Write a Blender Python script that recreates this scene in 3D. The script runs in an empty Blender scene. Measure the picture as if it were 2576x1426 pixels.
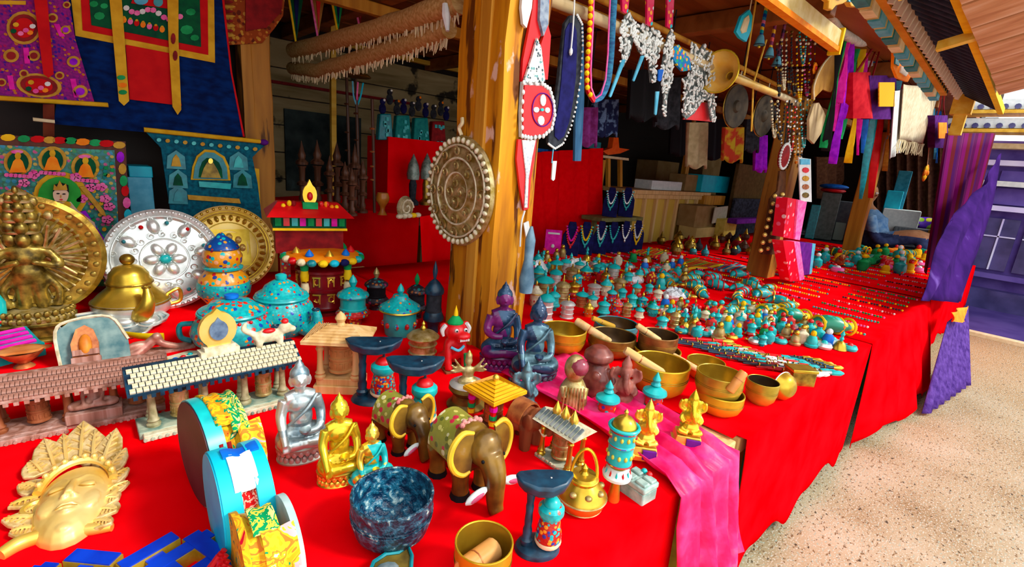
import bpy,math,random
from mathutils import Vector,Matrix
random.seed(11)
PI=math.pi
scene=bpy.context.scene
C=scene.collection
# ------------------------------------------------------------------ camera
W_,H_,F_=2576.0,1426.0,1219.0
CAM=Vector((0,0,1.1))
_h,_p,_r=math.radians(46.8),math.radians(14.2),math.radians(4.9)
FW=Vector((math.cos(_h)*math.cos(_p),math.sin(_h)*math.cos(_p),-math.sin(_p)))
RT0=Vector((math.sin(_h),-math.cos(_h),0))
UP0=RT0.cross(FW)
IR=math.cos(_r)*RT0+math.sin(_r)*UP0
IU=math.cos(_r)*UP0-math.sin(_r)*RT0
cd=bpy.data.cameras.new('camera')
cam=bpy.data.objects.new('camera',cd)
C.objects.link(cam)
cd.sensor_fit='HORIZONTAL'
cd.sensor_width=36.0
cd.lens=36.0*F_/W_
cd.clip_start=0.02
cam.matrix_world=Matrix(((IR.x,IU.x,-FW.x,CAM.x),(IR.y,IU.y,-FW.y,CAM.y),(IR.z,IU.z,-FW.z,CAM.z),(0,0,0,1)))
scene.camera=cam
# ------------------------------------------------------------------ light
scene.view_settings.view_transform='Standard'
scene.view_settings.look='None'
scene.view_settings.gamma=1.0
scene.view_settings.use_curve_mapping=False
scene.view_settings.exposure=0.35
world=bpy.data.worlds.new('world')
scene.world=world
world.use_nodes=True
bg=world.node_tree.nodes['Background']
bg.inputs[0].default_value=(0.93,0.96,1.0,1)
bg.inputs[1].default_value=1.7
sd=bpy.data.lights.new('sun','SUN')
sd.energy=2.6
sd.angle=math.radians(12)
sd.color=(1.0,0.97,0.9)
sun=bpy.data.objects.new('sun',sd)
C.objects.link(sun)
sun.rotation_euler=Vector((-0.50,0.80,-0.78)).to_track_quat('-Z','Y').to_euler()
# ------------------------------------------------------------------ geometry helpers
ZT=0.5  # table height
def ray(px,py):
 return FW*F_+IR*(px-W_/2)-IU*(py-H_/2)
def at(px,py,ax,v):  # point seen at a pixel on the plane axis = v
 d=ray(px,py);i='xyz'.index(ax)
 return CAM+d*((v-CAM[i])/d[i])
def T(px,py,z=ZT):
 return at(px,py,'z',z)
def mpp(P):  # metres per pixel across, at a point
 return(P-CAM).dot(FW)/F_
def ca(P):  # cosine of the angle off the lens axis
 d=(P-CAM).normalized();return d.dot(FW)
def toward(P,off=0):  # heading that turns a thing's front (-Y) to the viewer
 return math.atan2(-P.x,P.y)+math.radians(off)
class MB:
 def __init__(s):
  s.v=[];s.f=[];s.m=[];s.mi=0;s.X=None
 def add(s,vs,fs):
  o=len(s.v)
  if s.X is not None:vs=[s.X@Vector(p)for p in vs]
  s.v+=[tuple(p)for p in vs]
  s.f+=[tuple(i+o for i in f)for f in fs]
  s.m+=[s.mi]*len(fs)
  return s
 def box(s,c,d,rz=0,tp=1.0):  # centre, dimensions, turn, top taper
  a,b,h=d[0]/2,d[1]/2,d[2]/2
  vs=[]
  for z,k in((-h,1),(h,tp)):
   for x,y in((-a,-b),(a,-b),(a,b),(-a,b)):
    x*=k;y*=k
    vs.append((c[0]+x*math.cos(rz)-y*math.sin(rz),c[1]+x*math.sin(rz)+y*math.cos(rz),c[2]+z))
  return s.add(vs,[(3,2,1,0),(4,5,6,7),(0,1,5,4),(1,2,6,5),(2,3,7,6),(3,0,4,7)])
 def lathe(s,prof,n=20,c=(0,0,0),ax='z',sx=1,sy=1,ph=0,mis=None,caps=(1,1)):
  vs=[];fs=[]
  for r,z in prof:
   for k in range(n):
    a=2*PI*k/n+ph
    x,y=r*math.cos(a)*sx,r*math.sin(a)*sy
    p=(x,y,z)if ax=='z' else((x,-z,y)if ax=='y' else(z,x,y))
    vs.append((p[0]+c[0],p[1]+c[1],p[2]+c[2]))
  keep=s.mi
  for i in range(len(prof)-1):
   if mis:s.mi=mis[i]
   q=[(i*n+k,i*n+(k+1)%n,(i+1)*n+(k+1)%n,(i+1)*n+k)for k in range(n)]
   fs+=q
  if caps[0]:fs.append(tuple(range(n-1,-1,-1)))
  if caps[1]:fs.append(tuple(range((len(prof)-1)*n,len(prof)*n)))
  s.mi=keep
  o=len(s.f)
  s.add(vs,fs)
  if mis:
   for i in range(len(prof)-1):
    for k in range(n):s.m[o+i*n+k]=mis[i]
  return s
 def ball(s,c,r,nu=10,nv=7,tilt=None):
  if isinstance(r,(int,float)):r=(r,r,r)
  vs=[(0,0,-1)];fs=[]
  for j in range(1,nv):
   t=-PI/2+PI*j/nv
   for k in range(nu):
    a=2*PI*k/nu
    vs.append((math.cos(a)*math.cos(t),math.sin(a)*math.cos(t),math.sin(t)))
  vs.append((0,0,1));L=len(vs)-1
  for k in range(nu):fs.append((0,1+(k+1)%nu,1+k))
  for j in range(nv-2):
   for k in range(nu):
    a=1+j*nu
    fs.append((a+k,a+(k+1)%nu,a+nu+(k+1)%nu,a+nu+k))
  a=1+(nv-2)*nu
  for k in range(nu):fs.append((a+k,a+(k+1)%nu,L))
  pts=[Vector((x*r[0],y*r[1],z*r[2]))for x,y,z in vs]
  if tilt is not None:pts=[tilt@p for p in pts]
  return s.add([p+Vector(c)for p in pts],fs)
 def tube(s,pts,r,n=6,closed=False,flat=1.0):
  P=[Vector(p)for p in pts];m=len(P)
  R=r if isinstance(r,(list,tuple))else[r]*m
  if not closed and 3<=m<=9 and n>=5:  # round off the bends
   Q=[];RQ=[];ext=[P[0]*2-P[1]]+P+[P[-1]*2-P[-2]]
   for i in range(m-1):
    p0,p1,p2,p3=ext[i:i+4]
    for k in range(4):
     t_=k/4
     Q.append(.5*(2*p1+(p2-p0)*t_+(2*p0-5*p1+4*p2-p3)*t_**2+(3*p1-p0-3*p2+p3)*t_**3));RQ.append(R[i]+(R[i+1]-R[i])*t_)
   P=Q+[P[-1]];R=RQ+[R[-1]];m=len(P)
  vs=[];fs=[];up=None
  for i in range(m):
   a=P[(i-1)%m]if(closed or i>0)else P[i]
   b=P[(i+1)%m]if(closed or i<m-1)else P[i]
   t=(b-a)
   t=t.normalized()if t.length>1e-9 else Vector((0,0,1))
   if up is None:
    up=t.orthogonal().normalized()
   up=(up-t*up.dot(t))
   up=up.normalized()if up.length>1e-6 else t.orthogonal().normalized()
   sd_=t.cross(up)
   for k in range(n):
    an=2*PI*k/n
    vs.append(P[i]+(up*math.cos(an)+sd_*math.sin(an)*flat)*R[i])
  seg=m if closed else m-1
  for i in range(seg):
   j=(i+1)%m
   fs+=[(i*n+k,i*n+(k+1)%n,j*n+(k+1)%n,j*n+k)for k in range(n)]
  if not closed:
   fs.append(tuple(range(n-1,-1,-1)));fs.append(tuple(range((m-1)*n,m*n)))
  return s.add(vs,fs)
 def torus(s,c,R,r,n=24,k=6,ax='z',sx=1,sy=1):
  pts=[]
  for i in range(n):
   a=2*PI*i/n;x,y=R*math.cos(a)*sx,R*math.sin(a)*sy
   p=(x,y,0)if ax=='z' else((x,0,y)if ax=='y' else(0,x,y))
   pts.append((p[0]+c[0],p[1]+c[1],p[2]+c[2]))
  return s.tube(pts,r,k,True)
 def prism(s,out,a,b,ax='y',tp=1.0):  # outline extruded along an axis from a to b
  n=len(out);vs=[]
  cx=sum(p[0]for p in out)/n;cy=sum(p[1]for p in out)/n
  for t,k in((a,tp),(b,1.0)):
   for u,w in out:
    u=cx+(u-cx)*k;w=cy+(w-cy)*k
    vs.append((u,t,w)if ax=='y' else((u,w,t)if ax=='z' else(t,u,w)))
  fs=[tuple(range(n-1,-1,-1)),tuple(range(n,2*n))]
  fs+=[(i,(i+1)%n,n+(i+1)%n,n+i)for i in range(n)]
  return s.add(vs,fs)
 def poly3(s,pts,off):  # planar polygon in space, thickened by a vector
  n=len(pts);off=Vector(off)
  vs=[Vector(p)for p in pts]+[Vector(p)+off for p in pts]
  fs=[tuple(range(n)),tuple(range(2*n-1,n-1,-1))]
  fs+=[((i+1)%n,i,n+i,n+(i+1)%n)for i in range(n)]
  return s.add(vs,fs)
 def grid(s,fn,nu,nv,th=None):
  vs=[Vector(fn(i/nu,j/nv))for j in range(nv+1)for i in range(nu+1)]
  q=lambda o:[(o+j*(nu+1)+i,o+j*(nu+1)+i+1,o+(j+1)*(nu+1)+i+1,o+(j+1)*(nu+1)+i)for j in range(nv)for i in range(nu)]
  fs=q(0)
  if th is not None:
   N=len(vs);th=Vector(th)
   vs=vs+[p+th for p in vs]
   fs+=[tuple(reversed(f))for f in q(N)]
   ring=[i for i in range(nu+1)]+[(j)*(nu+1)+nu for j in range(1,nv+1)]+[nv*(nu+1)+i for i in range(nu-1,-1,-1)]+[j*(nu+1)for j in range(nv-1,0,-1)]
   for a,b in zip(ring,ring[1:]+ring[:1]):fs.append((b,a,N+a,N+b))
  return s.add(vs,fs)
 def mesh(s,name,mats,smooth=True,ang=40):
  me=bpy.data.meshes.new(name)
  me.from_pydata(s.v,[],s.f)
  for m in(mats if isinstance(mats,(list,tuple))else[mats]):me.materials.append(m)
  if isinstance(mats,(list,tuple))and len(mats)>1:me.polygons.foreach_set('material_index',s.m)
  if smooth:
   me.polygons.foreach_set('use_smooth',[True]*len(me.polygons))
   me.set_sharp_from_angle(angle=math.radians(ang))
  me.update()
  return me
def tag(o,label=None,cat=None,group=None,kind=None):
 if label:o['label']=label
 if cat:o['category']=cat
 if group:o['group']=group
 if kind:o['kind']=kind
 return o
SMALL=set('beads spacer_beads accent_beads scrollwork raised_letters carved_roundels eave_teeth fringe red_fringe stones stone_row letters teeth bands rings ring roof_ridges leaf_veins robe_folds flowers embossing ribbon_tails scalloped_edge closed_eyelids incised_band shells collar_teeth coral'.split())
def thing(name,label,cat,loc=(0,0,0),rz=0,group=None,sc=1.0):
 o=bpy.data.objects.new(name,None);C.objects.link(o)
 o.location=loc;o.rotation_euler=(0,0,rz);o.scale=(sc,sc,sc)
 o.empty_display_size=0.02
 return tag(o,label,cat,group)
def part(name,mb,mats,parent=None,smooth=True,loc=(0,0,0),rot=(0,0,0),ang=40,bev=0,label=None):
 me=mb if isinstance(mb,bpy.types.Mesh)else mb.mesh(name,mats,smooth,ang)
 o=bpy.data.objects.new(name,me);C.objects.link(o)
 o.parent=parent;o.location=loc;o.rotation_euler=rot
 if bev:
  b=o.modifiers.new('bevel','BEVEL');b.width=bev;b.segments=2;b.limit_method='ANGLE'
 if label:o['label']=label
 if parent is not None and name in SMALL:o['kind']='stuff'
 return o
def solo(name,mb,mats,label,cat,group=None,loc=None,rz=0,smooth=True,ang=40,bev=0,kind=None):
 """one thing that is one mesh; with loc=None the mesh is in world space and its origin is moved to its base"""
 if loc is None:
  n=len(mb.v)
  cx=sum(p[0]for p in mb.v)/n;cy=sum(p[1]for p in mb.v)/n;cz=min(p[2]for p in mb.v)
  mb.v=[(p[0]-cx,p[1]-cy,p[2]-cz)for p in mb.v]
  loc=(cx,cy,cz)
 o=part(name,mb,mats,None,smooth,loc,(0,0,rz),ang,bev)
 return tag(o,label,cat,group,kind)
def struct(name,mb,mats,parent=None,smooth=False,label=None,bev=0):
 o=part(name,mb,mats,parent,smooth,bev=bev)
 if parent is None:o['kind']='structure'
 if label:o['label']=label
 return o
def dup(root,loc=None,rz=None,label=None,group=None,sc=None):
 def cp(o,par):
  c=o.copy();C.objects.link(c);c.parent=par
  for k in o.children:cp(k,c)
  return c
 r=cp(root,None)
 if loc is not None:r.location=loc
 if rz is not None:r.rotation_euler=(0,0,rz)
 if sc is not None:r.scale=(sc,sc,sc)
 if label:r['label']=label
 if group:r['group']=group
 return r
def blob(mb,vox,mat,sm=3):
 """melt overlapping closed shapes into one continuous surface"""
 me=bpy.data.meshes.new('tmp');me.from_pydata(mb.v,[],mb.f)
 o=bpy.data.objects.new('tmp',me);C.objects.link(o)
 r=o.modifiers.new('r','REMESH');r.mode='VOXEL';r.voxel_size=vox
 if sm:
  q=o.modifiers.new('s','SMOOTH');q.iterations=sm;q.factor=0.5
 dg=bpy.context.evaluated_depsgraph_get()
 m2=bpy.data.meshes.new_from_object(o.evaluated_get(dg))
 bpy.data.objects.remove(o);bpy.data.meshes.remove(me)
 m2.materials.clear()
 for m in(mat if isinstance(mat,(list,tuple))else[mat]):m2.materials.append(m)
 m2.polygons.foreach_set('use_smooth',[True]*len(m2.polygons))
 return m2
def paint(me,rule):  # choose a material slot for each face of a melted mesh from its centre
 for p in me.polygons:p.material_index=rule(p.center)
def flat(px,ax,v,th,name,mats,label=None,cat=None,group=None,parent=None,bev=0,smooth=False):
 """an outline at its own distance (plane axis = v), with real thickness"""
 mb=MB();off=[0,0,0];off['xyz'.index(ax)]=th
 mb.poly3([at(x,y,ax,v)for x,y in px],off)
 if label:return solo(name,mb,mats,label,cat,group,smooth=smooth,bev=bev)
 if parent is not None:
  L=parent.location;mb.v=[(p[0]-L.x,p[1]-L.y,p[2]-L.z)for p in mb.v]
 return part(name,mb,mats,parent,smooth,bev=bev)
def EL(cx,cy,rx,ry=None,n=18,a0=0,a1=360,rot=0):
 ry=rx if ry is None else ry;o=[];c,s_=math.cos(math.radians(rot)),math.sin(math.radians(rot))
 m=n if a1-a0<360 else n-1
 for k in range(n):
  a=math.radians(a0+(a1-a0)*k/(n if a1-a0>=360 else n-1));x,y=rx*math.cos(a),ry*math.sin(a)
  o.append((cx+x*c-y*s_,cy+x*s_+y*c))
 return o
def RC(x0,y0,x1,y1):return[(x0,y0),(x1,y0),(x1,y1),(x0,y1)]
def HT(P,ty):  # height of a thing standing at P whose top shows at picture row ty
 d=P-CAM;y=ty-H_/2
 return-(F_*d.dot(IU)+y*d.dot(FW))/(F_*IU.z+y*FW.z)
def WD(P,w):return w*mpp(P)*ca(P)
# ------------------------------------------------------------------ materials
def _new(n):
 m=bpy.data.materials.new(n);m.use_nodes=True
 nt=m.node_tree;b=nt.nodes['Principled BSDF']
 return m,nt,b
def _ramp(nt,stops,const=False):
 r=nt.nodes.new('ShaderNodeValToRGB');e=r.color_ramp.elements
 if const:r.color_ramp.interpolation='CONSTANT'
 while len(e)<len(stops):e.new(0.5)
 for k,(p,c)in enumerate(stops):
  e[k].position=p;e[k].color=(c[0],c[1],c[2],1)
 return r
def _coord(nt,sc):
 t=nt.nodes.new('ShaderNodeTexCoord');mp=nt.nodes.new('ShaderNodeMapping')
 mp.inputs['Scale'].default_value=sc if isinstance(sc,(tuple,list))else(sc,sc,sc)
 nt.links.new(t.outputs['Object'],mp.inputs[0])
 return mp.outputs[0]
def _bump(nt,b,src,k,dist=0.01):
 bp=nt.nodes.new('ShaderNodeBump');bp.inputs['Strength'].default_value=k;bp.inputs['Distance'].default_value=dist
 nt.links.new(src,bp.inputs['Height']);nt.links.new(bp.outputs[0],b.inputs['Normal'])
def mat(n,c,c2=None,r=0.5,m=0.0,sc=25,bump=0.0,lo=0.35,hi=0.65,det=4,spec=None,dist=0.004,c3=None):
 M_,nt,b=_new(n)
 b.inputs['Roughness'].default_value=r;b.inputs['Metallic'].default_value=m
 b.inputs['Base Color'].default_value=(*c,1)
 if spec is None and m==0:spec=.5 if r<.45 else(.3 if r<.6 else.12)
 if spec is not None:b.inputs['Specular IOR Level'].default_value=spec
 if c2 or bump:
  no=nt.nodes.new('ShaderNodeTexNoise');no.inputs['Scale'].default_value=1;no.inputs['Detail'].default_value=det
  nt.links.new(_coord(nt,sc),no.inputs['Vector'])
  if c2:
   st=[(lo,c),(hi,c2)]+([(min(hi+.12,1),c3)]if c3 else[])
   rp=_ramp(nt,st);nt.links.new(no.outputs[0],rp.inputs[0]);nt.links.new(rp.outputs[0],b.inputs['Base Color'])
  if bump:_bump(nt,b,no.outputs[0],bump,dist)
 return M_
def mosaic(n,base,acc,sc=60,thr=0.32,r=0.35,base2=None,bump=0.5,dist=0.002,m=0.0):
 """inlaid stones: rounded chips of the accent colours set in a base colour"""
 M_,nt,b=_new(n);b.inputs['Roughness'].default_value=r;b.inputs['Metallic'].default_value=m
 if r>.6:b.inputs['Specular IOR Level'].default_value=.1
 co=_coord(nt,sc)
 vo=nt.nodes.new('ShaderNodeTexVoronoi');vo.inputs['Scale'].default_value=1;nt.links.new(co,vo.inputs['Vector'])
 sp=nt.nodes.new('ShaderNodeSeparateColor');nt.links.new(vo.outputs['Color'],sp.inputs[0])
 k=len(acc);ra=_ramp(nt,[(i/k,a)for i,a in enumerate(acc)],True)
 nt.links.new(sp.outputs[0],ra.inputs[0])
 ms=nt.nodes.new('ShaderNodeMath');ms.operation='LESS_THAN';ms.inputs[1].default_value=thr
 nt.links.new(vo.outputs['Distance'],ms.inputs[0])
 no=nt.nodes.new('ShaderNodeTexNoise');no.inputs['Scale'].default_value=1.3;nt.links.new(co,no.inputs['Vector'])
 rb=_ramp(nt,[(.35,base),(.65,base2 or base)]);nt.links.new(no.outputs[0],rb.inputs[0])
 mx=nt.nodes.new('ShaderNodeMix');mx.data_type='RGBA'
 nt.links.new(ms.outputs[0],mx.inputs['Factor']);nt.links.new(rb.outputs[0],mx.inputs[6]);nt.links.new(ra.outputs[0],mx.inputs[7])
 nt.links.new(mx.outputs[2],b.inputs['Base Color'])
 if bump:
  iv=nt.nodes.new('ShaderNodeMath');iv.operation='SUBTRACT';iv.inputs[0].default_value=1
  nt.links.new(vo.outputs['Distance'],iv.inputs[1]);_bump(nt,b,iv.outputs[0],bump,dist)
 return M_
def swirl(n,cols,sc=14,r=.75,dis=2.2):
 """flowing woven figures in several colours"""
 M_,nt,b=_new(n);b.inputs['Roughness'].default_value=r;b.inputs['Specular IOR Level'].default_value=.1
 no=nt.nodes.new('ShaderNodeTexNoise');no.inputs['Scale'].default_value=1;no.inputs['Detail'].default_value=2.5;no.inputs['Distortion'].default_value=dis
 nt.links.new(_coord(nt,sc),no.inputs['Vector']);k=len(cols)
 rp=_ramp(nt,[(.28+.46*i/k if i else 0,c)for i,c in enumerate(cols)],True)
 nt.links.new(no.outputs[0],rp.inputs[0]);nt.links.new(rp.outputs[0],b.inputs['Base Color']);_bump(nt,b,no.outputs[0],.3,.008)
 return M_
def bands(n,cols,sc,axis='z',r=0.7,wob=0.0,m=0.0):
 """repeating stripes of colour along one axis"""
 M_,nt,b=_new(n);b.inputs['Roughness'].default_value=r;b.inputs['Metallic'].default_value=m
 b.inputs['Specular IOR Level'].default_value=.05
 co=_coord(nt,1);sx=nt.nodes.new('ShaderNodeSeparateXYZ');nt.links.new(co,sx.inputs[0])
 mu=nt.nodes.new('ShaderNodeMath');mu.operation='MULTIPLY';mu.inputs[1].default_value=sc
 nt.links.new(sx.outputs['xyz'.index(axis)],mu.inputs[0]);src=mu.outputs[0]
 if wob:
  no=nt.nodes.new('ShaderNodeTexNoise');no.inputs['Scale'].default_value=18;nt.links.new(co,no.inputs['Vector'])
  ma=nt.nodes.new('ShaderNodeMath');ma.operation='MULTIPLY_ADD';ma.inputs[1].default_value=wob
  nt.links.new(no.outputs[0],ma.inputs[0]);nt.links.new(src,ma.inputs[2]);src=ma.outputs[0]
 fr=nt.nodes.new('ShaderNodeMath');fr.operation='FRACT';nt.links.new(src,fr.inputs[0])
 k=len(cols);rp=_ramp(nt,[(i/k,c)for i,c in enumerate(cols)],True)
 nt.links.new(fr.outputs[0],rp.inputs[0]);nt.links.new(rp.outputs[0],b.inputs['Base Color'])
 return M_
def wood(n,c,c2,c3=None,axis='z',sc=14,r=0.55,bump=0.3,stain=None):
 st={'x':(1.2,sc,sc),'y':(sc,1.2,sc),'z':(sc,sc,1.2)}[axis]
 M_,nt,b=_new(n);b.inputs['Roughness'].default_value=r;b.inputs['Specular IOR Level'].default_value=.2
 no=nt.nodes.new('ShaderNodeTexNoise');no.inputs['Scale'].default_value=1;no.inputs['Detail'].default_value=6;no.inputs['Distortion'].default_value=0.6
 nt.links.new(_coord(nt,st),no.inputs['Vector'])
 rp=_ramp(nt,[(.3,c),(.5,c2),(.68,c3 or c2)]);nt.links.new(no.outputs[0],rp.inputs[0]);out=rp.outputs[0]
 if stain:
  for col,scl,lo in stain:
   n2=nt.nodes.new('ShaderNodeTexNoise');n2.inputs['Scale'].default_value=1;n2.inputs['Detail'].default_value=5
   nt.links.new(_coord(nt,scl),n2.inputs['Vector'])
   r2=_ramp(nt,[(lo,(0,0,0)),(lo+.05,(1,1,1))]);nt.links.new(n2.outputs[0],r2.inputs[0])
   mx=nt.nodes.new('ShaderNodeMix');mx.data_type='RGBA'
   nt.links.new(r2.outputs[0],mx.inputs['Factor']);nt.links.new(out,mx.inputs[6]);mx.inputs[7].default_value=(*col,1)
   out=mx.outputs[2]
 nt.links.new(out,b.inputs['Base Color']);_bump(nt,b,no.outputs[0],bump,0.006)
 return M_
RED=mat('red_cloth',(0.80,0.0,0.002),(0.92,0.002,0.006),r=0.95,sc=7,spec=0.0)
MAROON=mat('maroon',(0.16,0.004,0.006),(0.3,0.008,0.01),r=0.6,sc=30)
PINK=mat('pink_silk',(0.80,0.0,0.10),(0.92,0.03,0.20),r=0.45,sc=16,lo=.42,hi=.6,c3=(.95,.12,.28),bump=.4,dist=.012)  # noise also paints pale fold highlights into the pink
TURQ=mat('turquoise',(0.005,0.50,0.48),(0.0,0.36,0.38),r=0.3,sc=40)
TURQD=mat('dark_turquoise',(0.0,0.16,0.2),(0.0,0.28,0.32),r=0.4,sc=40)
TMOS=mosaic('turquoise_inlay',(0.0,0.46,0.46),[(0.7,0.03,0.01),(0.0,0.05,0.45),(0.0,0.55,0.5),(0.75,0.25,0.02),(0.0,0.5,0.5)],85,0.34,base2=(0.0,0.33,0.36))
RMOS=mosaic('coral_inlay',(0.5,0.012,0.01),[(0.0,0.5,0.5),(0.02,0.05,0.4),(0.7,0.02,0.02),(0.8,0.45,0.02)],90,0.4)
YMOS=mosaic('amber_inlay',(0.72,0.28,0.005),[(0.0,0.45,0.45),(0.55,0.01,0.02),(0.02,0.05,0.3),(0.75,0.3,0.01),(0.8,0.4,0.2)],60,0.44)
GOLD=mat('gold',(0.85,0.50,0.03),(0.95,0.66,0.10),r=0.3,m=0.75,sc=20)
GOLDL=mat('pale_gold',(0.86,0.52,0.06),(0.95,0.70,0.22),r=0.38,m=0.45,sc=14,bump=0.15)
BRASS=mat('brass',(0.50,0.30,0.02),(0.78,0.54,0.06),r=0.3,m=0.8,sc=18,bump=0.12)
BRASSD=mat('dark_brass',(0.16,0.09,0.008),(0.45,0.28,0.03),r=0.36,m=0.75,sc=35,bump=0.4)
BRASSO=mat('worn_brass',(0.30,0.20,0.03),(0.62,0.50,0.24),r=0.42,m=0.6,sc=45,bump=0.5)
SILVER=mat('silver',(0.62,0.66,0.62),(0.86,0.88,0.84),r=0.34,m=0.65,sc=30,bump=0.2)
SILVERD=mat('dark_silver',(0.12,0.20,0.24),(0.45,0.52,0.52),r=0.4,m=0.6,sc=40,bump=0.3)
COPPER=mat('copper',(0.30,0.07,0.02),(0.62,0.22,0.06),r=0.42,m=0.4,sc=40,bump=0.4)
BRONZEG=mat('aged_bronze',(0.10,0.06,0.012),(0.34,0.22,0.03),r=0.42,m=0.55,sc=30,bump=0.3)
NAVY=mat('navy_resin',(0.0,0.012,0.03),(0.003,0.05,0.095),r=0.38,sc=40,bump=0.3)
NAVYC=mat('navy_velvet',(0.006,0.006,0.05),(0.012,0.012,0.10),r=0.9,sc=30)
BLACK=mat('black',(0.006,0.006,0.008),r=0.6)
CHAR=mat('charcoal',(0.012,0.014,0.018),(0.035,0.04,0.05),r=0.8,sc=40)
WHITE=mat('white',(0.75,0.77,0.74),(0.62,0.66,0.64),r=0.6,sc=30)
CREAM=mat('cream',(0.66,0.54,0.30),(0.80,0.68,0.42),r=0.8,sc=30,bump=0.2)
BONE=mat('bone',(0.50,0.44,0.26),(0.78,0.72,0.52),r=0.55,sc=60,bump=0.3)
YEL=mat('yellow',(0.80,0.45,0.0),(0.9,0.58,0.01),r=0.6,sc=30)
ORANGE=mat('orange',(0.85,0.18,0.0),(0.9,0.3,0.01),r=0.6,sc=30)
GREEN=mat('green',(0.0,0.22,0.05),(0.01,0.36,0.1),r=0.6,sc=30)
BLUE=mat('blue',(0.0,0.10,0.55),(0.0,0.18,0.7),r=0.5,sc=30)
SKYB=mat('light_blue',(0.05,0.36,0.55),(0.12,0.5,0.68),r=0.5,sc=30)
CYAN=mat('cyan',(0.0,0.42,0.62),(0.0,0.55,0.7),r=0.45,sc=20)
MAGENTA=mat('magenta',(0.6,0.0,0.3),(0.8,0.02,0.42),r=0.7,sc=30)
VIOLET=mat('violet',(0.22,0.0,0.5),(0.4,0.01,0.7),r=0.7,sc=30)
PURPLE=mat('purple',(0.07,0.005,0.16),(0.14,0.012,0.26),r=0.7,sc=20)
LRED=mat('lacquer_red',(0.60,0.0,0.004),(0.75,0.005,0.008),r=0.4,sc=20)
WLIGHT=wood('pale_wood',(0.55,0.30,0.09),(0.72,0.44,0.17),(0.78,0.52,0.24),sc=40,bump=.15)
WRED=wood('carved_brown_wood',(0.12,0.025,0.01),(0.26,0.07,0.022),(0.36,0.12,0.05),sc=45,bump=.25)
WPALE=wood('carved_rosy_wood',(0.20,0.075,0.045),(0.38,0.18,0.13),(0.52,0.32,0.27),sc=60,bump=.3)
WDARK=wood('dark_turned_wood',(0.035,0.012,0.006),(0.09,0.035,0.016),(0.16,0.07,0.04),sc=45,r=0.35,bump=.1)
WOR=wood('orange_wood',(0.34,0.12,0.01),(0.52,0.22,0.015),(0.62,0.3,0.03),sc=22)
STICK=wood('mallet_wood',(0.6,0.3,0.08),(0.74,0.45,0.16),(0.8,0.55,0.28),axis='x',sc=40,bump=.1)
# ------------------------------------------------------------------ the place
def floor_mat():
 M_,nt,b=_new('pebble_terrazzo');b.inputs['Roughness'].default_value=0.8
 n1=nt.nodes.new('ShaderNodeTexNoise');n1.inputs['Scale'].default_value=3.0;n1.inputs['Detail'].default_value=5
 nt.links.new(_coord(nt,1),n1.inputs['Vector'])
 r1=_ramp(nt,[(.3,(0.24,0.155,0.06)),(.5,(0.37,0.29,0.165)),(.68,(0.46,0.385,0.26))]);nt.links.new(n1.outputs[0],r1.inputs[0])
 out=r1.outputs[0]
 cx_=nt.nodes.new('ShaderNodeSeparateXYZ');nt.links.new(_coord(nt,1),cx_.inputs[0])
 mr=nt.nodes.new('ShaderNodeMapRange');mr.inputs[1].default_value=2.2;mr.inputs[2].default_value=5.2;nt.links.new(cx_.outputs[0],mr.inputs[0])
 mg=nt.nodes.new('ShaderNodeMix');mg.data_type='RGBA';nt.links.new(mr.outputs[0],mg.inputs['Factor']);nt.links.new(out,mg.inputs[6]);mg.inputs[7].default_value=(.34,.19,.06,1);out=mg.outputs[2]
 for sc,lo,col in((55,.60,(0.16,0.09,0.03)),(90,.60,(0.30,0.36,0.28)),(130,.58,(0.56,0.50,0.40)),(38,.66,(0.05,0.03,0.01))):
  n2=nt.nodes.new('ShaderNodeTexNoise');n2.inputs['Scale'].default_value=1;n2.inputs['Detail'].default_value=2
  nt.links.new(_coord(nt,(sc,sc*1.6,sc)),n2.inputs['Vector'])
  r2=_ramp(nt,[(lo,(0,0,0)),(lo+.04,(1,1,1))]);nt.links.new(n2.outputs[0],r2.inputs[0])
  mx=nt.nodes.new('ShaderNodeMix');mx.data_type='RGBA'
  nt.links.new(r2.outputs[0],mx.inputs['Factor']);nt.links.new(out,mx.inputs[6]);mx.inputs[7].default_value=(*col,1);out=mx.outputs[2]
 nt.links.new(out,b.inputs['Base Color'])
 return M_
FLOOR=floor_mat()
CEILW=wood('ceiling_wood',(0.18,0.05,0.008),(0.30,0.09,0.016),(0.38,0.13,0.03),axis='x',sc=10)
ROOFW=wood('roof_board_wood',(0.34,0.12,0.035),(0.52,0.24,0.10),(0.62,0.36,0.22),axis='y',sc=12)
WALLW=wood('weathered_wall_wood',(0.20,0.14,0.05),(0.36,0.27,0.12),(0.46,0.36,0.18),axis='x',sc=9,r=.8,stain=[((0.03,0.025,0.015),(5,5,5),.6)])
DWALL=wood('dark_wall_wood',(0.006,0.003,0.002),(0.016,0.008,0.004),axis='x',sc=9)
PILW=wood('pillar_wood',(0.30,0.085,0.004),(0.60,0.23,0.005),(0.72,0.33,0.012),axis='z',sc=16,stain=[((0.13,0.035,0.003),(26,26,3),.57),((0.72,0.46,0.34),(18,18,10),.64),((0.22,0.22,0.42),(9,9,6),.69)])
POSTW=wood('post_wood',(0.22,0.085,0.012),(0.40,0.17,0.02),(0.50,0.24,0.04),axis='z',sc=16,stain=[((0.10,0.04,0.01),(24,24,3),.60)])
BAMB=wood('pale_pole_wood',(0.46,0.32,0.14),(0.62,0.48,0.26),(0.7,0.6,0.38),axis='x',sc=20)
YBEAM=wood('yellow_beam_wood',(0.5,0.26,0.02),(0.68,0.38,0.03),(0.75,0.5,0.08),axis='x',sc=16)
PURB=mat('purple_paint',(0.06,0.03,0.20),(0.14,0.09,0.34),r=.6,sc=4)
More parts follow.
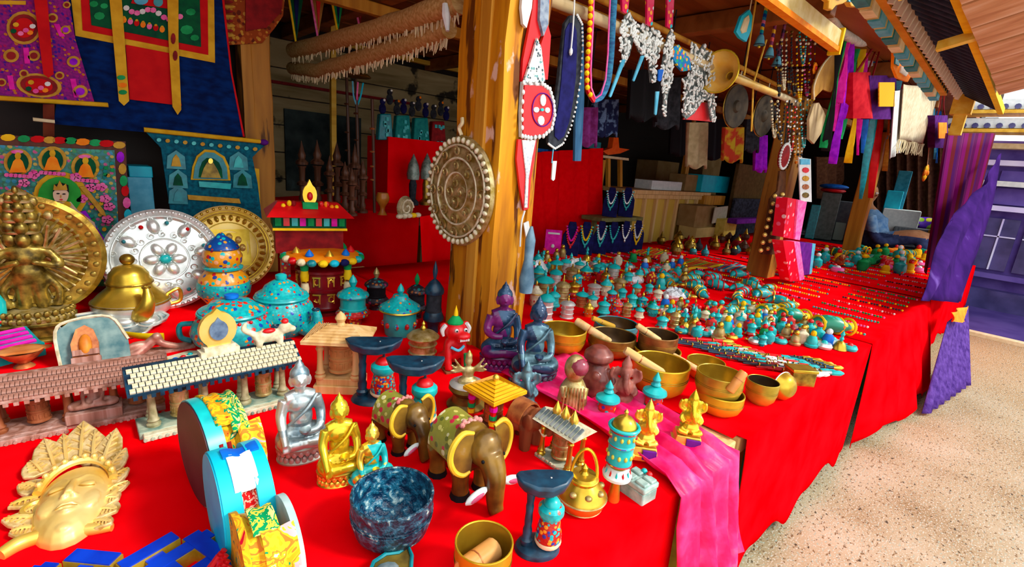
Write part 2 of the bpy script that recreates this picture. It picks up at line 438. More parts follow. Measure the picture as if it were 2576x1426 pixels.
LAV=mat('lavender_paint',(0.62,0.55,0.85),(0.8,0.78,0.95),r=.6,sc=3)
DUSK=mat('dusk_blue_paint',(0.02,0.02,0.09),(0.07,0.06,0.2),r=.3,sc=5)
BPAVE=mat('blue_paving',(0.05,0.03,0.17),(0.09,0.06,0.25),r=.8,sc=3)
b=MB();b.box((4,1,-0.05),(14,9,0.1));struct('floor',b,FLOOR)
b=MB();b.box((8.2,-0.9,0.012),(5.2,3.0,0.024));fl2=struct('trim_1',b,BPAVE,label='bluish paved strip in front of the far building')
b=MB();b.box((5.56,-0.9,0.015),(0.09,3.0,0.03));struct('kerb',b,CREAM,fl2)
# walls
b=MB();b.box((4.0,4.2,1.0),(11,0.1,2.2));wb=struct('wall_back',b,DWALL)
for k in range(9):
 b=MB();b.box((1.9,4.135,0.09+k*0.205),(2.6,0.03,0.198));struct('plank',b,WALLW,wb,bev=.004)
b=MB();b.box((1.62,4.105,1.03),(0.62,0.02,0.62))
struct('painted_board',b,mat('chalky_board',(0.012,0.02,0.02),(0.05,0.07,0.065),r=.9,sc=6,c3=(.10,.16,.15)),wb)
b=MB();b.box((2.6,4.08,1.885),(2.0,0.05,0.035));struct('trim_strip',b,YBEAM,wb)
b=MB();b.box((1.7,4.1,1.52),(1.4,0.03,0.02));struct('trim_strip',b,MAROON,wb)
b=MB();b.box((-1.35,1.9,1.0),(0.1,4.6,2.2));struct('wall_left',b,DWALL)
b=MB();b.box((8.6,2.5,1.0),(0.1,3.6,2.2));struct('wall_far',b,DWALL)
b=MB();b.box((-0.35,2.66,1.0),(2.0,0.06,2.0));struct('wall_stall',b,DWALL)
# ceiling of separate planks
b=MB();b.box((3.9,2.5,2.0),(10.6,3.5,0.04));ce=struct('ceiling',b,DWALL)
b=MB();b.box((0,0,0),(10.4,0.212,0.03));plank=b.mesh('plank',CEILW,False)
for k in range(15):
 o=part('plank',plank,None,ce,loc=(3.9,0.86+k*0.22,1.955-random.uniform(0,.012)))
for x in(1.35,2.6,4.1,5.6):
 b=MB();b.box((x,2.5,1.88),(0.07,3.3,0.09));struct('rafter',b,CEILW,ce,bev=.006)
for y in(1.7,2.6):
 b=MB();b.box((4.0,y,1.80),(6.4,0.05,0.06));struct('batten',b,WOR,ce,bev=.006)
# posts
def rough_post(name,cx,cy,dx,dy,z0,z1,m,label,twist=0.004,seed=1):
 random.seed(seed);b=MB();n=14
 prof=[(-1,-1),(-.35,-1.03),(-.25,-.98),(.9,-1),(1,-.9),(1,.9),(.9,1),(-.9,1),(-1,.9),(-1.02,0)]
 vs=[];fs=[]
 for j in range(n+1):
  z=z0+(z1-z0)*j/n
  ox,oy=random.uniform(-twist,twist),random.uniform(-twist,twist)
  for u,w in prof:
   vs.append((cx+dx/2*u+ox+random.uniform(-.002,.002),cy+dy/2*w+oy+random.uniform(-.002,.002),z))
 m_=len(prof)
 for j in range(n):
  fs+=[(j*m_+k,j*m_+(k+1)%m_,(j+1)*m_+(k+1)%m_,(j+1)*m_+k)for k in range(m_)]
 fs+=[tuple(range(m_-1,-1,-1)),tuple(range(n*m_,n*m_+m_))]
 b.add(vs,fs)
 return solo(name,b,m,label,'post',smooth=True,ang=30)
pil=rough_post('wooden_pillar',1.02,1.215,0.165,0.225,0,1.97,PILW,'thick rough orange wooden pillar standing up through the red stall table',seed=3)
rough_post('wooden_post',0.68,2.52,0.12,0.10,0,1.97,POSTW,'orange wooden post beside the dark blue hanging cloth',seed=4)
pk=rough_post('wooden_post',3.35,1.185,0.14,0.14,0,1.6,POSTW,'wooden post carrying the studded brown strap',seed=5)
rough_post('wooden_post',5.35,1.16,0.12,0.12,0,1.6,WOR,'bright wooden post with red and green ribbons hanging down it',seed=6)
# shallow mouldings on the big pillar: two long grooved battens
for(px,w)in((1.075,.018),):
 b=MB();b.box((px,1.098,1.0),(w,.012,1.9));o=part('corner_batten',b,PILW,bev=.003);o.parent=pil;o.matrix_parent_inverse=Matrix.Translation(-Vector(pil.location))
b=MB();b.box((.934,1.19,1.0),(.012,.05,1.9));o=part('corner_batten',b,WOR,bev=.003);o.parent=pil;o.matrix_parent_inverse=Matrix.Translation(-Vector(pil.location))
# poles and beams along the stall front
def pole(name,p0,p1,r,m,label,n=10,wob=0.0,cat='pole'):
 b=MB();p0=Vector(p0);p1=Vector(p1);P=[]
 for i in range(13):
  t=i/12;P.append(p0.lerp(p1,t)+Vector((0,random.uniform(-wob,wob),random.uniform(-wob,wob))))
 b.tube(P,r,n);return solo(name,b,m,label,cat)
pole('hanging_pole',(1.08,1.15,1.575),(3.42,1.15,1.565),0.018,BAMB,'pale round pole running from the big pillar to the next post, hung with beadwork',wob=.002)
pole('hanging_pole',(1.08,1.28,1.70),(3.9,1.28,1.66),0.012,WOR,'thin brown pole above the pale pole with the blue bells')
b=MB();b.box((2.12,0.84,1.755),(1.14,0.03,0.075));bm=solo('painted_beam',b,mat('cream_yellow_paint',(.62,.46,.16),(.75,.62,.32),r=.6,sc=20),'pale yellow beam with an orange edge above the hanging necklaces','beam',bev=.004)
b=MB();b.box((0,-.004,-.004),(1.14,.034,.02));part('orange_edge',b,ORANGE,bm)
b=MB();b.box((.57,0,.03),(.02,.05,.11));part('end_cap',b,YEL,bm)
t=thing('cloud_bracket','yellow scalloped cloud bracket with blue eyes at the top edge','bracket',at(2110,10,'y',.74))
flat([(2070,-60),(2190,-60),(2184,-6),(2168,4),(2156,18),(2142,16),(2134,2),(2120,10),(2104,14),(2094,26),(2084,22),(2086,4),(2076,-4)],'y',.74,.02,'bracket',mat('marigold_paint',(.62,.3,.01),(.75,.42,.02),r=.5,sc=20),parent=t,bev=.004)
for x,y in((2140,0),(2112,-6)):flat(EL(x,y,6,5,8),'y',.735,.01,'blue_eye',SKYB,parent=t)
t=thing('painted_plaque','orange painted plaque with teal and white panels hanging beside the cornice','plaque',at(2272,205,'y',.70))
flat([(2250,112),(2262,120),(2300,178),(2284,206),(2258,196),(2248,170)],'y',.70,.012,'board',ORANGE,parent=t)
flat([(2256,128),(2266,138),(2262,166),(2252,160)],'y',.694,.008,'teal_patch',TURQD,parent=t);flat([(2268,166),(2290,178),(2280,192),(2266,182)],'y',.694,.008,'white_patch',WHITE,parent=t)
# painted cornice with blocks
random.seed(5)
cor=thing('painted_cornice','long painted cornice beam in blue and yellow squares under the eave','cornice',(2.0,0.64,1.775));cor.rotation_euler=(0,.047,0)
b=MB();b.box((1.0,0,0.02),(2.0,0.04,0.06));part('beam',b,mat('cornice_yellow',(.5,.36,.10),(.66,.52,.2),r=.6,sc=16),cor)
for k in range(16):
 b=MB();b.box((0.07+k*.125,-.004,.016),(.085,.042,.066))
 part('painted_square',b,[SKYB,TURQD,CREAM,SKYB][k%4],cor)
orb=thing('eave_board','orange eave board with a row of black dashes beside the painted cornice','board',(2.0,0.60,1.782));orb.rotation_euler=(0,.05,0)
b=MB();b.box((1.0,0,0.03),(2.0,0.03,0.036));part('board',b,mat('orange_paint',(.6,.2,.01),(.72,.3,.03),r=.6,sc=12),orb)
for k in range(28):
 b=MB();b.box((0.03+k*.072,-.016,.03),(.03,.006,.016));part('dash',b,BLACK,orb)
# tile eave: rafter ends and rounded dark tiles
ev=thing('tiled_eave','overhanging eave with dark curved tiles and pale rafter ends','eave',(1.7,0.5,1.80));ev.rotation_euler=(0,.03,0)
b=MB();b.add([(0,.10,.05),(2.5,.10,.05),(2.5,-.15,-.035),(0,-.15,-.035),(0,.10,.08),(2.5,.10,.08),(2.5,-.15,-.005),(0,-.15,-.005)],[(0,1,2,3),(7,6,5,4),(0,4,5,1),(3,2,6,7),(0,3,7,4),(1,5,6,2)])
part('sheathing',b,mat('dark_sheathing',(.025,.015,.006),(.05,.03,.012),r=.8,sc=20),ev)
rb=MB();rb.box((0,0,0),(.016,.02,.065));rbm=rb.mesh('rafter_end',mat('pale_pink_paint',(.8,.66,.52),(.88,.76,.64),r=.6,sc=30),False)
tb=MB();tb.grid(lambda u,v:(0.036*math.cos(PI*u),.02-0.16*v,-0.030*math.sin(PI*u)+.012-0.085*v),8,3,(0,0,.006));tbm=tb.mesh('tile',mat('slate_tile',(.003,.006,.014),(.015,.03,.06),r=.5,spec=.1,sc=20))
for k in range(34):
 part('rafter_end',rbm,None,ev,loc=(.03+k*.073,0.045,-.005),rot=(.3,0,0))
 part('tile',tbm,None,ev,loc=(.03+k*.073,0,0))
b=MB();b.box((1.25,-.16,-.10),(2.5,.025,.035));part('edge_board',b,YEL,ev)
for k in range(34):
 b=MB();b.box((.03+k*.073,-.15,-.078),(.03,.03,.018));part('edge_tooth',b,YEL if k%2 else ORANGE,ev)
b=MB();b.box((2.48,.02,-.06),(.06,.10,.12));b.box((2.5,.02,-.16),(.05,.06,.16));part('end_bracket',b,YBEAM,ev)
# boarded overhang beyond the eave
ro=MB();ro.add([(1.2,.32,1.675),(3.55,.32,1.645),(3.55,-.3,1.835),(1.2,-.3,1.865),(1.2,.32,1.695),(3.55,.32,1.665),(3.55,-.3,1.855),(1.2,-.3,1.885)],[(0,1,2,3),(7,6,5,4),(0,4,5,1),(3,2,6,7),(0,3,7,4),(1,5,6,2)])
rf=struct('ceiling_overhang',ro,DWALL)
bd=MB();bd.add([(-.128,0,0),(.128,0,0),(.128,-.6,.185),(-.128,-.6,.185),(-.128,0,.015),(.128,0,.015),(.128,-.6,.2),(-.128,-.6,.2)],[(0,1,2,3),(7,6,5,4),(0,4,5,1),(3,2,6,7),(0,3,7,4),(1,5,6,2)])
bdm=bd.mesh('board',ROOFW,False)
for k in range(9):part('board',bdm,None,rf,loc=(1.33+k*.262,.315,1.655-.0033*k-random.uniform(0,.006)))
for x in(2.42,1.75):
 b=MB();b.add([(x-.02,.42,1.615),(x+.02,.42,1.615),(x+.02,-.3,1.815),(x-.02,-.3,1.815),(x-.02,.42,1.645),(x+.02,.42,1.645),(x+.02,-.3,1.845),(x-.02,-.3,1.845)],[(0,1,2,3),(7,6,5,4),(0,4,5,1),(3,2,6,7),(0,3,7,4),(1,5,6,2)]);struct('rafter',b,YBEAM,rf)
# far building across the walkway, seen at the right edge
fb=thing('far_building','purple and lavender shop front with ledges at the end of the walkway','building',(6.9,-0.6,0.02))
b=MB();b.box((0.4,0,0.84),(0.5,2.8,1.68));part('wall',b,PURB,fb)
for z,d,m in((0.10,.12,DUSK),(0.34,.05,PURB),(1.02,.10,LAV),(1.26,.12,WHITE),(1.46,.10,LAV),(1.62,.12,CREAM)):
 b=MB();b.box((0.12,0,z),(d+.1,2.8,.05 if z>.2 else.2));part('ledge',b,m,fb)
for k in range(9):
 for z,h in((.66,.52),(1.14,.16),(1.34,.10)):
  b=MB();b.box((.13,-1.2+k*.3,z),(.05,.25,h));w=part('window',b,DUSK if z<1 else PURB,fb)
  if z<1:
   b=MB();b.box((.10,-1.2+k*.3,z),(.02,.014,h));part('glazing_bar',b,LAV,w)
   b=MB();b.box((.10,-1.2+k*.3,z+.08),(.02,.25,.012));part('glazing_bar',b,LAV,w)
ev2=thing('far_eave','white and blue tiled eaves in two rows on the far building','eave',(6.6,-0.55,1.73))
random.seed(2)
for r_,z in((0,0.0),(1,.17)):
 b=MB();b.box((.1,0,z+.02),(.3,2.9,.03));part('fascia',b,YBEAM,ev2)
 b=MB();b.box((0.02,0,z+.09),(.06,2.9,.09));part('white_band',b,WHITE,ev2)
 tm=MB();tm.lathe([(.0,-.02),(.024,-.02),(.024,.03),(0,.03)],8,ax='x');tmm=tm.mesh('tile_end',DUSK)
 for k in range(34):part('tile_end',tmm,None,ev2,loc=(-.03,-1.4+k*.085,z+.065))
# ------------------------------------------------------------------ tables and cloths
YE=0.36
GRB=mat('green_board',(.0,.10,.03),(.02,.2,.06),r=.7,sc=8)
def table(label,x0,x1,y0,y1,legs):
 t=thing('display_table',label,'table',((x0+x1)/2,(y0+y1)/2,0))
 dx,dy=(x1-x0)/2,(y1-y0)/2
 b=MB();b.box((0,0,ZT-.03),(2*dx,2*dy,.05));part('tabletop',b,WLIGHT,t,bev=.004)
 for lx in legs:
  for sy in(-1,1):
   b=MB();b.box((lx-(x0+x1)/2,sy*(dy-.045),(ZT-.055)/2),(.06,.06,ZT-.055));part('leg',b,YBEAM,t,bev=.003)
 b=MB();b.box((0,-dy+.1,.2),(2*dx-.1,.015,.39));part('skirting_board',b,GRB,t)
 return t
table('long low wooden table under the near red cloth',-1.25,1.13,YE+.012,2.36,(-1.15,1.0))
table('long low wooden table under the far red cloths',1.15,3.72,YE+.012,2.3,(1.22,3.6))
table('low wooden table at the far end under the patterned red cloth',3.78,6.3,YE+.03,2.3,(3.9,6.2))
b=MB();b.box((7.13,2.25,ZT-.03),(1.42,1.5,.05));b.box((7.42,1.18,ZT-.03),(.84,.63,.05));fc_=thing('far_counter','dark low counter beyond the far red cloth, piled with bins and baskets','counter',(7.1,1.75,0));b.v=[(p[0]-7.1,p[1]-1.75,p[2])for p in b.v];part('tabletop',b,CHAR,fc_)
for sx in(-.6,.65):
 for sy in(.0 if sx<0 else-.82,1.1):b=MB();b.box((sx,sy,.22),(.06,.06,.445));part('leg',b,CHAR,fc_)
def cloth(name,label,x0,x1,y1,zh,flare=0.0,seed=0,m=RED,amp=.012,nf=7,jag=.02,top=True,sk=None,bare=None):
 random.seed(seed);ph=[random.uniform(0,6)for _ in range(6)]
 L=x1-x0
 nu=max(24,int(L*42));rows=[]
 ys=[y1-(y1-YE-.02)*k/12 for k in range(13)]if top else[YE+.06,YE+.02]
 def pt(i,row):
  u=i/nu;x=x0+L*u
  if row<len(ys):return(x,ys[row],ZT+.004+.0012*math.sin(9*x+ph[0])*math.sin(7*ys[row]+ph[1]))
  k=(row-len(ys))/9.0
  fold=(math.sin(nf*2*PI*u*L+ph[2])*.6+math.sin(nf*3.7*u*L+ph[3])*.5)
  zb=zh+jag*(math.sin(11*x+ph[4])+.6*math.sin(27*x+ph[5]))
  z=ZT+.004-(ZT-zb)*k
  y=YE-.002-(.004+flare*min(1,u*2.2)*k)-amp*k**.7*(1+fold)
  return(x,y,max(z,.012))
 R_=len(ys)+10
 b=MB();vs=[pt(i,r)for r in range(R_)for i in range(nu+1)]
 def keep(r,i):
  x=x0+L*(i+.5)/nu
  if r>=len(ys)-1:return sk is None or sk[0]<=x<=sk[1]
  return bare is None or not(bare[0]<=x<=bare[1]and ys[r+1]<bare[2])
 fs=[(r*(nu+1)+i,(r+1)*(nu+1)+i,(r+1)*(nu+1)+i+1,r*(nu+1)+i+1)for r in range(R_-1)for i in range(nu)if keep(r,i)]
 b.add(vs,fs)
 o=solo(name,b,m,label,'tablecloth',ang=80)
 s=o.modifiers.new('solid','SOLIDIFY');s.thickness=.003;s.offset=-1
 return o
cloth('red_tablecloth','bright red cloth on the near table under the Buddha figures and the golden mask',-1.25,1.0,2.36,.06,seed=1,nf=3,sk=(-2,.83),bare=(.9,1.1,.45))
cloth('red_tablecloth','bright red cloth on the table of brass singing bowls, hanging to the floor',1.002,2.34,2.3,.06,seed=2,nf=2,jag=.028,sk=(1.135,9),bare=(.9,1.13,.45))
cloth('red_tablecloth','red cloth flaring outward beyond the dark slit, under rows of jewellery',2.36,3.74,2.3,.04,flare=.10,seed=3,nf=4,amp=.018)
cloth('red_tablecloth','red cloth on the far end table by the purple tarpaulin',3.78,6.3,2.3,.1,seed=4,nf=4)
# pink scarf over the bare corner of the table
def scarf(u,v):
# u across, v along: 0 back on the table, .5 the table edge, 1 the hanging end
 xe=.80+.26*u
 f=math.sin(u*13+1+3*v)*.012+math.sin(u*27+v*7)*.006
 if v<.5:
  k=v/.5
  x=xe+.02*math.sin(4*v+u*3)+.10*(1-k)-.04*(1-k)*(1-u)
  return(x,.93-(.93-YE+.005)*k,ZT+.010+abs(f)*(.5+1.4*k)+.004)
 k=(v-.5)/.5
 drop=(.42-.19*min(1,u*2.0)-.02*math.sin(u*8))if u<.62 else(.27+.06*math.sin((u-.62)*9))
 return(xe+.03*(u-.5)*k+(.05*k if u<.4 else.02*k),YE-.018-.022*k-abs(f)*2.6*(.3+k),ZT+.012-drop*k)
b=MB();b.grid(scarf,34,36,None)
o=solo('pink_scarf',b,PINK,'bright pink silk scarf draped over the table corner under the gilt figures','scarf',ang=80)
s=o.modifiers.new('solid','SOLIDIFY');s.thickness=.002
# purple tarpaulin at the far end
PT=mat('purple_tarp',(.02,.004,.07),(.045,.01,.13),r=.9,spec=.03,sc=6,bump=.3,dist=.03,c3=(.12,.06,.28))
def bil(a,b_,c,d,u,v):
 return Vector(a).lerp(Vector(b_),u).lerp(Vector(d).lerp(Vector(c),u),v)
q=[at(2395,560,'y',.40),at(2525,385,'y',.36),at(2420,760,'y',.26),at(2310,755,'y',.33)]
b=MB();b.grid(lambda u,v:bil(*q,u,v)+Vector((0,.018*math.sin(9*u+5*v)+.01*math.sin(21*u+2*v),0)),22,18,None)
o=solo('purple_tarpaulin',b,PT,'shiny purple tarpaulin hanging at the far end of the red tables','tarpaulin',ang=80)
s=o.modifiers.new('solid','SOLIDIFY');s.thickness=.003
q2=[(3.62,.245,.42),(4.35,.22,.42),(3.95,.10,.015),(3.15,.20,.015)]
b=MB();b.grid(lambda u,v:bil(*q2,u,v)+Vector((0,-.025*abs(math.sin(24*u))*v,.0)),40,10,None)
o=solo('purple_cloth',b,mat('purple_fringe',(.035,.006,.13),(.10,.04,.26),r=.8,sc=30,bump=.5,dist=.02),'crumpled purple cloth trailing on the floor behind the red hem','cloth',ang=80)
s=o.modifiers.new('solid','SOLIDIFY');s.thickness=.003
q3=[(3.5,.23,.50),(3.9,.20,.49),(3.86,.18,.40),(3.55,.22,.44)]
b=MB();b.grid(lambda u,v:bil(*q3,u,v)+Vector((0,-.012*math.sin(9*u+3*v),0)),10,6,(0,.003,0))
solo('orange_cloth',b,ORANGE,'small orange cloth corner above the purple tarpaulin fold','cloth',ang=80)
# maroon striped curtain
q4=[at(2385,335,'x',4.6),at(2500,335,'x',5.9),at(2440,560,'x',5.9),at(2330,690,'x',4.6)]
b=MB();b.grid(lambda u,v:bil(*q4,u,v)+Vector((0,.03*math.sin(26*u),0)),60,8,None)
o=solo('maroon_curtain',b,bands('curtain_stripes',[(.07,.0,.05),(.14,.0,.08),(.10,.004,.01),(.045,0,.06)],9,'x',wob=0),'maroon and purple striped curtain hanging behind the tarpaulin','curtain',ang=80)
s=o.modifiers.new('solid','SOLIDIFY');s.thickness=.003
# ------------------------------------------------------------------ hangings on the stall wall, left
BROC=mosaic('purple_brocade',(0.16,0.01,0.18),[(0.38,0.01,0.12),(0.05,0.01,0.28),(0.5,0.16,0.02),(0.30,0.01,0.24)],95,.42,r=.8,base2=(0.30,0.015,0.2),bump=.2)
NBLUE=mat('navy_brocade',(0.0,0.006,0.05),(0.0,0.02,0.13),r=.9,sc=(20,20,40))
THRED=mat('silk_red',(0.5,0.0,0.004),(0.62,0.004,0.006),r=.7,sc=20)
YSILK=mat('silk_yellow',(0.58,0.30,0.005),(0.72,0.42,0.015),r=.6,sc=25)
OCH=mat('ochre',(0.45,0.22,0.02),(0.6,0.34,0.04),r=.7,sc=40)
DGRN=mat('dark_green_paint',(0.0,0.05,0.025),(0.0,0.10,0.03),r=.7,sc=30)
MINT=mat('teal_paint',(0.0,0.16,0.16),(0.01,0.26,0.22),r=.6,sc=30)
PNK=mat('pink_paint',(0.75,0.05,0.3),(0.85,0.2,0.45),r=.6,sc=40)
SKIN=mat('pale_paint',(0.72,0.48,0.30),(0.8,0.58,0.4),r=.6,sc=40)
def RB(x0,y0,x1,y1,w0,w1=None,tip=10):  # ribbon outline in picture rows, pointed end
 w1=w0 if w1 is None else w1
 return[(x0-w0/2,y0),(x0+w0/2,y0),(x1+w1/2,y1-tip),(x1,y1),(x1-w1/2,y1-tip)]
YW=2.40
t=thing('brocade_thangka','purple brocade hanging scroll with a long dark red ribbon, top left corner','hanging',at(100,255,'y',YW-.03))
flat([(-40,-60),(165,-60),(176,20),(190,100),(238,258),(120,250),(-40,236)],'y',YW-.03,.008,'brocade',BROC,parent=t)
V=YW-.034
for i,(x,y,rx,ry,rot)in enumerate([(60,70,44,42,10),(98,215,58,30,8)]):
 md=flat(EL(x,y,rx,ry,rot=rot),'y',V,.003,'medallion',OCH,parent=t)
 for k,(m,s_)in enumerate(((MAROON,.82),(THRED,.6))):flat(EL(x,y,rx*s_,ry*s_,rot=rot),'y',V-.003*(k+1),.003,'medallion_ring',m,parent=t)
 for dx,dy,m in((-20,-8,YSILK),(5,6,PNK),(22,-4,WHITE),(-8,14,PNK),(16,12,ORANGE),(-26,8,DGRN)):flat(EL(x+dx,y+dy,8,6,8),'y',V-.010,.003,'motif',m,parent=t)
for x,y,r in((165,75,13),(185,155,17),(202,230,19),(4,207,12),(132,45,14),(28,140,20),(168,12,10),(85,140,16),(60,185,12),(150,190,12)):
 flat(EL(x,y,r,r*.85),'y',V,.003,'roundel',OCH,parent=t);flat(EL(x,y,r*.6,r*.5),'y',V-.003,.003,'roundel_core',VIOLET if r%2 else MAROON,parent=t)
for x,y,x2,y2 in((18,190,24,225),(135,60,150,92),(58,120,62,160),(176,198,186,245)):
 flat([(x,y),(x+14,y),(x2+14,y2),(x2,y2)],'y',V,.003,'panel',MAGENTA,parent=t)
flat([(-40,0),(65,2),(65,12),(-40,10)],'y',V,.003,'top_band',YSILK,parent=t)
flat(RB(96,-60,122,196,36,26),'y',V-.016,.004,'ribbon',THRED,parent=t)
b=MB();b.tube([at(-40,244,'y',V),at(272,264,'y',V)],.008,8);b.v=[tuple(Vector(p)-t.location)for p in b.v];part('rod',b,YSILK,t)
t=thing('painted_thangka','painted scroll in a yellow silk border on dark blue brocade with two yellow ribbons','hanging',at(380,330,'y',YW))
flat([(150,-60),(556,-60),(560,20),(582,182),(612,344),(380,334),(135,312),(150,200)],'y',YW,.01,'blue_brocade',NBLUE,parent=t)
flat([(552,-60),(558,-60),(584,182),(616,344),(611,344),(580,182)],'y',YW-.001,.006,'red_lining',THRED,parent=t)
V=YW-.006
flat([(172,-60),(538,-60),(541,158),(190,90)],'y',V,.004,'yellow_border',YSILK,parent=t)
flat([(200,-60),(522,-60),(524,138),(208,76)],'y',V-.004,.004,'red_border',THRED,parent=t)
pc=flat([(220,-60),(501,-60),(506,118),(230,63)],'y',V-.008,.004,'painting',DGRN,parent=t)
random.seed(4)
for k in range(11):
 x=318+k*13.5;y=20+k*2.6+8*math.sin(k);flat(EL(x,y,8,7,8),'y',V-.012,.004,'lotus_petal',PNK if k%3 else WHITE,parent=t)
for k in range(7):
 x=312+k*16;y=50+k*4;flat(EL(x,y,7,8,8),'y',V-.012,.004,'blossom',[ORANGE,PNK,THRED][k%3],parent=t);flat(EL(x,y-7,4,3,6),'y',V-.015,.003,'petal',YSILK,parent=t)
flat([(345,-40),(410,-40),(425,22),(330,8)],'y',V-.012,.004,'robe',THRED,parent=t)
flat(EL(355,0,18,12),'y',V-.016,.004,'blue_hem',SKYB,parent=t);flat(EL(398,5,12,12),'y',V-.016,.004,'blue_hem',TURQD,parent=t)
for x,y,r in((236,10,8),(250,40,10),(480,30,9),(470,75,12),(490,95,8),(262,15,7)):flat(EL(x,y,r*1.4,r,8),'y',V-.011,.003,'foliage',GREEN,parent=t)
flat([(316,112),(430,134),(457,266),(326,250)],'y',V-.004,.004,'red_panel',THRED,parent=t)
flat(RB(286,-60,312,266,32,26,12),'y',V-.02,.005,'ribbon',YSILK,parent=t)
rbn=flat([(419,-60),(449,-60),(449,100),(456,276),(447,289),(434,268),(424,100)],'y',V-.02,.005,'ribbon',YSILK,parent=t)
for x,y,ry in((436,97,14),(441,140,13)):flat(EL(x,y,6,ry,10),'y',V-.025,.004,'ribbon_flower',MAROON,parent=t)
for x,y,g in((305,195,GREEN),(309,214,ORANGE),(309,232,GREEN)):flat(EL(x,y,11,6,10),'y',V-.024,.003,'ribbon_motif',g,parent=t)
t=thing('scroll_rod','short pale rod with a dark red cord below the purple brocade','rod',at(115,305,'y',2.33))
b=MB();b.tube([Vector(at(83,300,'y',2.33))-t.location,Vector(at(138,306,'y',2.33))-t.location],.006,8);part('rod',b,CREAM,t)
flat(RC(108,262,137,362),'y',2.335,.006,'cord_cloth',mat('dark_red_cloth',(.09,.01,.005),(.16,.03,.01),r=.8),parent=t)
# carved painted panel, left
t=thing('painted_relief_board','brightly painted carved panel of a seated figure under a green halo','panel',at(140,700,'y',2.27))
Y0=2.27
flat([(-60,336),(316,356),(334,720),(-60,720)],'y',Y0,.03,'frame_board',wood('frame_wood',(.05,.012,.008),(.12,.03,.015),sc=30),parent=t)
random.seed(9)
PANM=mosaic('painted_foliage',(0.0,0.20,0.22),[(0.01,0.25,0.06),(0.0,0.25,0.4),(0.5,0.35,0.03),(0.02,0.3,0.2),(0.5,0.05,0.2)],75,.45,base2=(0.01,.13,.05),r=.5)
flat([(-60,362),(288,378),(306,720),(-60,720)],'y',Y0-.008,.008,'painting',PANM,parent=t)
for k,(x,y,m)in enumerate([(20,346,YEL),(60,349,GREEN),(95,350,THRED),(125,352,OCH),(150,353,THRED),(178,354,GREEN),(208,357,ORANGE),(240,359,GREEN),(268,361,THRED),(300,365,OCH)]):flat(EL(x,y,16 if k%2 else 19,9,10),'y',Y0-.006,.006,'border_motif',m,parent=t)
for k,(x,y,m)in enumerate([(303,395,VIOLET),(308,425,OCH),(311,455,GREEN),(315,480,THRED),(319,510,PNK),(322,540,CYAN)]):flat(EL(x,y,10,14,10),'y',Y0-.006,.006,'border_motif',m,parent=t)
V=Y0-.014
for x,y in((45,408),(132,402),(215,420)):
 flat(EL(x,y,36,34),'y',V,.006,'small_halo',OCH,parent=t);flat(EL(x,y+2,27,28),'y',V-.005,.006,'small_halo_centre',DGRN,parent=t)
 flat([(x-22,y+26),(x-12,y-2),(x,y-14),(x+12,y-2),(x+22,y+26)],'y',V-.010,.008,'small_figure',ORANGE,parent=t)
 flat(EL(x,y-16,8,9,10),'y',V-.012,.01,'small_head',YSILK,parent=t)
 flat(EL(x-2,y-26,16 if x!=132 else 8,5,10),'y',V-.008,.006,'small_crown',PNK if x!=132 else OCH,parent=t)
 for k in range(6):flat(EL(x-28+k*11,y+32+k*.8,7,5,8),'y',V-.010,.008,'lotus_petal',PNK,parent=t)
hal=flat(EL(152,492,68,60),'y',V-.004,.010,'halo_rim',YSILK,parent=t)
flat(EL(150,494,55,49),'y',V-.012,.010,'halo',mat('halo_green',(.0,.30,.01),(.01,.38,.02),r=.5),parent=t)
flat([(78,560),(100,520),(140,545),(215,530),(262,600),(270,690),(200,640),(120,620)],'y',V-.004,.010,'purple_cushion',VIOLET,parent=t)
flat([(200,470),(214,468),(262,530),(268,545),(255,540)],'y',V-.014,.010,'scarf_band',OCH,parent=t)
flat([(120,556),(132,520),(150,505),(178,508),(196,530),(238,560),(246,590),(200,600),(128,580)],'y',V-.020,.014,'body',SKIN,parent=t)
flat([(118,580),(128,552),(160,535),(210,540),(240,575),(235,600),(170,590),(128,575)],'y',V-.026,.014,'orange_robe',ORANGE,parent=t)
flat([(158,520),(180,528),(190,570),(172,575),(155,560)],'y',V-.032,.014,'green_sash',GREEN,parent=t)
flat(EL(155,515,24,10),'y',V-.034,.014,'necklace',YSILK,parent=t)
flat(EL(153,488,20,25),'y',V-.034,.020,'face',SKIN,parent=t)
flat([(133,484),(135,466),(153,460),(172,466),(174,486),(165,474),(153,471),(141,474)],'y',V-.038,.012,'hair',BLACK,parent=t)
for x,y,rx,ry,m in((146,487,4.5,1.6,BLACK),(161,488,4.5,1.6,BLACK),(154,502,4.5,2,LRED),(153,494,1.6,4,OCH)):flat(EL(x,y,rx,ry,8),'y',V-.037,.006,'facial_feature',m,parent=t)
flat([(134,478),(136,464),(143,470),(150,454),(158,468),(166,462),(170,478)],'y',V-.040,.014,'crown',OCH,parent=t)
for x,y in((206,500),(228,472),(190,445),(60,460),(265,500),(275,520),(270,552),(255,470),(85,440)):
 for k in range(5):flat(EL(x+9*math.cos(k*1.26),y+6*math.sin(k*1.26),7,5,8),'y',V-.012,.008,'flower_petal',PNK,parent=t)
for k in range(34):
 x,y=random.uniform(230,288),random.uniform(395,690)
 flat(EL(x,y,6,5,7),'y',V-.004,.006,'leaf',[YSILK,GREEN,MINT,OCH][k%4],parent=t)
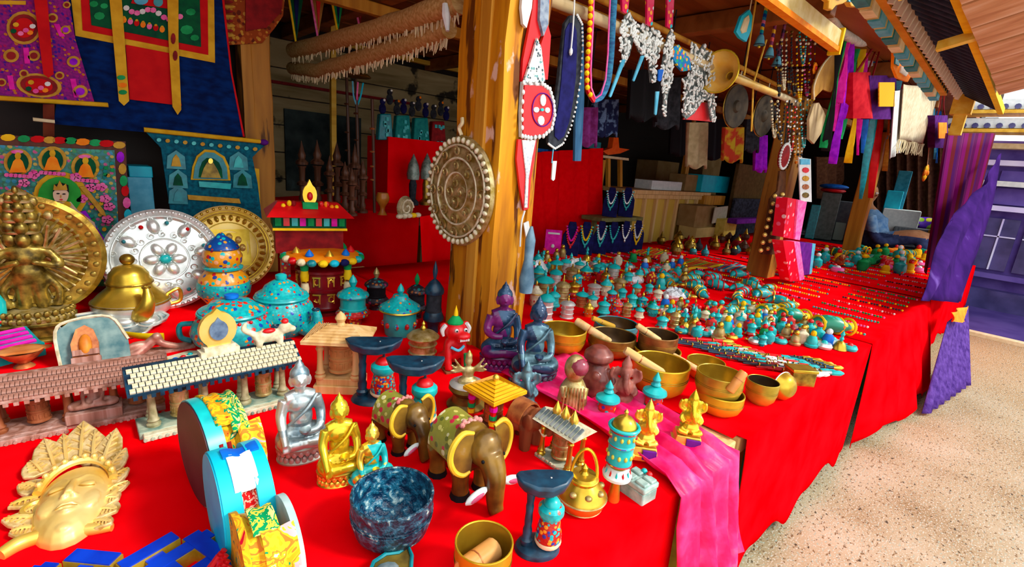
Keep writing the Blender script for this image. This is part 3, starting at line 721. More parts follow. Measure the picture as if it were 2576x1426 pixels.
# teal panel hanging from a rod, right of it
t=thing('teal_scroll','teal embroidered panel with a yellow arch hanging from a yellow rod','hanging',at(530,560,'y',2.36))
Y0=2.36
TEALP=mat('teal_brocade',(0.0,0.05,0.09),(0.0,0.13,0.19),r=.7,sc=60,bump=.3)
flat([(365,330),(672,362),(650,380),(635,396),(648,460),(660,560),(430,540),(412,420),(405,372)],'y',Y0,.012,'panel',TEALP,parent=t)
b=MB();b.tube([Vector(at(362,326,'y',Y0-.01))-t.location,Vector(at(655,356,'y',Y0-.01))-t.location],.009,8);part('rod',b,YSILK,t)
b=MB();b.ball(Vector(at(664,358,'y',Y0-.01))-t.location,(.019,.013,.013));part('knob',b,PURPLE,t)
V=Y0-.01
ar=[(480,452),(484,420),(495,392),(515,376),(540,378),(565,394),(577,420),(580,454)]
flat(ar,'y',V,.008,'arch',YSILK,parent=t);flat([(x+(530-x)*.13,y+(430-y)*.12)for x,y in ar],'y',V-.006,.008,'arch_ground',TURQD,parent=t)
flat([(x+(530-x)*.4,y+(436-y)*.35)for x,y in ar],'y',V-.010,.008,'niche',DGRN,parent=t)
flat([(505,446),(512,425),(520,410),(528,402),(537,410),(548,428),(556,448)],'y',V-.016,.010,'seated_figure',BRONZEG,parent=t)
flat(EL(530,405,6,7,10),'y',V-.020,.010,'head',GOLD,parent=t)
flat([(500,456),(582,462),(580,476),(502,470)],'y',V-.010,.010,'lotus_base',TURQ,parent=t)
for x,y,m in((443,402,OCH),(448,450,DGRN),(600,405,TURQ),(610,450,DGRN),(448,490,TURQD)):
 flat([(x-24,y+22),(x-22,y-10),(x,y-24),(x+22,y-8),(x+25,y+24)],'y',V,.006,'niche_panel',TURQD,parent=t)
 flat([(x-12,y+16),(x-8,y-4),(x,y-14),(x+8,y-4),(x+13,y+17)],'y',V-.006,.008,'niche_figure',m,parent=t)
for k in range(12):flat(EL(400+k*22,352+k*2.1,6,5,8),'y',V,.005,'border_bud',OCH if k%2 else TURQ,parent=t)
flat([(472,490),(602,500),(606,512),(474,502)],'y',V,.006,'lower_frieze',OCH,parent=t)
flat([(636,422),(652,425),(655,520),(645,518)],'y',Y0+.014,.01,'gilded_edge',YSILK,parent=t)
def prot_box(name,label,cat,x0,y0,x1,y1,Y,depth,m,group=None,bev=.003,z0=None):
 P=[at(x,y,'y',Y)for x,y in RC(x0,y0,x1,y1)]
 xa,xb=(P[0].x+P[3].x)/2,(P[1].x+P[2].x)/2;za,zb=(P[3].z+P[2].z)/2,(P[0].z+P[1].z)/2
 if z0 is not None:za=z0
 b=MB();b.box(((xa+xb)/2,Y+depth/2,(za+zb)/2),(xb-xa,depth,zb-za))
 return solo(name,b,m,label,cat,group,smooth=False,bev=bev)
lb=prot_box('blue_box','light blue cardboard box between the two painted panels','box',326,446,388,560,2.45,.12,SKYB,z0=0.0)
prot_box('box_lid','pale blue box standing on the light blue box behind the carved panel','box',324,418,384,446,2.45,.12,CYAN)
# ------------------------------------------------------------------ big dishes and vessels, back row
def dish(name,label,cx,cy,R,rz,tilt,m,m2,stones,style):
 t=thing(name,label,'plate',cx,rz);t.rotation_euler=(-tilt,0,rz)
 b=MB();n=48
 b.lathe([(0,.012),(R*.97,.012),(R,.016),(R,.022),(R*.95,.027),(R*.84,.022),(R*.80,.016),(R*.60,.024),(R*.42,.022),(R*.40,.027),(.0,.03)],n,(0,0,R),'y');part('disc',b,m,t)
# beaded rim
 bd=MB();bd.ball((0,0,0),(R*.036,.006,R*.036),8,5);bm_=bd.mesh('bead',m2)
 N=56 if style==0 else 44
 for k in range(N):
  a=2*PI*k/N;part('bead',bm_,None,t,loc=(R*.94*math.cos(a),-.026,R+R*.94*math.sin(a)))
 if style==0:
  pt=MB();pt.ball((0,0,0),(R*.16,.018,R*.11),12,7);pm=pt.mesh('boss',m2)
  for k in range(8):
   a=2*PI*k/8+.2
   part('boss',pm,None,t,loc=(R*.66*math.cos(a),-.02,R+R*.66*math.sin(a)),rot=(0,-a,0))
  pt=MB();pt.ball((0,0,0),(R*.14,.014,R*.10),12,7);pm=pt.mesh('petal',m2)
  for k in range(6):
   a=2*PI*k/6;part('petal',pm,None,t,loc=(R*.22*math.cos(a),-.032,R+R*.22*math.sin(a)),rot=(0,-a,0))
  sw=MB()
  for k in range(16):
   a=2*PI*k/16;cx_,cz_=R*.5*math.cos(a),R+R*.5*math.sin(a)
   sw.tube([(cx_+R*.07*(1-j/14)*math.cos(j*.7+a),-.026,cz_+R*.07*(1-j/14)*math.sin(j*.7+a))for j in range(13)],R*.014,5)
   a+=.2;cx_,cz_=R*.81*math.cos(a),R+R*.81*math.sin(a)
   sw.tube([(cx_+R*.06*(1-j/14)*math.cos(j*.7+a),-.022,cz_+R*.06*(1-j/14)*math.sin(j*.7+a))for j in range(13)],R*.013,5)
  part('scrollwork',sw,m2,t)
  tr=MB();tr.torus((0,-.028,R),R*.4,R*.016,40,6,'y');tr.torus((0,-.025,R),R*.85,R*.012,48,6,'y');part('ring',tr,m2,t)
 else:
  tr=MB()
  for q in(.86,.80,.60,.36):tr.torus((0,-.024,R),R*q,R*.014,44,6,'y')
  part('ring',tr,m2,t)
  sq=MB()
  for rr,th in((.56,.0),(.46,.004),(.34,.008)):
   w=R*rr;sq.prism([(-w*.78,R-w*.78),(w*.78,R-w*.78),(w*.78,R+w*.78),(-w*.78,R+w*.78)],-.026-th,-.02)
  part('mandala_square',sq,m2,t,smooth=False)
  pt=MB();pt.ball((0,0,0),(R*.05,.010,R*.075),8,6);pm=pt.mesh('petal',m2)
  for k in range(30):
   a=2*PI*k/30;part('petal',pm,None,t,loc=(R*.71*math.cos(a),-.022,R+R*.71*math.sin(a)),rot=(0,PI/2-a,0))
  pt=MB();pt.ball((0,0,0),(R*.07,.014,R*.09),8,6);pm=pt.mesh('figure',m)
  for k in range(8):
   a=2*PI*k/8;part('figure',pm,None,t,loc=(R*.26*math.cos(a),-.036,R+R*.26*math.sin(a)))
 for(u,w,sm_)in stones:
  b=MB();b.ball((u*R,-.036 if abs(u)+abs(w)<.1 else-.030,R+w*R),(R*(.10 if abs(u)+abs(w)<.1 else.04),.012,R*(.09 if abs(u)+abs(w)<.1 else.04)));part('stone',b,sm_,t)
 return t
P=T(428,775);dish('silver_plate','large round embossed silver plate with a turquoise centre stone, leaning upright',P,0,.172,toward(P,4),.20,SILVER,SILVER,[(0,0,TURQ)]+[(.72*math.cos(a),.72*math.sin(a),[TURQD,THRED][k%2])for k,a in enumerate([.35,.95,1.45,2.05,2.6,3.4,5.2,5.9])],0)
P=T(585,728);dish('gilt_plate','large round gilt mandala plate behind the silver plate',P,0,.168,toward(P,6),.20,GOLDL,BRASS,[],1)
# bronze many-armed statue
STB=mat('olive_bronze',(.07,.045,.006),(.36,.24,.035),r=.36,m=.6,sc=45,bump=.4)
P=T(100,850)
st=thing('bronze_statue','dark bronze many-armed standing statue with a tower of heads and a round halo','statue',P,toward(P,-6),sc=1.0)
Hs=HT(P,470)
q=Hs
def zz(f):return f*q
b=MB();b.box((0,0,zz(.015)),(.42*q,.3*q,zz(.03)));b.box((0,0,zz(.07)),(.32*q,.22*q,zz(.08)));b.box((0,0,zz(.125)),(.40*q,.28*q,zz(.03)));part('plinth',b,STB,st,bev=.003)
lp=MB();lp.lathe([(0,zz(.14)),(.19*q,zz(.14)),(.20*q,zz(.165)),(.165*q,zz(.185)),(.19*q,zz(.21)),(0,zz(.215))],28,sy=.75);part('lotus_base',lp,BRASSO,st)
pe=MB();pe.ball((0,0,0),(.02*q,.012*q,.022*q),6,5);pem=pe.mesh('petal',STB)
for k in range(26):
 a=2*PI*k/26
 for z in(.16,.20):part('petal',pem,None,st,loc=(.185*q*math.cos(a),.14*q*math.sin(a),zz(z)))
b=MB()
b.tube([(-.045*q,0,zz(.21)),(-.04*q,0,zz(.32)),(-.03*q,0,zz(.44))],[.035*q,.04*q,.05*q],10);b.tube([(.045*q,0,zz(.21)),(.04*q,0,zz(.32)),(.03*q,0,zz(.44))],[.035*q,.04*q,.05*q],10)
b.ball((0,0,zz(.45)),(.085*q,.06*q,.08*q));b.ball((0,0,zz(.56)),(.09*q,.055*q,.08*q));b.ball((0,0,zz(.60)),(.11*q,.05*q,.04*q))
b.tube([(0,0,zz(.60)),(0,0,zz(.68))],.035*q,8)
for s_ in(-1,1):
 b.tube([(s_*.1*q,0,zz(.60)),(s_*.16*q,-.03*q,zz(.50)),(s_*.03*q,-.09*q,zz(.54))],[.03*q,.025*q,.02*q],8)
 b.tube([(s_*.06*q,.01*q,zz(.44)),(s_*.13*q,.0,zz(.34)),(s_*.12*q,.0,zz(.22))],[.03*q,.02*q,.03*q],8)
part('body',blob(b,.005,STB,2),None,st)
for k,(z,w)in enumerate(((.67,.05),(.745,.046),(.815,.042),(.875,.036),(.93,.03))):
 b=MB()
 for s_ in(-1,0,1):b.ball((s_*w*1.2*q,-.03*q if s_==0 else.0,zz(z)),(w*.8*q,w*.8*q,w*q),10,8)
 if k==4:b.ball((0,-.02*q,zz(z+.05)),(.016*q,.016*q,.03*q))
 hd=part('head_tier',b,STB,st)
 b=MB();b.lathe([(0,0),(w*1.6*q,0),(w*1.75*q,.012*q),(w*1.3*q,.02*q),(0,.022*q)],16,(0,0,zz(z+w*.75)),sy=.6);part('crown',b,BRASSO,hd)
for k in range(8):
 a=-.75+k*.30
 for s_ in(-1,1):
  dx,dz=math.cos(a),math.sin(a)
  arm=MB();arm.tube([(s_*.08*q,.01*q,zz(.57)),(s_*(.08+.10*dx)*q,-.01*q,zz(.56+.09*dz)),(s_*(.08+.21*dx)*q,-.04*q,zz(.57+.20*dz))],[.014*q,.011*q,.009*q],6);part('side_arm',arm,BRASSO,st)
hl=MB();hl.lathe([(0,-.05*q),(.37*q,-.05*q),(.40*q,-.035*q),(.37*q,-.02*q),(.30*q,-.03*q),(.29*q,-.02*q),(.27*q,-.03*q),(0,-.03*q)],44,(0,0,zz(.55)),'y',sy=1.0);part('halo',hl,BRASSD,st,ang=25)
sp=MB();sp.tube([(0,.024*q,.12*q),(0,.022*q,.30*q)],[.005*q,.008*q],5);spm=sp.mesh('halo_ray',BRASSO)
for k in range(40):part('halo_ray',spm,None,st,loc=(0,0,zz(.55)),rot=(0,2*PI*k/40,0))
be=MB();be.ball((0,0,0),(.022*q,.014*q,.022*q),7,5);bem=be.mesh('halo_boss',STB)
for k in range(30):
 a=2*PI*k/30;part('halo_boss',bem,None,st,loc=(.345*q*math.cos(a),.03*q,zz(.55)+.345*q*math.sin(a)))
ml=[(-.17,.6),(-.19,.72),(-.15,.84),(-.08,.94),(0,1.0),(.08,.94),(.15,.84),(.19,.72),(.17,.6)]
b=MB();b.prism([(x*q,z*q)for x,z in ml],.03*q,.055*q);mo=part('head_halo',b,BRASSD,st)
for k in range(9):
 x,z=ml[k];b=MB();b.ball((x*.86*q,.02*q,(.62+(z-.62)*.9)*q),(.025*q,.02*q,.03*q),7,5);part('flame_boss',b,BRASSO,mo)
# brass kettle
def kettle(P,w,h,rz):
 t=thing('brass_kettle','squat brass and silver kettle with a round knob, in front of the silver plate','kettle',P,rz)
 R=w/2
 b=MB();b.lathe([(0,0),(R*.55,0),(R*.6,h*.04),(R*.96,h*.2),(R,h*.29),(R*.97,h*.36)],32);part('silver_body',b,SILVER,t)
 b=MB();b.lathe([(R*.97,h*.36),(R*.8,h*.45),(R*.58,h*.54),(R*.55,h*.60)],32);part('shoulder',b,BRASS,t)
 b=MB();b.lathe([(R*.57,h*.60),(R*.57,h*.64),(R*.52,h*.67),(R*.50,h*.73),(R*.36,h*.82),(R*.15,h*.86),(0,h*.865)],28);lid=part('lid',b,BRASS,t)
 b=MB();b.ball((0,0,h*.93),(h*.09,h*.09,h*.08),12,8);b.tube([(0,0,h*.84),(0,0,h*.9)],h*.035,8);part('knob',b,BRASSD,lid)
 b=MB();b.tube([(R*.25,-R*.75,h*.22),(R*.40,-R*1.0,h*.30),(R*.52,-R*1.06,h*.44),(R*.52,-R*1.0,h*.58),(R*.50,-R*.94,h*.63)],[R*.27,R*.25,R*.18,R*.10,R*.09],12);sp_=part('spout',b,BRASS,t)
 b=MB();b.torus((R*.50,-R*.95,h*.63),R*.09,R*.03,14,6);part('spout_rim',b,BRASSD,sp_)
 b=MB();b.torus((0,0,h*.345),R*.99,R*.03,32,6);b.torus((0,0,h*.61),R*.58,R*.03,28,6);part('bands',b,BRASSD,t)
 b=MB();b.tube([(R*.85,R*.3,h*.36),(R*1.18,R*.45,h*.42),(R*1.2,R*.48,h*.24),(R*.92,R*.35,h*.2)],R*.06,8);part('handle',b,BRASS,t)
P=T(338,812);kettle(P,WD(P,205),HT(P,640),toward(P,-8))
# mosaic jar, amber
P=T(568,775);h=HT(P,583);w=WD(P,135);R=w/2
t=thing('inlaid_jar','amber and turquoise inlaid double-gourd jar with a blue lid','jar',P,toward(P))
b=MB();b.lathe([(0,0),(R*.5,0),(R*.6,h*.04),(R*.95,h*.2),(R,h*.30),(R*.92,h*.42),(R*.66,h*.51),(R*.62,h*.53)],28);part('body',b,YMOS,t)
b=MB();b.lathe([(R*.98,h*.21),(R*1.03,h*.27),(R*1.03,h*.31),(R*.97,h*.37)],28);part('turquoise_patch_band',b,TMOS,t)
b=MB();b.lathe([(R*.62,h*.52),(R*.74,h*.535),(R*.76,h*.56),(R*.66,h*.575)],28);part('zigzag_collar',b,TMOS,t)
b=MB();b.lathe([(R*.62,h*.57),(R*.72,h*.62),(R*.75,h*.69),(R*.68,h*.76),(R*.60,h*.79)],28);part('upper_body',b,YMOS,t)
b=MB();b.lathe([(R*.62,h*.785),(R*.66,h*.80),(R*.58,h*.85),(R*.36,h*.91),(R*.2,h*.945),(R*.14,h*.97),(0,h)],24);part('lid',b,mosaic('blue_inlay',(.0,.06,.3),[(.5,.02,.02),(.0,.45,.5),(.7,.3,.02)],60,.36),t)
def teapot(label,bx,by,ty,wpx,body,seedm,lidm,spout=-1,lidh=.62,knob=BLUE):
 P=T(bx,by);h=HT(P,ty);R=WD(P,wpx)/2
 t=thing('inlaid_teapot',label,'teapot',P,toward(P))
 b=MB();b.lathe([(0,0),(R*.6,0),(R*.66,h*.03),(R*.92,h*.18),(R,h*.34),(R*.93,h*.48),(R*.72,h*lidh)],32);part('body',b,body,t)
 b=MB();b.lathe([(R*.74,h*lidh),(R*.80,h*(lidh+.02)),(R*.78,h*(lidh+.06)),(R*.58,h*(lidh+.12)),(R*.5,h*(lidh+.19)),(R*.22,h*.90),(0,h*.905)],28);lid=part('lid',b,lidm,t)
 b=MB();b.lathe([(0,h*.88),(R*.10,h*.88),(R*.17,h*.93),(R*.17,h*.98),(R*.08,h),(0,h)],14);part('knob',b,knob,lid)
 b=MB();b.torus((0,0,h*(lidh+.01)),R*.79,R*.045,32,6);part('rim',b,TURQ,t)
 b=MB();b.tube([(R*.6,-R*.5,h*.18),(R*.85,-R*.72,h*.16),(R*1.02,-R*.82,h*.30),(R*.98,-R*.78,h*.50)],[R*.28,R*.26,R*.18,R*.11],12);sp_=part('spout',b,body,t)
 b=MB();b.torus((R*.98,-R*.78,h*.50),R*.10,R*.035,12,6);part('spout_ring',b,NAVY,sp_)
 b=MB();b.tube([(R*.72,-R*.70,h*.10),(R*.96,-R*.88,h*.12),(R*1.08,-R*.92,h*.22)],[R*.1,R*.14,R*.09],8);part('spout_collar',b,RMOS,sp_)
 b=MB();b.tube([(-R*.9,R*.2,h*.46),(-R*1.2,R*.3,h*.42),(-R*1.2,R*.3,h*.2),(-R*.95,R*.2,h*.14)],R*.07,8);part('handle',b,TURQD,t)
 b=MB()
 for k in range(18):
  a=2*PI*k/18;b.ball((R*.80*math.cos(a),R*.80*math.sin(a),h*(lidh-.07)),R*.05,7,5)
 part('stone_row',b,seedm,t)
 return t
teapot('tall lidded turquoise pot with a domed lid, behind the other turquoise pot',712,838,688,168,TMOS,LRED,TMOS,knob=TURQ)
TM2=mosaic('turquoise_coral_inlay',(0.0,0.44,0.45),[(0.7,0.02,0.01),(0.7,0.03,0.01),(0.0,0.06,0.45),(0.0,0.5,0.5),(0.8,.3,.02)],66,0.42,base2=(0.0,0.30,0.34))
teapot('low wide turquoise teapot studded with coral and blue, beside the carved gallery',590,872,738,215,TM2,LRED,TM2,lidh=.66)
# red prayer-wheel shrine
P=T(815,782);h=HT(P,468);k0=WD(P,100)/100
t=thing('prayer_wheel_shrine','tall red lacquer prayer wheel shrine with gold lettering on its drum','shrine',P,toward(P,8))
R=72*k0
b=MB();b.lathe([(0,0),(R*.8,0),(R*.8,h*.03),(R*.66,h*.04),(R*.66,h*.06),(0,h*.06)],24);part('base',b,MAROON,t)
b=MB();b.lathe([(0,h*.06),(R*.92,h*.06),(R*.95,h*.08),(R*.92,h*.10),(R*.9,h*.2),(R*.96,h*.205),(R*.96,h*.225),(R*.9,h*.23),(R*.9,h*.34),(R*.97,h*.35),(R*.97,h*.37),(R*.8,h*.385),(0,h*.385)],32);dr=part('drum',b,mat('maroon_lacquer',(.13,.0,.004),(.2,.002,.006),r=.25),t,ang=25)
# raised gold syllables round the drum
def glyph(seed):
 random.seed(seed);g=MB()
 s_=h*.035
 g.box((0,0,s_*1.15),(s_*1.7,.004,s_*.3))
 st_=[(-.6,1.1,-.6,-.9),(.6,1.1,.6,-.9)]
 for x0,z0,x1,z1 in st_[seed%2:]:g.tube([(x0*s_,0,z0*s_),(x1*s_,0,z1*s_)],s_*.17,5)
 g.tube([(.6*s_*math.cos(a)*(.8 if seed%3 else.6),0,(.1+.6*math.sin(a))*s_)for a in[j*.7+seed for j in range(6)]],s_*.16,5)
 if seed%2:g.tube([(-.6*s_,0,-.2*s_),(.1*s_,0,-.5*s_),(.6*s_,0,-.2*s_)],s_*.16,5)
 return g.mesh('gold_letter',GOLD)
gl=[glyph(i)for i in range(5)]
for row,z in enumerate((.285,.15)):
 for k in range(12):
  a=2*PI*k/12+.13;part('gold_letter',gl[(k*2+row)%5],None,t,loc=(R*.92*math.sin(a),-R*.92*math.cos(a),h*z),rot=(0,0,a))
# canopy of coloured beads with ornaments
zc_=h*.455
b=MB();b.lathe([(0,zc_),(R*1.25,zc_),(R*1.3,zc_+h*.012),(R*1.2,zc_+h*.03),(R*.5,zc_+h*.05),(0,zc_+h*.05)],32);cp=part('canopy',b,ORANGE,t)
cl=[TURQ,GREEN,CREAM,LRED,CREAM,TURQD,YEL,CYAN,NAVYC,YEL]
for k in range(22):
 a=2*PI*k/22;b=MB();b.ball((R*1.28*math.cos(a),R*1.28*math.sin(a),zc_),(R*.17,R*.17,R*.13),8,6);part('canopy_bead',b,cl[k%10],cp)
for k in range(9):
 a=2*PI*k/9-1.5;rr=R*.95
 b=MB();b.lathe([(0,0),(R*.11,0),(R*.15,h*.02),(R*.08,h*.045),(0,h*.065)],10,(rr*math.cos(a),rr*math.sin(a),zc_+h*.025));part('canopy_jewel',b,[GOLD,BLUE,LRED,GREEN,ORANGE,MAGENTA,YEL][k%7],cp)
for k in range(4):
 a=PI/4+k*PI/2;b=MB();x,y=R*1.02*math.cos(a),R*1.02*math.sin(a)
 cols_=[(0,YEL),(.12,ORANGE),(.2,CREAM),(.3,YEL),(.38,GREEN)]
 pst=None
 for z,m in cols_:
  b=MB();b.lathe([(0,h*z),(R*.13,h*z),(R*.15,h*(z+.04)),(R*.12,h*(z+.08)),(0,h*(z+.08))],10,(x,y,0))
  if pst is None:pst=part('post',b,m,t)
  else:part('post_ring',b,m,pst)
# roof house behind, upper left
x0=-28*k0
b=MB();b.box((x0,.08,h*.57),(165*k0,.10,h*.20));part('shrine_wall',b,MAROON,t)
b=MB();b.box((x0-60*k0,.06,h*.32),(22*k0,.05,h*.64));part('rear_post',b,RMOS,t)
b=MB();b.box((x0+60*k0,.06,h*.32),(22*k0,.05,h*.64));part('rear_post',b,RMOS,t)
b=MB();b.box((x0,.075,h*.715),(176*k0,.13,h*.09));fz=part('frieze',b,DGRN,t,bev=.002)
for k in range(9):
 b=MB();b.box((x0+(-76+k*19)*k0,.008,h*.72),(14*k0,.006,h*.06),0);part('frieze_block',b,[GREEN,LRED,TURQ,MAGENTA][k%4],fz)
b=MB();b.box((x0,.006,h*.665),(178*k0,.01,h*.018));part('gilt_strip',b,YEL,fz)
b=MB();w_,d_=205*k0/2,.11
b.add([(x0-w_,.075-d_,h*.765),(x0+w_,.075-d_,h*.765),(x0+w_,.075+d_,h*.765),(x0-w_,.075+d_,h*.765),(x0-w_*.72,.05,h*.86),(x0+w_*.72,.05,h*.86),(x0+w_*.72,.1,h*.86),(x0-w_*.72,.1,h*.86)],[(3,2,1,0),(4,5,6,7),(0,1,5,4),(1,2,6,5),(2,3,7,6),(3,0,4,7)])
rfo=part('roof',b,LRED,t,smooth=False)
b=MB();b.box((x0,.03,h*.845),(36*k0,.04,h*.05));fl=part('finial_base',b,GREEN,rfo)
b=MB();b.prism([(x0+17*k0*math.sin(a)*(1 if a<PI else 1),h*.925-30*k0*math.cos(a)*.9+(12*k0 if abs(a-PI)<.1 else 0))for a in[j*PI/8 for j in range(16)]],.02,.04);f2=part('flame_finial',b,GOLD,rfo)
b=MB();b.ball((x0,.018,h*.915),(7*k0,.008,11*k0));part('flame_stone',b,LRED,rfo)
for k,(dx,m)in enumerate(((-62,YEL),(-48,YEL),(-38,MAROON),(28,LRED),(42,LRED),(40,ORANGE),(54,ORANGE),(66,YEL))):
 b=MB();b.ball((x0+dx*k0,.03,h*(.83 if abs(dx)>50 else.855)),(6*k0,6*k0,8*k0),8,6);part('roof_jewel',b,m,rfo)
# ------------------------------------------------------------------ figures
def lotus(t,w,z0,z1,m,mp,sy=.72,n=22):
 h_=z1-z0;R=w/2
 b=MB();b.lathe([(0,z0),(R*.92,z0),(R*.94,z0+h_*.18),(R*.78,z0+h_*.3),(R*.74,z0+h_*.5),(R*.9,z0+h_*.66),(R*.96,z0+h_*.9),(R*.9,z1),(0,z1)],28,sy=sy);bs=part('lotus_base',b,m,t)
 p=MB();p.ball((0,0,0),(R*.11,R*.09,h_*.2),7,6);pm=p.mesh('petal',mp)
 for k in range(n):
  a=2*PI*k/n
  part('petal',pm,None,bs,loc=(R*.84*math.cos(a),R*.84*sy*math.sin(a),z0+h_*.68))
  part('petal',pm,None,bs,loc=(R*.82*math.cos(a+.14),R*.82*sy*math.sin(a+.14),z0+h_*.33))
 return bs
def figure_shapes(b,H,w,z0,hand='earth',bowl_=True):
 """a cross-legged seated body between z0 and H; w is the knee width"""
 h=H-z0;S=h
 b.ball((0,.02*S,z0+.12*S),(.20*S,.15*S,.12*S),14,10)  # hips
 for s in(-1,1):
  b.tube([(s*.10*S,.02*S,z0+.11*S),(s*w*.44,-.05*S,z0+.09*S),(s*w*.36,-.15*S,z0+.07*S),(-s*.05*S,-.19*S,z0+.09*S)],[.12*S,.10*S,.08*S,.055*S],12)
 b.ball((0,.02*S,z0+.30*S),(.125*S,.105*S,.17*S),14,10)
 b.ball((0,.02*S,z0+.46*S),(.155*S,.112*S,.13*S),14,10)
 b.tube([(-.14*S,.02*S,z0+.52*S),(0,.03*S,z0+.555*S),(.14*S,.02*S,z0+.52*S)],[.072*S,.085*S,.072*S],12)
 b.tube([(0,.02*S,z0+.55*S),(0,.01*S,z0+.68*S)],[.062*S,.056*S],10)
# right arm (seen on the left)
 if hand=='earth':
  b.tube([(-.155*S,.02*S,z0+.52*S),(-.20*S,-.02*S,z0+.36*S),(-.20*S,-.12*S,z0+.24*S),(-.19*S,-.225*S,z0+.10*S)],[.066*S,.056*S,.046*S,.032*S],10)
  for k in range(4):b.tube([(-.215*S+k*.018*S,-.225*S,z0+.10*S),(-.21*S+k*.018*S,-.245*S,z0+.03*S)],.0105*S,6)
 else:
  b.tube([(-.155*S,.02*S,z0+.52*S),(-.20*S,-.02*S,z0+.34*S),(-.14*S,-.15*S,z0+.30*S),(-.02*S,-.18*S,z0+.30*S)],[.064*S,.054*S,.044*S,.034*S],10)
 b.tube([(.155*S,.02*S,z0+.52*S),(.20*S,-.01*S,z0+.34*S),(.16*S,-.14*S,z0+.22*S),(.0,-.18*S,z0+.20*S)],[.064*S,.054*S,.044*S,.036*S],10)
# head
 b.ball((0,-.005*S,z0+.755*S),(.092*S,.096*S,.112*S),14,10)
 b.ball((0,-.035*S,z0+.705*S),(.052*S,.05*S,.05*S),10,8)
 b.tube([(0,-.09*S,z0+.775*S),(0,-.107*S,z0+.735*S)],[.012*S,.018*S],6)
 b.tube([(-.035*S,-.088*S,z0+.785*S),(.035*S,-.088*S,z0+.785*S)],.009*S,5)
 b.tube([(-.02*S,-.086*S,z0+.70*S),(.02*S,-.086*S,z0+.70*S)],.010*S,5)
 for s in(-1,1):b.tube([(s*.094*S,.0,z0+.79*S),(s*.10*S,.0,z0+.73*S),(s*.085*S,-.005*S,z0+.67*S)],[.016*S,.02*S,.014*S],6)
def hair_mesh(b,H,z0,curls=True):
 S=H-z0
 b.ball((0,.018*S,z0+.80*S),(.103*S,.10*S,.094*S),14,9)
 b.ball((0,.015*S,z0+.895*S),(.05*S,.05*S,.048*S),12,8)
 b.lathe([(.024*S,0),(.018*S,.03*S),(.0,.075*S)],8,(0,.015*S,z0+.925*S))
def buddha(label,bx,by,ty,wpx,skin,robe,hair,base,petal,off=0,basef=.17,name='seated_buddha',hand='earth',robe_side=1,group=None,sash=True):
 P=T(bx,by);H=HT(P,ty);w=WD(P,wpx)
 t=thing(name,label,'statue',P,toward(P,off),group)
 z0=H*basef
 lotus(t,w*1.12,0,z0+H*.012,base,petal)
 b=MB();figure_shapes(b,H,w*.80,z0,hand)
 me=blob(b,max(H/105,.0018),[skin,robe],2);S=H-z0
 if robe:
  def rule(c):
   z=(c.z-z0)/S
   if z>.60:return 0
   if z<.26 and c.y>-.215*S and not(c.x<-.15*S and c.y<-.12*S and z>.0 and z<.2):return 1
   return 1 if(c.x*robe_side>.05*S-(z-.3)*.45*S*(1)and z<.6 and not(c.y<-.13*S and z<.4))else 0
  paint(me,rule)
 part('body',me,None,t)
 b=MB();hair_mesh(b,H,z0);part('hair',blob(b,max(H/90,.002),hair,1),None,t)
 if sash:
  b=MB();b.tube([(.16*S,-.06*S,z0+.58*S),(.06*S,-.115*S,z0+.46*S),(-.07*S,-.115*S,z0+.34*S),(-.13*S,-.08*S,z0+.27*S)],.016*S,6);part('robe_hem',b,robe or skin,t)
 b=MB();b.lathe([(0,0),(.045*S,.0),(.06*S,.03*S),(.055*S,.045*S),(.0,.045*S)],12,(0.01*S,-.20*S,z0+.215*S));part('alms_bowl',b,hair,t)
 return t
SILB=mat('silver_pewter',(.50,.56,.54),(.80,.84,.80),r=.28,m=.7,sc=12)
BLUEPAT=mat('blue_patina',(.03,.09,.13),(.16,.30,.34),r=.4,m=.4,sc=25)
DKBLU=mat('dark_blue_resin',(.004,.012,.04),(.03,.09,.18),r=.25,m=.2,sc=20)
PURR=mat('purple_resin',(.05,.004,.07),(.22,.02,.16),r=.25,sc=15,c3=(.05,.12,.28))
YGOLD=mat('bright_gilding',(.62,.40,.01),(.85,.62,.04),r=.25,m=.65,sc=15)
buddha('silver seated Buddha on a lotus base, the largest on the near cloth',760,1150,898,128,SILB,SILVERD,SILVERD,mat('pewter_base',(.35,.36,.30),(.55,.55,.45),r=.4,m=.4,sc=30),mat('reddish_pewter',(.25,.10,.10),(.6,.5,.45),r=.4,m=.4,sc=50),off=8)
buddha('golden seated Buddha with bare right arm, beside the silver one',855,1208,985,118,YGOLD,YGOLD,YGOLD,BRASS,GOLD,off=14)
buddha('small golden Buddha in a turquoise robe behind the blue bowl',935,1215,1058,120,GOLD,TURQ,GOLD,TURQ,RMOS,off=16,basef=.12)
buddha('purple resin seated Buddha leaning against the big pillar',1256,925,704,100,PURR,DKBLU,DKBLU,PURR,PURR,off=10,hand='lap')
buddha('dark blue resin Buddha seated on a tall carved base in front of the pillar',1338,962,742,118,DKBLU,BLUEPAT,DKBLU,DKBLU,BLUEPAT,off=14)
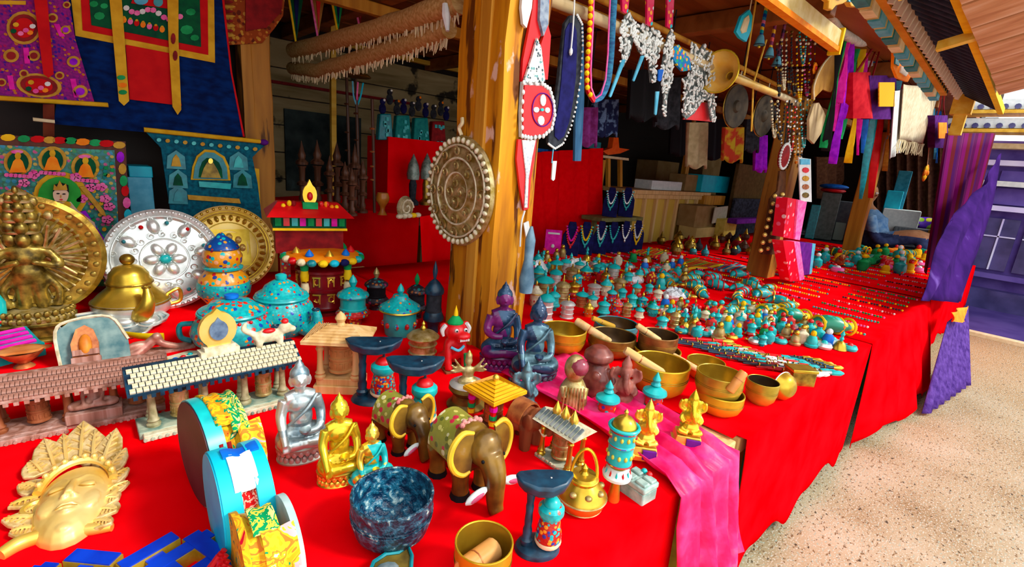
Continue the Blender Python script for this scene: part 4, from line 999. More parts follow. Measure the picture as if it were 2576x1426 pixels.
# ------------------------------------------------------------------ prayer-wheel galleries
def frame_between(a,b_):
 d=b_-a;return math.atan2(d.y,d.x),d.length
def drum(parent,x,y,z,r,h,m,mc,name='prayer_drum'):
 b=MB();b.lathe([(0,z),(r*.9,z),(r*1.08,z+h*.04),(r*1.08,z+h*.09),(r*.96,z+h*.12),(r*.96,z+h*.44),(r*1.05,z+h*.46),(r*1.05,z+h*.52),(r*.96,z+h*.54),(r*.96,z+h*.86),(r*1.06,z+h*.9),(r*1.06,z+h*.96),(r*.8,z+h),(0,z+h)],20,(x,y,0));d=part(name,b,m,parent,ang=25)
 b=MB();b.lathe([(0,z+h*.95),(r*1.0,z+h*.95),(r*.9,z+h*1.05),(0,z+h*1.08)],16,(x,y,0));b.tube([(x,y,z-h*.2),(x,y,z+h*1.25)],r*.14,6);part('spindle_cap',b,mc,d)
 g=MB()
 for k in range(14):
  a=2*PI*k/14
  for zz_ in(.28,.70):g.box((x+r*.97*math.cos(a),y+r*.97*math.sin(a),z+h*zz_),(r*.1,r*.24,h*.17),a)
 part('raised_letters',g,m,d)
 return d
def post_turned(parent,x,y,z0,z1,r,m):
 L=z1-z0
 b=MB();b.lathe([(r*1.5,z0),(r*1.6,z0+L*.06),(r*1.1,z0+L*.1),(r*1.4,z0+L*.15),(r*1.0,z0+L*.2),(r*.85,z0+L*.4),(r*.8,z0+L*.7),(r*1.2,z0+L*.78),(r*.9,z0+L*.82),(r*1.5,z0+L*.92),(r*1.6,z1)],12,(x,y,0));return part('post',b,m,parent)
def gallery(label,a,b_,h,d,mbase,mroof,mpost,mdrum,drums,posts,nt,rows,cap):
 rz,L=frame_between(a,b_)
 t=thing('prayer_wheel_gallery',label,'prayer wheels',a,rz)
 b=MB();b.box((L/2,d/2,h*.06),(L,d,h*.12));bs=part('base',b,mbase,t,bev=.002)
 b=MB();b.box((L*.22,-.004,h*.055),(L*.40,.02,h*.11));b.box((L*.72,-.004,h*.055),(L*.46,.02,h*.11));part('front_step',b,cap,bs,bev=.002)
 rl=MB()
 for k in range(int(L/.012)):
  x=.008+k*.012;rl.lathe([(0,0),(.0038,0),(.003,.004),(0,.004)],8,(x,-.014,h*.055),'y')
 part('carved_roundels',rl,mbase,bs)
# roof: sloping front with a flat ridge
 zf,zr=h*.70,h*.93
 y0,y1=-d*.30,d*1.15
 b=MB();sec=[(y0,zf),(y0,zf+h*.03),(d*.45,zr),(d*.75,zr),(y1,zf+h*.03),(y1,zf)]
 vs=[(x,y,z)for x in(-.012,L+.012)for y,z in sec];n=6
 b.add(vs,[tuple(range(n)),tuple(range(2*n-1,n-1,-1))]+[((i+1)%n,i,n+i,n+(i+1)%n)for i in range(n)])
 rf_=part('roof',b,mroof,t,smooth=False)
 sl=math.hypot(d*.45-y0,zr-zf-h*.03);ang_=math.atan2(zr-zf-h*.03,d*.45-y0)
 tw,tl=(L+.02)/nt,sl/rows
 tm=MB();tm.box((0,0,0),(tw*.84,tl*.80,.004));tmm=tm.mesh('roof_tile',cap,False)
 for r_ in range(rows):
  for k in range(nt):
   x=-.008+(k+.5+(.5 if r_%2 else 0))*tw;u=(r_+.5)/rows
   if x>L+.01:continue
   part('roof_tile',tmm,None,t,loc=(x,y0+(d*.45-y0)*u,zf+h*.03+(zr-zf-h*.03)*u+.002),rot=(ang_,0,0))
 fr=MB()
 for k in range(int(L/.014)):fr.box((k*.014,y0-.002,zf-h*.012),(.007,.006,h*.05))
 part('eave_teeth',fr,NAVY if mroof is not mbase else mbase,rf_)
 for f in posts:post_turned(t,L*f,d*.3,h*.12,zf,.008,mpost)
 for f in posts:post_turned(t,L*f,d*.9,h*.12,zf,.006,mpost)
 for f,s in drums:drum(t,L*f,d*.45,h*.16,h*.115*s,h*.40,mdrum,CHAR)
 return t,L,rz
a,b_=T(-40,1128),T(418,1035)
G1,L1,r1=gallery('carved brown wooden prayer-wheel gallery with a long shingled roof, left edge',a,b_,HT(T(150,1090),925)*.92,.075,WPALE,WPALE,WRED,WRED,[(.27,1.15),(.83,1.05)],[.07,.43,.69,.96],44,4,WPALE)
# carved seated figure inside the gallery
b=MB();Hs=.085;figure_shapes(b,Hs,.075,.008,'earth');hair_mesh(b,Hs,.008)
part('seated_figure',blob(b,.0022,WPALE,1),None,G1,loc=(L1*.575,.02,.03))
b=MB();b.box((L1*.575,.02,.024),(.09,.05,.022));part('figure_base',b,WPALE,G1,bev=.002)
a,b_=T(352,1112),T(742,1012)
G2,L2,r2=gallery('bone and metal prayer-wheel gallery with a brick-patterned roof',a,b_,HT(T(540,1060),882)*.93,.07,mat('green_bone',(.10,.22,.18),(.45,.50,.36),r=.5,sc=40),NAVY,mat('aged_bone',(.24,.22,.10),(.5,.45,.26),r=.5,sc=60),BRASSO,[(.25,.95),(.80,.95)],[.09,.40,.66,.93],30,5,BONE)
# arched plaque on the gallery roof
P=T(556,905);z_=.13
t=thing('arched_plaque','small arched golden plaque with a dark blue stone, on top of the tiled gallery','ornament',Vector((G2.location))+Vector((L2*.52*math.cos(r2)-.04*math.sin(r2),L2*.52*math.sin(r2)+.04*math.cos(r2),.0))+Vector((0,0,0)),r2+.1)
gh=HT(T(540,1060),882)*.93
t.location.z=ZT+gh*.93
b=MB();b.box((0,0,.006),(.075,.028,.012));b.box((0,0,.016),(.06,.024,.008));part('foot',b,BONE,t)
b=MB();b.prism([(-.022,.02)]+[(-.036*math.sin(a),.055-.04*math.cos(a)+(.008 if abs(a-PI)<.1 else 0))for a in[.7+k*(2*PI-1.4)/20 for k in range(21)]]+[(.022,.02)],-.006,.006);part('arch',b,GOLDL,t)
b=MB();b.prism([(.018*math.sin(a),.055-.022*math.cos(a)+(.007 if abs(a-PI)<.1 else 0))for a in[k*PI/9 for k in range(18)]],-.010,-.004);part('stone',b,mat('slate_blue_stone',(.05,.09,.16),(.14,.22,.32),r=.4,sc=60),t)
# little carved beast on the same roof
t=thing('beast_ornament','small cream carved beast with red and turquoise inlay on the tiled gallery','ornament',Vector(G2.location)+Vector((L2*.86*math.cos(r2)-.04*math.sin(r2),L2*.86*math.sin(r2)+.04*math.cos(r2),gh*.93)),r2)
b=MB();b.ball((0,0,.022),(.036,.016,.016));b.ball((.036,-.004,.036),(.016,.013,.014));b.ball((.05,-.006,.032),(.01,.009,.008));b.tube([(-.03,0,.03),(-.05,0,.045),(-.045,0,.06)],[.008,.007,.004],6)
for x in(-.022,.022):
 for y in(-.01,.01):b.tube([(x,y,.02),(x,y,0)],[.009,.007],7)
part('body',blob(b,.0028,BONE,2),None,t)
b=MB();b.ball((.036,-.004,.052),(.008,.008,.007));b.ball((0,-.008,.036),(.014,.008,.006));part('coral',b,LRED,t)
# metal and fabric oddments behind the first gallery
def cloud(w,h,n=16):
 return[(w*math.cos(a)*(1+.1*math.cos(5*a)),h*math.sin(a)*(1+.12*math.cos(5*a)))for a in[2*PI*k/30 for k in range(30)]]
P=T(285,838)
t=thing('cloud_tray','grey repousse tray with a cloud-shaped rim lying behind the yellow strap','tray',P,toward(P,0));t.rotation_euler=(.35,0,toward(P,6))
b=MB();b.prism(cloud(.125,.075),.03,.038,'z');part('tray',b,SILVERD,t)
b=MB();c_=cloud(.125,.075);b.tube([(x,y,.04)for x,y in c_],.004,6,True);part('rim',b,SILVER,t)
b=MB()
for x,y in((-.05,0),(.03,.0),(.085,-.01)):
 b.ball((x,y,.04),(.028,.024,.014));b.torus((x,y,.04),.034,.003,18,5)
part('embossing',b,SILVER,t)
b=MB();pts=[(150,842),(172,818),(230,824),(300,838),(360,846),(412,848)]
b.tube([T(x,y,ZT+.05-.006*abs(i-2))for i,(x,y)in enumerate(pts)],[.012,.014,.013,.013,.015,.02],8,flat=.35)
solo('yellow_strap',b,mat('yellow_webbing',(.85,.55,0),(.95,.7,.01),r=.6),'flat yellow strap stretched across the grey tray','strap')
P=T(245,925)
t=thing('stone_tablet','teal framed stone tablet leaning behind the carved gallery, set with an orange shrine','tablet',P,toward(P,-4));t.rotation_euler=(-.5,0,toward(P,-4))
w=WD(P,175);h=.13
b=MB();b.prism([(-w/2,0),(-w*.55,h*.8),(-w*.3,h),(w*.25,h),(w*.5,h*.5),(w*.52,0)],0,.012);part('slab',b,mat('teal_slate',(.04,.14,.16),(.2,.32,.30),r=.5,sc=30),t)
b=MB();b.tube([(-w/2,0,0),(-w*.55,0,h*.8),(-w*.3,0,h),(w*.25,0,h),(w*.5,0,h*.5)],.004,6);part('rim',b,BONE,t)
b=MB();b.prism([(-w*.32,.02),(-w*.34,h*.5),(-w*.25,h*.78),(-w*.12,h*.85),(w*.0,h*.75),(w*.06,h*.5),(w*.05,.02)],-.02,0);part('shrine',b,COPPER,t)
b=MB();b.ball((-w*.13,-.022,h*.45),(w*.1,.012,h*.22));part('shrine_figure',b,mat('orange_clay',(.6,.16,.01),(.75,.3,.03),r=.5,sc=40),t)
b=MB();b.box((-w*.13,-.018,.018),(w*.42,.03,.02));b.box((-w*.13,-.016,.04),(w*.38,.026,.014));part('shrine_steps',b,WPALE,t)
P=T(375,892)
t=thing('copper_ornament','small curled copper dragon ornament beside the leaning tablet','ornament',P,toward(P,10))
b=MB();b.tube([(-.06,0,.01),(-.03,-.01,.012),(0,0,.03),(.02,.0,.045),(.03,-.01,.03),(.07,-.01,.012),(.1,0,.01)],[.008,.012,.014,.012,.01,.009,.006],8);b.ball((.02,-.005,.05),.012);b.ball((-.02,0,.03),(.03,.012,.014));part('body',blob(b,.003,mat('pink_copper',(.35,.12,.09),(.55,.28,.2),r=.4,m=.3,sc=40),1),None,t)
b=MB();b.box((.02,0,.005),(.17,.05,.008));part('base',b,WPALE,t)
P=T(440,912)
t=thing('inlaid_bracelet','flat bone plaque inlaid with turquoise and yellow beside the low teapot','plaque',P,toward(P,20))
b=MB();b.prism([(-.07,-.02),(-.03,.03),(.05,.035),(.075,.01),(.04,-.03),(-.04,-.035)],0,.01,'z');part('plaque',b,BONE,t)
for k,m in enumerate((TURQ,YEL,BLUE,LRED,TURQ)):
 b=MB();b.ball((-.04+k*.02,.005*math.sin(k*2),.012),(.007,.006,.004));part('inlay',b,m,t)
# turquoise things at the left edge
P=T(5,868);t=thing('turquoise_vase','slender turquoise vase with coral bands at the left edge','vase',P,toward(P))
h=HT(P,742);R=.022
b=MB();b.lathe([(0,0),(R*.8,0),(R,h*.2),(R*.7,h*.45),(R*.95,h*.6),(R*1.0,h*.85),(R*.6,h),(0,h)],18);part('body',b,TURQ,t)
for z in(.5,.1):
 b=MB();b.torus((0,0,h*z),R*.85,R*.18,18,6);part('coral_band',b,LRED,t)
P=T(30,905);t=thing('striped_box','turquoise box with a pink striped sloping lid at the left edge','box',P,toward(P,20))
b=MB();b.box((0,0,.02),(.11,.075,.04));part('body',b,TURQ,t,bev=.002)
b=MB();b.box((0,0,0),(.10,.07,.008));ld=part('lid',b,TURQD,t,loc=(0,0,.052),rot=(.45,0,0))
for k in range(4):
 b=MB();b.box((-.005,-.026+k*.017,.006),(.094,.009,.006));part('pink_slat',b,MAGENTA,ld)
P=T(62,925);t=thing('copper_lamp','small orange copper butter lamp cup at the left edge','lamp',P,toward(P))
b=MB();b.lathe([(0,0),(.024,0),(.018,.008),(.010,.014),(.026,.026),(.04,.042),(.042,.048),(.03,.042),(0,.03)],18);part('cup',b,COPPER,t)
b=MB();b.prism(cloud(.05,.02),.044,.05,'z');part('scalloped_rim',b,mat('orange_clay2',(.55,.16,.03),(.7,.3,.08),r=.5),t)
# pale wood prayer-wheel house
P=T(858,975);h=HT(P,786);w=WD(P,150)
t=thing('wooden_prayer_house','pale unpainted wooden prayer-wheel house with a hipped roof','prayer wheel',P,toward(P,-14))
b=MB();b.box((0,0,h*.06),(w*.8,w*.62,h*.12));b.box((0,0,h*.16),(w*.72,w*.54,h*.09));part('base',b,WLIGHT,t,bev=.002)
for x in(-1,1):
 for y in(-1,1):post_turned(t,x*w*.30,y*w*.21,h*.2,h*.69,.0085,WLIGHT)
drum(t,0,0,h*.24,w*.20,h*.38,mat('tan_wood',(.42,.18,.05),(.55,.28,.09),r=.5,sc=40),WLIGHT)
b=MB();W2,D2=w*.54,w*.46;zb,zt=h*.69,h*.86
b.add([(-W2,-D2,zb),(W2,-D2,zb),(W2,D2,zb),(-W2,D2,zb),(-W2,-D2,zb+.006),(W2,-D2,zb+.006),(W2,D2,zb+.006),(-W2,D2,zb+.006),(-W2*.32,0,zt),(W2*.32,0,zt)],[(3,2,1,0),(0,1,5,4),(1,2,6,5),(2,3,7,6),(3,0,4,7),(4,5,9,8),(6,7,8,9),(5,6,9),(7,4,8)])
rr_=part('roof',b,WLIGHT,t,smooth=False)
rg=MB()
for k in range(7):
 f=k/7
 rg.tube([(-W2+W2*.68*f,-D2+D2*f,zb+.007+(zt-zb-.006)*f),(-W2+W2*.68*f,D2-D2*f,zb+.007+(zt-zb-.006)*f)],.0012,4)
 rg.tube([(-W2+W2*.68*f,-D2+D2*f,zb+.007+(zt-zb-.006)*f),(W2-W2*.68*f,-D2+D2*f,zb+.007+(zt-zb-.006)*f)],.0012,4)
part('roof_ridges',rg,WLIGHT,rr_)
b=MB();b.lathe([(0,0),(.012,0),(.009,.008),(.014,.018),(.009,.028),(.0,.036)],12,(0,0,zt-.004));part('finial',b,WLIGHT,t)
# ------------------------------------------------------------------ small upright prayer wheels and boxes
def wheel(label,bx,by,ty,wpx,mdrum,mlid,mfin,mbase,style=0,group=None,name='prayer_drum_stand'):
 P=T(bx,by);h=HT(P,ty);R=WD(P,wpx)/2
 t=thing(name,label,'prayer wheel',P,toward(P,random.uniform(-20,20)),group)
 if style==0:  # flared foot, drum, domed lid, drop finial
  b=MB();b.lathe([(0,0),(R*.55,0),(R*.5,h*.10),(R*.62,h*.16),(R,h*.20),(R*1.02,h*.24),(R*.8,h*.31),(0,h*.31)],24);part('foot',b,mbase,t)
  b=MB();b.lathe([(0,h*.31),(R*.78,h*.31),(R*.8,h*.34),(R*.74,h*.36),(R*.74,h*.54),(R*.8,h*.56),(0,h*.56)],24);part('drum',b,mdrum,t)
  b=MB();b.lathe([(0,h*.56),(R*.9,h*.56),(R*.95,h*.59),(R*.9,h*.63),(R*.5,h*.71),(R*.18,h*.75),(0,h*.75)],24);l=part('lid',b,mlid,t)
  b=MB();b.lathe([(R*.1,h*.74),(R*.16,h*.78),(R*.26,h*.86),(R*.16,h*.93),(0,h)],12);part('finial',b,mfin,l)
 elif style==1:  # straight pot with broad brim
  b=MB();b.lathe([(0,0),(R*.62,0),(R*.72,h*.04),(R*.80,h*.3),(R*.80,h*.50),(0,h*.5)],24);part('drum',b,mdrum,t)
  b=MB();b.lathe([(0,h*.5),(R*.95,h*.5),(R,h*.53),(R*.97,h*.57),(R*.6,h*.66),(R*.4,h*.72),(R*.34,h*.78),(R*.14,h*.8),(0,h*.8)],26);l=part('lid',b,mlid,t)
  b=MB();b.lathe([(R*.08,h*.79),(R*.18,h*.86),(R*.12,h*.93),(0,h)],12);part('finial',b,mfin,l)
  b=MB()
  for k in range(10):
   a=2*PI*k/10;b.ball((R*.8*math.cos(a),R*.8*math.sin(a),h*.25),(R*.12,R*.12,R*.15),7,5)
  part('stones',b,mbase,t)
  b=MB();b.torus((0,0,h*.51),R*.98,R*.05,24,5);part('brim_wire',b,BRASS,l)
 elif style==2:  # slim metal canister with knob
  b=MB();b.lathe([(0,0),(R*.9,0),(R*.95,h*.05),(R*.8,h*.09),(R*.8,h*.2),(R*.9,h*.23),(R*.8,h*.26),(R*.8,h*.4),(R*.9,h*.43),(R*.8,h*.46),(R*.8,h*.58),(0,h*.58)],20);part('drum',b,mdrum,t,ang=25)
  b=MB();b.lathe([(0,h*.58),(R*1.0,h*.58),(R*1.02,h*.61),(R*.75,h*.70),(R*.3,h*.76),(0,h*.77)],20);l=part('lid',b,mlid,t)
  b=MB();b.lathe([(R*.1,h*.76),(R*.18,h*.82),(R*.08,h*.88),(R*.12,h*.92),(0,h)],10);part('finial',b,mfin,l)
 return t
random.seed(21)
wheel('turquoise prayer wheel with a drop-shaped finial, beside the red shrine',888,815,690,86,TURQ,TMOS,TURQ,RMOS,0)
wheel('broad turquoise box with a wide coral-studded brim near the pillar',1005,842,712,104,TURQ,TMOS,TURQ,RMOS,1)
DMOS=mosaic('dark_inlay',(.02,.02,.03),[(.3,.02,.1),(.05,.12,.15),(.0,.25,.25),(.35,.1,.02)],70,.42)
wheel('dark violet inlaid prayer wheel behind the turquoise ones',946,778,672,64,BLACK,DMOS,BRASSO,DMOS,0)
wheel('dark inlaid prayer wheel half hidden behind the broad turquoise box',1046,800,686,54,CHAR,DMOS,GREEN,DMOS,0)
wheel('worn brass prayer wheel with a wide pointed lid in front of the pillar',1062,905,806,82,BRASSO,BRASSO,BRASS,BRASSD,2)
wheel('dark pedestal prayer wheel standing tight against the pillar',1088,838,655,52,CHAR,NAVY,NAVY,NAVY,0)
# dark crescent stands with a small turquoise wheel
def crescent(label,bx,by,ty,wpx,off,md,mring,mcap):
 P=T(bx,by);h=HT(P,ty);w=WD(P,wpx)
 t=thing('crescent_stand',label,'prayer wheel',P,toward(P,off),'dark crescent-topped prayer wheel stands')
 b=MB();b.lathe([(0,0),(w*.46,0),(w*.48,h*.03),(w*.44,h*.07),(w*.3,h*.10),(w*.2,h*.11),(0,h*.11)],26,sy=.8);part('base',b,NAVY,t)
 x=-w*.24
 b=MB();b.lathe([(w*.12,h*.1),(w*.13,h*.16),(w*.09,h*.19),(w*.10,h*.28),(w*.075,h*.33),(w*.085,h*.4),(w*.075,h*.5),(w*.085,h*.58),(w*.07,h*.62),(w*.09,h*.74),(w*.12,h*.80)],14,(x,0,0));part('column',b,NAVY,t)
 out=[(-w*.62,h*.0),(-w*.5,-w*.22),(-w*.2,-w*.36),(w*.1,-w*.38),(w*.4,-w*.28),(w*.6,-w*.05),(w*.6,w*.10),(w*.3,w*.24),(-w*.2,w*.26),(-w*.5,w*.18)]
 b=MB();b.prism([(x_,y_)for x_,y_ in out],h*.80,h*.93,'z',tp=.86)
# dip the top a little toward the middle
 b.v=[(p[0],p[1],p[2]+(h*.05*(abs(p[0])/(w*.56))**2))for p in b.v]
 part('crescent_top',b,NAVY,t,bev=.004)
 for k in(-.3,.12):
  b=MB();b.ball((w*k,-w*.05,h*.945),(.0022,.0022,.0022),6,4);part('pin',b,SILVER,t)
 r=w*.25;xd=w*.20;z=h*.12;hh=h*.62
 b=MB();b.lathe([(0,z),(r*1.0,z),(r*1.12,z+hh*.05),(r*1.08,z+hh*.1)],20,(xd,-w*.04,0));d=part('wheel_rim',b,CREAM,t)
 b=MB();b.lathe([(0,z+hh*.08),(r*1.05,z+hh*.08),(r*1.08,z+hh*.2),(r*.85,z+hh*.5),(r*.78,z+hh*.58),(0,z+hh*.58)],20,(xd,-w*.04,0));part('wheel_drum',b,md,t)
 b=MB();b.lathe([(0,z+hh*.56),(r*.9,z+hh*.56),(r*1.08,z+hh*.64),(r*1.06,z+hh*.74),(r*.8,z+hh*.80),(0,z+hh*.82)],20,(xd,-w*.04,0));part('wheel_ring',b,mring,t)
 b=MB();b.ball((xd,-w*.04,z+hh*.80),(r*.72,r*.72,hh*.15),14,8);part('wheel_cap',b,mcap,t)
 b=MB();b.tube([(xd,-w*.04,h*.6),(xd,-w*.04,h*.82)],r*.12,6);part('axle',b,NAVY,t)
 return t
CDR=mosaic('coral_turquoise_drum',(.45,.015,.01),[(0,.45,.45),(0,.4,.42),(.02,.04,.3),(.8,.3,.02)],150,.5)
crescent('dark blue crescent stand with a coral-banded wheel, beside the pale wood house',940,1006,848,122,-4,CDR,TURQ,LRED)
crescent('dark blue crescent stand right of the pair, its wheel hidden behind an elephant',1040,1070,896,126,0,TMOS,TURQ,LRED)
crescent('dark blue crescent stand at the front edge beside the round gong pot',1350,1382,1188,138,16,CDR,TMOS,TURQ)
# ------------------------------------------------------------------ beasts
def bull(label,bx,by,ty,off):
 P=T(bx,by);h=HT(P,ty)
 t=thing('leather_elephant',label,'figurine',P,toward(P,off),'brown elephants with yellow-edged ears')
 S=h
 b=MB()
 b.ball((0,.26*S,.52*S),(.26*S,.38*S,.28*S),16,12);b.ball((0,.02*S,.60*S),(.25*S,.24*S,.29*S),14,10)
 b.ball((0,.50*S,.50*S),(.24*S,.18*S,.26*S),12,9)
 for x,y in((-.15,.0),(.15,.0),(-.15,.48),(.15,.48)):
  b.tube([(x*S,y*S,.42*S),(x*S,(y-.02)*S,.2*S),(x*S,(y-.03)*S,0)],[.13*S,.095*S,.11*S],10)
 b.ball((0,-.24*S,.70*S),(.20*S,.17*S,.22*S),12,9)
 b.tube([(0,-.32*S,.66*S),(0,-.42*S,.48*S),(0,-.45*S,.28*S),(0,-.47*S,.12*S),(0,-.52*S,.06*S)],[.15*S,.13*S,.105*S,.09*S,.085*S],12)
 part('body',blob(b,.004,mat('golden_brown_hide',(.045,.016,.004),(.30,.16,.018),r=.3,m=.2,sc=16,c3=(.5,.42,.3)),2),None,t)
 for s in(-1,1):
  rim=[(s*(.14+.0)*S,-.20*S,.90*S),(s*.27*S,-.19*S,.93*S),(s*.38*S,-.18*S,.82*S),(s*.41*S,-.18*S,.66*S),(s*.36*S,-.20*S,.52*S),(s*.27*S,-.23*S,.46*S),(s*.20*S,-.26*S,.50*S)]
  b=MB();n=len(rim);c_=Vector((s*.17*S,-.24*S,.70*S));ring=[Vector(p)for p in rim]
  vs=[c_]+ring+[c_+Vector((0,.02*S,0))]+[p+Vector((0,.02*S,0))for p in ring];m_=n+1
  fs=[(0,i,i+1)for i in range(1,n)]+[(m_,m_+i+1,m_+i)for i in range(1,n)]+[(i,m_+i,m_+i+1,i+1)for i in range(1,n)]+[(0,m_,m_+1,1),(n,m_+n,m_,0)]
  b.add(vs,fs);e_=part('ear',b,bpy.data.materials['golden_brown_hide'],t)
  b=MB();b.tube([p+Vector((0,.01*S,0))for p in ring],[.02*S,.032*S,.035*S,.035*S,.033*S,.03*S,.018*S],8);part('ear_piping',b,mat('piping_yellow',(.6,.34,.01),(.8,.5,.03),r=.35)if s<0 and 'piping_yellow' not in bpy.data.materials else bpy.data.materials['piping_yellow'],e_)
  b=MB();b.ball((s*.24*S,-.44*S,.33*S),(.15*S,.045*S,.055*S),10,7,Matrix.Rotation(s*.30,3,'Y'));tk=part('tusk',b,WHITE,t)
  b=MB();b.ball((s*.25*S,-.475*S,.33*S),(.09*S,.02*S,.03*S),8,6,Matrix.Rotation(s*.30,3,'Y'));part('tusk_lining',b,mat('tusk_pink',(.5,.04,.12),(.6,.1,.2),r=.5)if 'tusk_pink' not in bpy.data.materials else bpy.data.materials['tusk_pink'],tk)
  b=MB();b.ball((s*.14*S,-.38*S,.66*S),.02*S,6,5);part('eye',b,BLACK,t)
 b=MB();b.ball((0,-.38*S,.58*S),(.10*S,.09*S,.09*S));part('forehead_patch',b,mat('pale_blaze',(.42,.36,.32),(.7,.66,.68),r=.35),t)
 b=MB();b.grid(lambda u,v:(.285*S*math.cos(PI*u),(.06+.42*v)*S,(.47+.36*math.sin(PI*u))*S),14,8,(0,0,.004));part('saddle_cloth',b,mosaic('saddle',(.25,.24,.03),[(.55,.5,.12),(.5,.02,.05),(.6,.55,.3),(.1,.12,.02)],75,.42),t)
 b=MB()
 for k in range(7):b.ball(((-.12+.04*k)*S,(.05+.02*(k%2))*S,(.86+.02*(k%2))*S),.035*S,7,5)
 part('flowers',b,mat('dusty_pink',(.55,.12,.12),(.6,.3,.25),r=.6),t)
 b=MB();b.tube([(-.2*S,-.02*S,.82*S),(-.29*S,.0*S,.6*S),(-.30*S,-.1*S,.40*S)],.010*S,5);part('cord',b,CREAM,t)
 for x,y in((-.15,.0),(.15,.0),(-.15,.48),(.15,.48)):
  b=MB();b.lathe([(0,0),(.125*S,0),(.105*S,.09*S),(0,.09*S)],10,(x*S,(y-.03)*S,.0));part('foot',b,BLACK,t)
 return t
bull('brown elephant with yellow-edged ears and a flowered saddle, standing near the blue bowl',1180,1236,1040,38)
bull('brown elephant with yellow-edged ears standing in front of a dark crescent stand',1018,1132,988,40)
# wooden elephant
P=T(1322,1118);h=HT(P,1002)
t=thing('wooden_elephant','dark red-brown wooden elephant with raised trunk beside the yellow pagoda','figurine',P,toward(P,50))
S=h;b=MB();b.ball((0,.12*S,.55*S),(.28*S,.38*S,.30*S),14,10);b.ball((0,-.25*S,.68*S),(.21*S,.2*S,.22*S),12,9)
for x,y in((-.17,-.12),(.17,-.12),(-.17,.32),(.17,.32)):b.tube([(x*S,y*S,.5*S),(x*S,y*S,0)],[.14*S,.11*S],10)
b.tube([(0,-.36*S,.66*S),(0,-.50*S,.52*S),(0,-.60*S,.60*S),(0,-.58*S,.78*S),(0,-.52*S,.92*S)],[.12*S,.09*S,.07*S,.055*S,.05*S],10)
for s in(-1,1):b.ball((s*.24*S,-.2*S,.66*S),(.05*S,.13*S,.18*S),10,8)
part('body',blob(b,.004,WRED,2),None,t)
for s in(-1,1):
 b=MB();b.tube([(s*.1*S,-.4*S,.56*S),(s*.13*S,-.52*S,.5*S),(s*.12*S,-.58*S,.54*S)],[.03*S,.025*S,.012*S],7);part('tusk',b,CREAM,t)
 b=MB();b.ball((s*.17*S,-.38*S,.74*S),.022*S,6,5);part('eye',b,BLACK,t)
b=MB();b.grid(lambda u,v:(.30*S*math.cos(PI*u),(-.05+.34*v)*S,(.56+.32*math.sin(PI*u))*S),12,6,(0,0,.004));part('saddle_cloth',b,COPPER,t)
# red guardian lion
P=T(1138,925);h=HT(P,766);S=h
t=thing('red_lion','red lacquered guardian lion dog with a yellow-tipped green hat at the foot of the pillar','figurine',P,toward(P,22))
b=MB();b.ball((0,.03*S,.30*S),(.15*S,.16*S,.22*S));b.ball((0,-.03*S,.42*S),(.16*S,.13*S,.12*S));b.ball((0,-.05*S,.62*S),(.17*S,.15*S,.13*S),12,9)
b.ball((.06*S,-.2*S,.58*S),(.12*S,.1*S,.06*S));b.ball((.06*S,-.18*S,.50*S),(.10*S,.08*S,.035*S))
for s in(-1,1):
 b.tube([(s*.1*S,-.06*S,.42*S),(s*.13*S,-.13*S,.22*S),(s*.12*S,-.17*S,.05*S)],[.07*S,.055*S,.06*S],9);b.ball((s*.17*S,.0,.68*S),(.07*S,.05*S,.06*S));b.ball((s*.13*S,.08*S,.12*S),(.1*S,.14*S,.12*S))
part('body',blob(b,.0042,LRED,2),None,t)
b=MB();b.box((0,-.02*S,.025*S),(.38*S,.42*S,.05*S));part('base',b,WRED,t,bev=.002)
b=MB();b.lathe([(.0,.70*S),(.11*S,.70*S),(.12*S,.74*S),(.06*S,.82*S),(.0,.86*S)],14,(0,-.02*S,0));part('hat',b,GREEN,t)
b=MB();b.lathe([(.035*S,.84*S),(.03*S,.9*S),(0,S)],10,(0,-.02*S,0));part('hat_tip',b,YEL,t)
for s in(-1,1):
 b=MB();b.ball((.03*S+s*.07*S,-.18*S,.66*S),.03*S,8,6);e=part('eye',b,WHITE,t)
 b=MB();b.ball((.03*S+s*.07*S,-.205*S,.66*S),.015*S,6,5);part('pupil',b,BLACK,e)
 b=MB();b.tube([(s*.16*S,-.06*S,.72*S),(s*.21*S,-.05*S,.64*S),(s*.19*S,-.06*S,.55*S)],[.03*S,.035*S,.02*S],7);part('mane_curl',b,WHITE,t)
b=MB()
for k in range(5):b.box(((.0+k*.03)*S,-.265*S,.535*S),(.018*S,.02*S,.03*S))
part('teeth',b,WHITE,t)
b=MB();b.tube([(-.1*S,-.15*S,.40*S),(0,-.2*S,.36*S),(.1*S,-.15*S,.40*S)],.022*S,7);part('collar',b,SKYB,t)
b=MB();b.tube([(.12*S,-.2*S,.3*S),(.13*S,-.22*S,.1*S)],.035*S,7);part('ribbon',b,GREEN,t)
# small bronze many-armed figure
P=T(1172,1022);h=HT(P,878);S=h
t=thing('bronze_deity','small pale bronze many-armed figure on a dark round base behind the yellow pagoda','statue',P,toward(P,12))
b=MB();b.lathe([(0,0),(.30*S,0),(.32*S,.06*S),(.24*S,.12*S),(.22*S,.24*S),(.30*S,.34*S),(.28*S,.40*S),(0,.40*S)],22);part('base',b,BRONZEG,t)
b=MB();b.ball((0,0,.46*S),(.17*S,.13*S,.08*S));b.ball((0,0,.60*S),(.10*S,.07*S,.13*S));b.ball((0,0,.80*S),(.065*S,.065*S,.075*S));b.lathe([(.05*S,.84*S),(.06*S,.9*S),(0,S)],10)
for s in(-1,1):
 for k in range(3):
  a=-.3+k*.6;b.tube([(s*.08*S,0,.66*S),(s*(.08+.13*math.cos(a))*S,-.02*S,(.66+.1*math.sin(a))*S),(s*(.14+.16*math.cos(a))*S,-.05*S,(.72+.18*math.sin(a))*S)],[.03*S,.025*S,.02*S],7)
